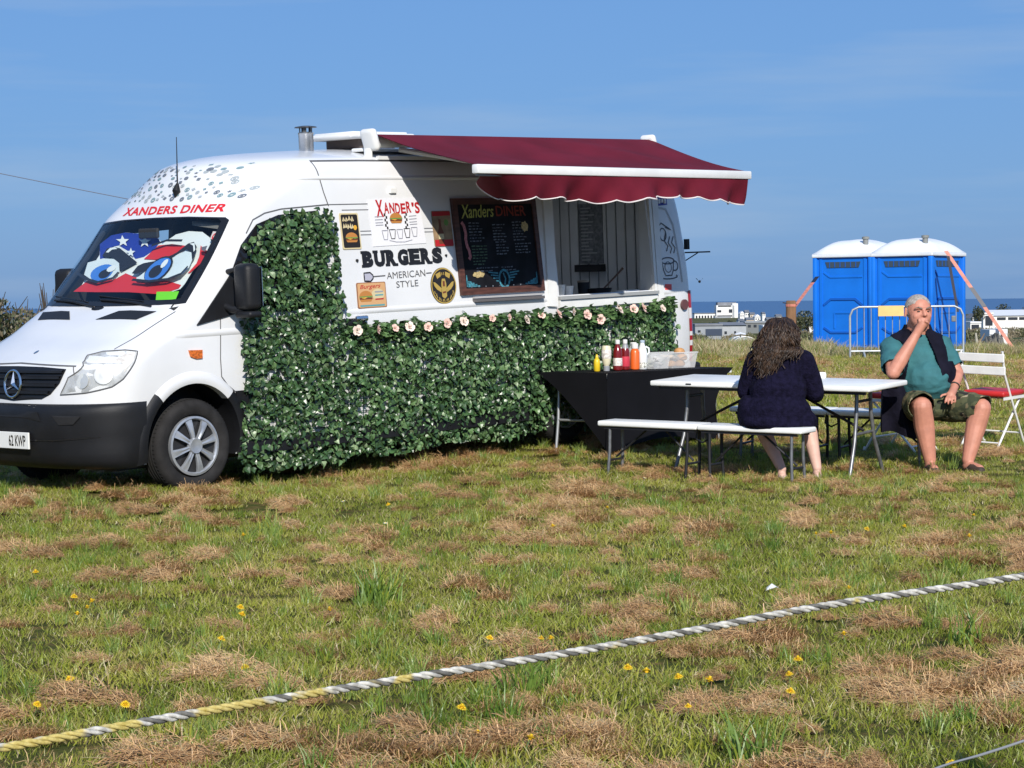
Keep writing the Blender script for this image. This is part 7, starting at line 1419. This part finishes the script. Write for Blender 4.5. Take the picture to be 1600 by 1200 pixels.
# ------------------------------------------------------------------ beyond the field: toilets, barrier, town
def at(px, py, d):
    """point at depth d seen at photo position px, py"""
    q = CAM_ROT.to_3x3() @ Vector(((px - 800) / 3500, -(py - 600) / 3500, -1.0)); return Vector((0, 0, 1.455)) + q * d
blue = M('toilet_blue', (0.006, 0.16, 0.66), 0.4, var=0.08, vscale=2.0); blue_d = M('toilet_blue_rib', (0.004, 0.095, 0.45), 0.45); roof_w = M('toilet_roof', (0.74, 0.76, 0.78), 0.45, var=0.06, vscale=3); grille = M('vent_grille', (0.035, 0.06, 0.09), 0.7)
TW, TD, TH = 1.25, 1.55, 1.95
def toilet(label, x, y, yaw):
    r = thing('portable_toilet', label, 'toilet', loc=(x, y, gz(x, y)), rz=yaw, group='blue portable toilets')
    MB().rbox((TW / 2, TD / 2, 0.07), (TW, TD, 0.14), 0.02).build('skid', M('skid_grey', (0.05, 0.06, 0.08), 0.7), r)
    for (nm, ln, fn) in (('door_panel', TW, lambda a, b, d: (a, -d, b)), ('side_panel', TD, lambda a, b, d: (TW + d, a, b)), ('side_panel', TD, lambda a, b, d: (-d, TD - a, b)), ('back_panel', TW, lambda a, b, d: (TW - a, TD + d, b))):
        P = MB().prism([(0.03, 0.12), (ln - 0.03, 0.12), (ln - 0.03, TH), (0.03, TH)], fn, -0.04, 0.0).build(nm, blue, r, recalc=True)
        def rib(pts, w=0.035, d=0.018, mat=blue, name='rib'):
            mb = MB()
            for i in range(len(pts) - 1):
                a, b = Vector(pts[i]), Vector(pts[i + 1]); t = (b - a).normalized(); q = Vector((-t.y, t.x)) * w / 2; mb.prism([tuple(a + q), tuple(a - q), tuple(b - q), tuple(b + q)], fn, 0.0, d + 0.0007 * i)
            return mb.build(name, mat, P, recalc=True)
        e = 0.13; rib([(e, 0.16), (e, TH - 0.03)], 0.05); rib([(ln - e, 0.16), (ln - e, TH - 0.03)], 0.05)
        vg = MB().prism([(e + 0.14, TH - 0.21), (ln - e - 0.14, TH - 0.21), (ln - e - 0.10, TH - 0.09), (e + 0.10, TH - 0.09)], fn, 0.0, 0.012).build('vent_grille', grille, P, recalc=True)
        for k in range(6): mb = MB(); xx = e + 0.2 + (ln - 2 * e - 0.4) * k / 5; mb.prism([(xx - 0.008, TH - 0.205), (xx + 0.008, TH - 0.205), (xx + 0.008, TH - 0.095), (xx - 0.008, TH - 0.095)], fn, 0.012, 0.018); o_ = mb.build('grille_bar', blue_d, P, recalc=True)
        rib([(e + 0.06, TH - 0.30), (e + 0.20, TH - 0.40), (ln - e - 0.20, TH - 0.40), (ln - e - 0.06, TH - 0.40)], 0.03, 0.014, blue); rib([(e + 0.06, 0.98), (e + 0.22, 1.10), (ln - e - 0.22, 1.10), (ln - e - 0.06, 0.98)], 0.045, 0.02, blue_d); rib([(e + 0.06, 0.52), (e + 0.22, 0.42), (ln - e - 0.22, 0.42), (ln - e - 0.06, 0.52)], 0.04, 0.02, blue_d); rib([(e + 0.30, 0.50), (e + 0.30, 0.82), (ln - e - 0.30, 0.82)], 0.03, 0.014, blue)
    for cx in (0.0, TW):
        for cy in (0.0, TD): MB().rbox((cx, cy, TH / 2 + 0.06), (0.10, 0.10, TH - 0.1), 0.03).build('corner_post', blue, r, smooth=40)
    n = 18; vs_ = []
    for i in range(n + 1):
        for j in range(n + 1):
            u, v = i / n * 2 - 1, j / n * 2 - 1; e = max(abs(u), abs(v)); h = (1 - abs(u) ** 2.6) ** 0.7 * (1 - abs(v) ** 3.5) ** 0.6; vs_.append((TW / 2 + u * (TW / 2 + 0.055), TD / 2 + v * (TD / 2 + 0.055), TH + 0.07 + 0.30 * h + 0.012 * sin(u * 9) * (1 - e)))
    rm = MB().add(vs_, [(i * (n + 1) + j, (i + 1) * (n + 1) + j, (i + 1) * (n + 1) + j + 1, i * (n + 1) + j + 1) for i in range(n) for j in range(n)]).build('roof', roof_w, r, smooth=50)
    MB().rbox((TW / 2, TD / 2, TH + 0.035), (TW + 0.12, TD + 0.12, 0.075), 0.02).build('roof_rim', roof_w, rm)
    MB().lathe([(0.055, TH + 0.15), (0.055, TH + 0.36), (0.075, TH + 0.365), (0.075, TH + 0.41), (0.04, TH + 0.42)], 14, c=(TW - 0.22, 0.22, 0)).build('vent_pipe', M('pipe_grey', (0.22, 0.23, 0.22), 0.7), rm, smooth=40)
    return r
TA = radians(-35); tc = at(1455, 545, 44.6); fx, fy = cos(TA), sin(TA)
toilet('blue portable toilet with a white domed roof, its side turned to the table', tc.x - fx * TW, tc.y - fy * TW, TA)
toilet('blue portable toilet with a white domed roof nearer to the van', tc.x - fx * (2 * TW + 0.06), tc.y - fy * (2 * TW + 0.06), TA)
# ratchet straps, anchor post
strap_m = M('strap_orange', (0.55, 0.19, 0.13), 0.6, var=0.2, vscale=12); buckle = M('strap_buckle', (0.01, 0.012, 0.03), 0.5)
def strap(label, pts, dark, w=0.05):
    r = thing('ratchet_strap', label, 'strap', loc=pts[0], group='orange ratchet straps'); P = [Vector(p) - Vector(pts[0]) for p in pts]; vs_ = []
    def band(P, nm, m_, ww):
        mb = MB(); v_ = []
        for i, p in enumerate(P): v_ += [p + Vector((ww / 2, 0.0, 0.03 * ww)), p - Vector((ww / 2, 0, 0.03 * ww)), p + Vector((ww / 2, 0.006, 0.03 * ww)), p + Vector((-ww / 2, 0.006, -0.03 * ww))]
        mb.add(v_, [q for i in range(len(P) - 1) for q in ((4 * i, 4 * i + 1, 4 * i + 5, 4 * i + 4), (4 * i + 2, 4 * i + 6, 4 * i + 7, 4 * i + 3), (4 * i, 4 * i + 4, 4 * i + 6, 4 * i + 2), (4 * i + 1, 4 * i + 3, 4 * i + 7, 4 * i + 5))]); mb.build(nm, m_, r)
    band(P, 'webbing', strap_m, w); a, b = P[0].lerp(P[-1], dark[0]), P[0].lerp(P[-1], dark[1]); band([a + Vector((0, -0.012, 0)), b + Vector((0, -0.012, 0))], 'ratchet', buckle, w * 1.15)
pA = at(1478, 392, 44.1); pB = at(1588, 548, 43.6); pB.z = gz(pB.x, pB.y) + 0.02; strap('long orange ratchet strap slanting from the toilet roof down to the ground', [pA, pB], (0.36, 0.55), 0.075)
pC = at(1277, 432, 45.0); pD = at(1238, 484, 43.2); strap('short orange ratchet strap from the toilet to the wooden post', [pC, pD], (0.0, 0.18), 0.075)
tail = thing('strap_tail', 'dark loose strap end hanging down the blue toilet wall', 'strap', loc=at(1479, 400, 44.0)); MB().add([(0, 0, 0), (0.06, 0, 0), (0.24, -0.02, -1.1), (0.19, -0.02, -1.1), (0, .006, 0), (0.06, .006, 0), (0.24, -.014, -1.1), (0.19, -.014, -1.1)], [(0, 1, 2, 3), (7, 6, 5, 4), (0, 4, 5, 1), (1, 5, 6, 2), (2, 6, 7, 3), (3, 7, 4, 0)]).build('webbing', buckle, tail)
pp = at(1236, 490, 43.2); g0 = gz(pp.x, pp.y); post_wood = M('post_wood', (0.26, 0.135, 0.065), 0.85, var=0.35, vscale=6, mscale=(1, 1, 0.2), bump=0.4, bscale=30)
po = thing('wooden_post', 'stout brown wooden post with the orange strap tied round its top', 'post', loc=(pp.x, pp.y, g0)); MB().lathe([(0.10, -0.1), (0.10, 0.9), (0.095, 1.06), (0.08, 1.08)], 14).build('shaft', post_wood, po, smooth=40); MB().lathe([(0.106, 0.96), (0.108, 0.98), (0.106, 1.01)], 14).build('tie', strap_m, po)
MB().tube([(-0.16, 0, 1.04), (0.12, 0, 1.0)], 0.012, 6).build('bolt', buckle, po)
# crowd barrier with a yellow board
galv = M('galvanised', (0.42, 0.45, 0.47), 0.45, metal=0.5, var=0.15, vscale=8)
bl, br_ = at(1328, 480, 40.5), at(1505, 482, 40.5); g0 = gz(bl.x, bl.y); BLn = br_.x - bl.x; BH = bl.z - g0
bar_ = thing('crowd_barrier', 'galvanised steel crowd barrier in front of the blue toilets', 'barrier', loc=(bl.x, bl.y, g0))
MB().tube([(0, 0, 0.0), (0, 0, BH - 0.16), (0.05, 0, BH - 0.05), (0.16, 0, BH), (BLn - 0.16, 0, BH), (BLn - 0.05, 0, BH - 0.05), (BLn, 0, BH - 0.16), (BLn, 0, 0.0)], 0.021, 10).build('frame', galv, bar_, smooth=50); MB().tube([(0, 0, 0.16), (BLn, 0, 0.16)], 0.016, 8).build('bottom_rail', galv, bar_)
for k in range(1, 16): MB().tube([(BLn * k / 16, 0, 0.16), (BLn * k / 16, 0, BH)], 0.008, 6).build('bar', galv, bar_)
for x in (0.25, BLn - 0.25): MB().tube([(x, -0.25, 0.0), (x, 0, 0.14), (x, 0.25, 0.0)], 0.018, 8).build('foot', galv, bar_)
sg0 = at(1372, 483, 40.4); sg1 = at(1412, 492, 40.4); yb = MB().box(sg0.x, sg1.x, sg0.y - 0.02, sg0.y, sg1.z - 0.02, sg0.z + 0.06); tag(yb.build('barrier_board', M('board_yellow', (0.72, 0.50, 0.18), 0.6, var=0.08, vscale=5), None, mw=Matrix.Identity(4)), 'plain yellow board hung on top of the crowd barrier', 'board')
lk = at(1490, 498, 40.4); pd = MB().rbox((lk.x, lk.y, lk.z), (0.08, 0.03, 0.11), 0.015); tag(pd.build('padlock', M('lock_grey', (0.16, 0.17, 0.18), 0.5), None, mw=Matrix.Identity(4)), 'small grey lock hanging on the crowd barrier', 'lock')

# ---- distant buildings
wall_w = M('render_white', (0.74, 0.73, 0.70), 0.8, var=0.05, vscale=0.5); wall_g = M('shed_grey', (0.26, 0.28, 0.30), 0.7, var=0.1, vscale=0.4); roof_g = M('roof_grey', (0.18, 0.19, 0.21), 0.8, var=0.15, vscale=0.4); roof_l = M('roof_white', (0.70, 0.71, 0.73), 0.6); win_d = M('window_dark', (0.03, 0.035, 0.045), 0.2); win_b = M('opening_navy', (0.018, 0.035, 0.07), 0.5); wall_c = M('render_cream', (0.62, 0.53, 0.42), 0.8)
def bld(name, label, px0, px1, pt, pb, d, depth=10.0, wall=None, roof=None, rtype='flat', wins=(), cat='building', ridge=0.3, group='buildings of the town'):
    a = at(px0, pt, d); b_ = at(px1, pb, d); x0, x1, z1, z0 = a.x, b_.x, a.z, b_.z - 4.0; r = thing(name, label, cat, loc=((x0 + x1) / 2, d, z0), group=group); w = (x1 - x0) / 2; h = z1 - z0; rh = ridge * (z1 - b_.z); hw = h - (rh if rtype != 'flat' else 0)
    wm = MB().box(-w, w, 0, depth, 0, hw).build('wall', wall or wall_w, r)
    if rtype == 'flat': MB().box(-w * 1.02, w * 1.02, -depth * 0.02, depth * 1.02, hw, hw + 0.03 * h + 0.15).build('roof', roof or roof_g, r)
    elif rtype == 'gable_front': MB().prism([(-w * 1.06, hw), (w * 1.06, hw), (0, h)], lambda p, q, t: (p, t, q), -0.3, depth + 0.3).build('roof', roof or roof_g, r, recalc=True); MB().prism([(-w * 0.97, hw), (w * 0.97, hw), (0, h - 0.06 * h)], lambda p, q, t: (p, t, q), -0.34, -0.29).build('gable', wall or wall_w, r, recalc=True)
    else: MB().prism([(-0.4, hw), (depth + 0.4, hw), (depth / 2, h)], lambda p, q, t: (t, p, q), -w * 1.03, w * 1.03).build('roof', roof or roof_g, r, recalc=True)
    for (u0, u1, v0, v1, *mm) in wins:
        zt = b_.z - z0; hh = hw - zt; f = MB().box(-w + 2 * w * u0, -w + 2 * w * u1, -0.10, 0.02, zt + hh * v0, zt + hh * v1).build('window', mm[0] if mm else win_d, r)
    return r
H = bld('hotel', 'white seaside hotel with a stepped tower and a low wing of tall windows', 1085, 1119, 490.5, 508, 1180, 14, wins=[(0.06 + 0.135 * k, 0.06 + 0.135 * k + 0.075, 0.25, 0.85) for k in range(7)])
def add_block(r, px0, px1, pt, pb, d, dep, wall, wins=(), nm='tower'):
    a = at(px0, pt, d); b_ = at(px1, pb, d); o = Vector(r.location); mb = MB().box(a.x - o.x, b_.x - o.x, d - o.y - 0.5, d - o.y + dep, b_.z - o.z - 3, a.z - o.z); p = mb.build(nm, wall, r)
    for (u0, u1, v0, v1, *mm) in wins: W_, Hh = b_.x - a.x, a.z - b_.z; MB().box(a.x - o.x + W_ * u0, a.x - o.x + W_ * u1, d - o.y - 0.7, d - o.y - 0.4, b_.z - o.z + Hh * v0, b_.z - o.z + Hh * v1).build('window', mm[0] if mm else win_d, p)
add_block(H, 1119, 1145, 477, 506, 1178, 12, wall_w, [(0.05, 0.30, 0.62, 0.74), (0.75, 0.98, 0.60, 0.78), (0.05, 0.98, 0.40, 0.46), (0.10, 0.9, 0.92, 0.99)]); add_block(H, 1144, 1153, 474, 505, 1177, 12, wall_w, [(0.1, 0.35, 0.2, 0.9, wall_g)], 'stair_tower'); add_block(H, 1121, 1150, 472.5, 477, 1182, 10, roof_g, (), 'plant_room')
add_block(H, 1117, 1142, 495, 507, 1165, 10, wall_w, [(0.0, 1.0, 0.75, 0.98, wall_g), (0.1, 0.3, 0.2, 0.5), (0.5, 0.7, 0.2, 0.5)], 'front_block')
bld('shed', 'low pale grey shed with a dark open front below the hotel', 1086, 1129, 509, 526, 430, 12, wall_g, roof_g, 'flat', [(0.38, 0.98, 0.10, 0.70, win_b), (0.1, 0.2, 0.4, 0.6)], 'shed')
bld('warehouse', 'plain pale grey warehouse right of the open shed', 1128, 1166, 504, 525, 440, 14, M('shed_pale', (0.36, 0.38, 0.40), 0.7, var=0.08, vscale=0.6), roof_g, 'eaves', [(0.1, 0.2, 0.2, 0.45), (0.5, 0.58, 0.2, 0.45)], 'warehouse', 0.2)
bld('long_shed', 'long low shed with a flat grey roof in front of the town', 1164, 1209, 504.5, 514, 520, 12, M('shed_dim', (0.16, 0.17, 0.17), 0.8), wall_g, 'flat', [(0.1 + 0.2 * k, 0.2 + 0.2 * k, 0.3, 0.7) for k in range(4)], 'shed')
for i, (a, b_, t, q, d, ty, lab) in enumerate(((1156, 1163, 486, 496, 1100, 'gable_front', 'small white gabled house just right of the hotel tower'), (1164, 1171, 484.5, 494, 1150, 'eaves', 'white house with two chimneys behind the small gabled one'), (1179, 1188, 491, 501, 900, 'gable_front', 'white gabled house in the middle of the town'), (1154, 1163, 498, 506, 800, 'eaves', 'low white house at the foot of the hotel'), (1191, 1196, 487.5, 494, 1000, 'eaves', 'tiny white house standing highest toward the post'), (1192, 1201, 510.5, 518, 460, 'flat', 'flat white box-shaped building in front of the long shed'), (1166, 1178, 496, 505, 820, 'eaves', 'grey-roofed white house in the dip of the town'), (1198, 1214, 496, 504, 840, 'eaves', 'wide grey-roofed house at the edge of the town'), (1172, 1180, 488, 496, 1020, 'eaves', 'grey-roofed house between two white gables'), (1262, 1272, 502, 510, 420, 'gable_front', 'white gabled cottage among the dark trees beside the toilets'), (1213, 1222, 491, 499, 900, 'eaves', 'white cottage close to the wooden post'))):
    bld('house', lab, a, b_, t, q, d, 8, wall_w if i not in (6, 7, 8) else wall_c, roof_g if i not in (0, 2, 5) else roof_l, ty, [(0.15, 0.35, 0.25, 0.6), (0.6, 0.8, 0.25, 0.6)], 'house', 0.4)
bld('hall', 'long white hall with a shallow white roof and a row of dark windows', 1550, 1612, 484.5, 505, 500, 16, wall_w, roof_l, 'eaves', [(0.12, 0.34, 0.45, 0.80), (0.40, 0.64, 0.45, 0.80), (0.68, 0.90, 0.45, 0.80)], 'hall', 0.42)
bld('hall_annexe', 'white framed annexe with a big dark window beside the long hall', 1536, 1552, 491, 511, 490, 10, wall_w, roof_l, 'flat', [(0.2, 0.92, 0.12, 0.88)], 'building')
bld('house', 'white gabled cottage between the toilets and the hall', 1518, 1534, 490, 504, 520, 8, wall_w, roof_g, 'gable_front', [(0.2, 0.35, 0.2, 0.6), (0.65, 0.8, 0.2, 0.6)], 'house', 0.5)
bld('garage', 'low white garage with a dark door beside the toilets', 1516, 1533, 505, 514, 430, 8, wall_w, roof_l, 'flat', [(0.1, 0.8, 0.0, 0.75)], 'garage')
for i, (a, b_, t, q, lab) in enumerate(((1546, 1555, 522.5, 527, 'small white trailer beyond the mound, nearer the toilets'), (1561, 1574, 521.5, 526.5, 'larger white trailer beyond the mound, behind the strap'))): bld('trailer', lab, a, b_, t, q, 130, 2.5, wall_w, roof_l, 'flat', [(0.2, 0.5, 0.3, 0.8)], 'trailer', group='white trailers')
# polytunnel and white parasol
pt0 = at(1146, 541, 190); pt1 = at(1183, 541, 190); w = (pt1.x - pt0.x) / 2; tun = thing('polytunnel', 'pale arched polytunnel below the grey warehouse', 'polytunnel', loc=((pt0.x + pt1.x) / 2, 190, pt0.z)); n = 14; hh = at(1160, 526.5, 190).z - pt0.z; vs_ = [(-w * cos(pi * k / n), y_, hh * sin(pi * k / n) ** 0.8) for y_ in (0, 6) for k in range(n + 1)]
MB().add(vs_, [(k, k + 1, n + 2 + k, n + 1 + k) for k in range(n)] + [tuple(range(n, -1, -1))]).build('cover', M('tunnel_film', (0.34, 0.37, 0.37), 0.5, var=0.2, vscale=0.8), tun)
for y_ in (-0.03, 3.0): MB().tube([(-w * 1.01 * cos(pi * k / n), y_, hh * 1.01 * sin(pi * k / n) ** 0.8) for k in range(n + 1)], 0.05, 6).build('hoop', wall_w, tun)
MB().box(-w * 0.25, w * 0.15, -0.06, -0.02, 0, hh * 0.6).build('door', M('tunnel_door', (0.10, 0.11, 0.11), 0.7), tun)
pb_ = at(1157, 545, 150); ptp = at(1157, 519, 150); pr = thing('parasol', 'white parasol standing in front of the polytunnel', 'parasol', loc=(pb_.x, 150, pb_.z)); Hh = ptp.z - pb_.z; MB().tube([(0, 0, 0), (0, 0, Hh)], 0.04, 6).build('pole', wall_w, pr)
v_ = [(0, 0, Hh)] + [(0.42 * cos(2 * pi * k / 8), 0.42 * sin(2 * pi * k / 8), Hh - 0.12 - (0.05 if k % 2 else 0)) for k in range(8)]; MB().add(v_, [(0, 1 + k, 1 + (k + 1) % 8) for k in range(8)]).build('canopy', roof_l, pr)
# earth mound, stake, wire, bird
mpt = at(1552, 545, 112); mw_ = (at(1578, 545, 112).x - at(1527, 545, 112).x) / 2; mh = at(1552, 525, 112).z - mpt.z; mm = MB(); n1, n2 = 22, 10; vs_ = []
for i in range(n1 + 1):
    for k in range(n2 + 1):
        u, v = i / n1 * 2 - 1, k / n2 * 2 - 1; h = max(0, 1 - abs(u) ** 2.4) * max(0, 1 - v * v) ** 0.8; vs_.append((u * mw_, v * 2.2, -0.6 + (mh + 0.6) * h * (1 + 0.12 * sin(u * 9 + v * 3)) + 0.08 * sin(u * 23 + v * 17)))
mm.add(vs_, [(i * (n2 + 1) + k, (i + 1) * (n2 + 1) + k, (i + 1) * (n2 + 1) + k + 1, i * (n2 + 1) + k + 1) for i in range(n1) for k in range(n2)]); o = mm.build('earth_mound', M('mound_earth', (0.17, 0.155, 0.125), 0.95, var=0.45, vscale=2.2, bump=0.6, bscale=6)); o.location = (mpt.x, 112, mpt.z); tag(o, 'grey-brown earth mound beyond the field near the long strap', 'mound')
sp0 = at(1528, 550, 56); sp1 = at(1526, 520, 56); stk = thing('leaning_stake', 'pale forked stake at the field edge beside the toilets', 'stake', loc=(sp0.x, 56, gz(sp0.x, 56))); hz = sp1.z - gz(sp0.x, 56); MB().tube([(0, 0, 0), (-0.02, 0, hz * 0.6), (-0.05, 0, hz)], [0.05, 0.04, 0.025], 8).build('shaft', M('stake_pale', (0.34, 0.32, 0.26), 0.9, var=0.3, vscale=9), stk); MB().tube([(-0.02, 0, hz * 0.55), (0.10, 0, hz * 0.8), (0.17, 0, hz * 0.98)], [0.03, 0.02, 0.012], 6).build('fork', stake_wood, stk)
w0, w1, w2, w3 = at(-160, 240, 60), at(0, 271, 60), at(195, 310, 60), at(430, 352, 60)
cb = MB().tube(resample([w0, w1, w2, w3], 1.0), 0.012, 5).build('overhead_wire', M('wire_dark', (0.13, 0.15, 0.20), 0.6), None, mw=Matrix.Identity(4)); tag(cb, 'thin overhead wire sloping down behind the van roof', 'wire')
up_ = thing('utility_pole', 'short wooden pole behind the van carrying the overhead wire', 'pole', loc=(w3.x, 60, gz(w3.x, 60))); MB().lathe([(0.11, -0.3), (0.10, 2), (0.085, w3.z - gz(w3.x, 60) + 0.1)], 12).build('shaft', stake_wood, up_, smooth=40); MB().lathe([(0.03, 0), (0.045, 0.05), (0.02, 0.1)], 10, c=(0, 0, w3.z - gz(w3.x, 60) + 0.05)).build('insulator', galv, up_)
bp_ = at(1093, 440, 75); bird = thing('bird', 'small dark bird flying beside the back of the van', 'bird', loc=bp_); mb = MB(); sphere_into(mb, (0, 0, 0), (0.045, 0.11, 0.045), 10, 8); sphere_into(mb, (0, -0.12, 0.02), 0.03, 8, 6); mb.add([(-.02, .10, 0), (.02, .10, 0), (.035, .2, .01), (-.035, .2, .01)], [(0, 1, 2, 3)]); mb.build('body', M('bird_dark', (0.02, 0.02, 0.022), 0.8), bird, smooth=60)
for s in (-1, 1): MB().add([(s * 0.03, -0.05, 0.02), (s * 0.10, -0.07, 0.11), (s * 0.13, 0.02, 0.12), (s * 0.03, 0.06, 0.02)], [(0, 1, 2, 3)]).build('wing', M('bird_dark', (0.02, 0.02, 0.022), 0.8), bird)

# ---- trees and scrub
tl_d = blade_material('tree_dark', [(0.42, (0.018, 0.028, 0.012)), (0.62, (0.032, 0.045, 0.018)), (0.86, (0.05, 0.062, 0.026))], 0.2); tl_m = blade_material('scrub_olive', [(0.42, (0.075, 0.085, 0.032)), (0.62, (0.115, 0.12, 0.05)), (0.86, (0.17, 0.16, 0.075))], 0.2); tl_b = blade_material('scrub_brown', [(0.42, (0.13, 0.11, 0.065)), (0.62, (0.20, 0.165, 0.10)), (0.86, (0.29, 0.24, 0.15))], 0.2); bark = M('bark', (0.06, 0.048, 0.038), 0.9)
def crown_mesh(rg, n, lobes, leaf, mats=1):
    mb = MB()
    for i in range(n):
        c, r = rg.choice(lobes); a, z = rg.uniform(0, 2 * pi), rg.uniform(-1, 1); q = sqrt(1 - z * z); k = rg.uniform(0.55, 1.0) ** 0.5; p = Vector(c) + Vector((q * cos(a) * r[0], q * sin(a) * r[1], z * r[2])) * k; R = Euler((rg.uniform(0, 6), rg.uniform(0, 6), rg.uniform(0, 6))).to_matrix(); s = leaf * rg.uniform(0.6, 1.3)
        mb.add([p + R @ Vector(v) * s for v in ((-.5, 0, 0), (0, -.28, .06), (.55, 0, 0), (0, .28, .06))], [(0, 1, 2, 3)], rg.randrange(mats))
    return mb
rgt = random.Random(77)
def tree(label, px, pt, pb, d, wpx, mats, group='trees of the town', dens=700, name='tree'):
    b0 = at(px, pb, d); top = at(px, pt, d).z; gzz = min(b0.z, land(b0.x, d)); h = top - gzz; w = wpx / 3500 * d / 2; r = thing(name, label, 'tree', loc=(b0.x, d, gzz), group=group)
    lobes = [((rgt.uniform(-.6, .6) * w, rgt.uniform(-.5, .5) * w, h * rgt.uniform(0.5, 0.8)), (w * rgt.uniform(.4, .6), w * .5, h * rgt.uniform(.15, .25))) for k in range(6)] + [((0, 0, h * 0.72), (w * .6, w * .55, h * 0.27))]
    o = crown_mesh(rgt, dens, lobes, 0.16 * max(w, h * 0.4), len(mats)).build('crown', mats, r); o['kind'] = 'stuff'
    mb = MB().tube([(0, 0, -0.2), (0.03 * h, 0, h * 0.3), (0, 0, h * 0.6)], [0.05 * h, 0.035 * h, 0.02 * h], 7)
    for k in range(4): l_ = lobes[k][0]; mb.tube([(0.02 * h, 0, h * 0.32), tuple(Vector(l_) * 0.95)], [0.022 * h, 0.008 * h], 5)
    mb.build('trunk', bark, r); return r
for (px, pt, pb, d, w, lab) in ((1247, 490, 516, 330, 24, 'dark spreading tree right behind the wooden post'), (1262, 484, 516, 350, 34, 'widest dark tree between the post and the toilets'), (1276, 488, 516, 340, 26, 'dark tree half hidden by the nearer toilet'), (1228, 499, 515, 360, 16, 'low dark tree left of the wooden post'), (1528, 478, 502, 470, 24, 'dark round tree above the gabled cottage'), (1570, 473.5, 492, 540, 34, 'broad dark tree behind the roof of the long hall'), (1600, 478, 492, 560, 16, 'dark tree at the end of the long hall'), (1140, 500, 508, 700, 12, 'small dark tree at the foot of the hotel'), (1112, 503, 511, 650, 14, 'small dark tree before the hotel wing'), (1185, 500, 507, 700, 10, 'little tree beside the middle gabled house'), (1206, 506, 514, 480, 16, 'dark tree at the end of the long shed')):
    tree(lab, px, pt, pb, d, w, [tl_d, tl_d, tl_m])
# hedge at the left behind the van: two bushes and a bare one
def bush(name, label, px, pt, d, w, h_, mats, dens, leaf):
    b0 = at(px, pt, d); g0 = gz(b0.x, d); h = b0.z - g0; r = thing(name, label, 'bush', loc=(b0.x, d, g0), group='field hedge bushes'); lobes = [((rgt.uniform(-.8, .8) * w, rgt.uniform(-.4, .4) * w, h * rgt.uniform(0.25, 0.7)), (w * .5, w * .45, h * rgt.uniform(.2, .34))) for k in range(9)]
    crown_mesh(rgt, dens, lobes, leaf, len(mats)).build('foliage', mats, r)['kind'] = 'stuff'; mb = MB()
    for k in range(16): a = rgt.uniform(0, 6.28); e = Vector((cos(a) * w * rgt.uniform(.3, .9), sin(a) * w * .5, h * rgt.uniform(.7, 1.08))); mb.tube([(0.2 * e.x, 0.2 * e.y, 0), e * 0.55 + Vector((0, 0, 0.1)), e], [0.03, 0.018, 0.006], 5)
    mb.build('branches', bark, r)['kind'] = 'stuff'
bush('hedge_bush', 'dense olive hedge bush at the edge of the picture behind the bonnet', -20, 462, 44, 1.1, 0, [tl_m, tl_d, tl_b], 2600, 0.11)
bush('hedge_bush', 'lower brownish hedge bush beside the van windscreen', 38, 474, 46, 0.9, 0, [tl_m, tl_b, tl_b], 2000, 0.10)
bush('hedge_bush', 'olive bush outside the left edge of the picture', -130, 455, 45, 1.4, 0, [tl_m, tl_d], 2200, 0.12)
bush('bare_bush', 'bare twiggy bush showing beside the far mirror of the van', 78, 450, 43, 0.35, 0, [tl_b], 260, 0.05)
# scrub scattered over the rough land
for k in range(5):
    lobes = [((rgt.uniform(-.6, .6), rgt.uniform(-.6, .6), rgt.uniform(.2, .5)), (0.5, 0.5, 0.32)) for q in range(5)]; src_obj('scrub_%d' % k, crown_mesh(rgt, 380, lobes, 0.16), [(tl_m, tl_m, tl_b, tl_m, tl_b)[k]])
pts = []
for i in range(5200):
    y = 62 + (900 - 62) * rgt.random() ** 2.3; x = rgt.uniform(-0.34, 0.36) * y
    dens_ = nz(x, y, 0.02 if y > 200 else 0.06, 4.4)
    if dens_ < -0.12: continue
    s = (0.5 + 1.0 * rgt.random()) * (0.8 + y / 190.0); s = min(s, 1.9) if y > 230 else min(s, 0.62)
    if y > 230 and rgt.random() < 0.35: continue
    if any(0 < y - d_ < 3 and 0 for d_ in ()): continue
    pts.append((x, y, land(x, y) - 0.1, rgt.uniform(0, 6.28), s, rgt.randrange(5)))
scatter('scrub', 'scrub', pts, 'low scrub and brambles over the rough land beyond the field', 'scrub')
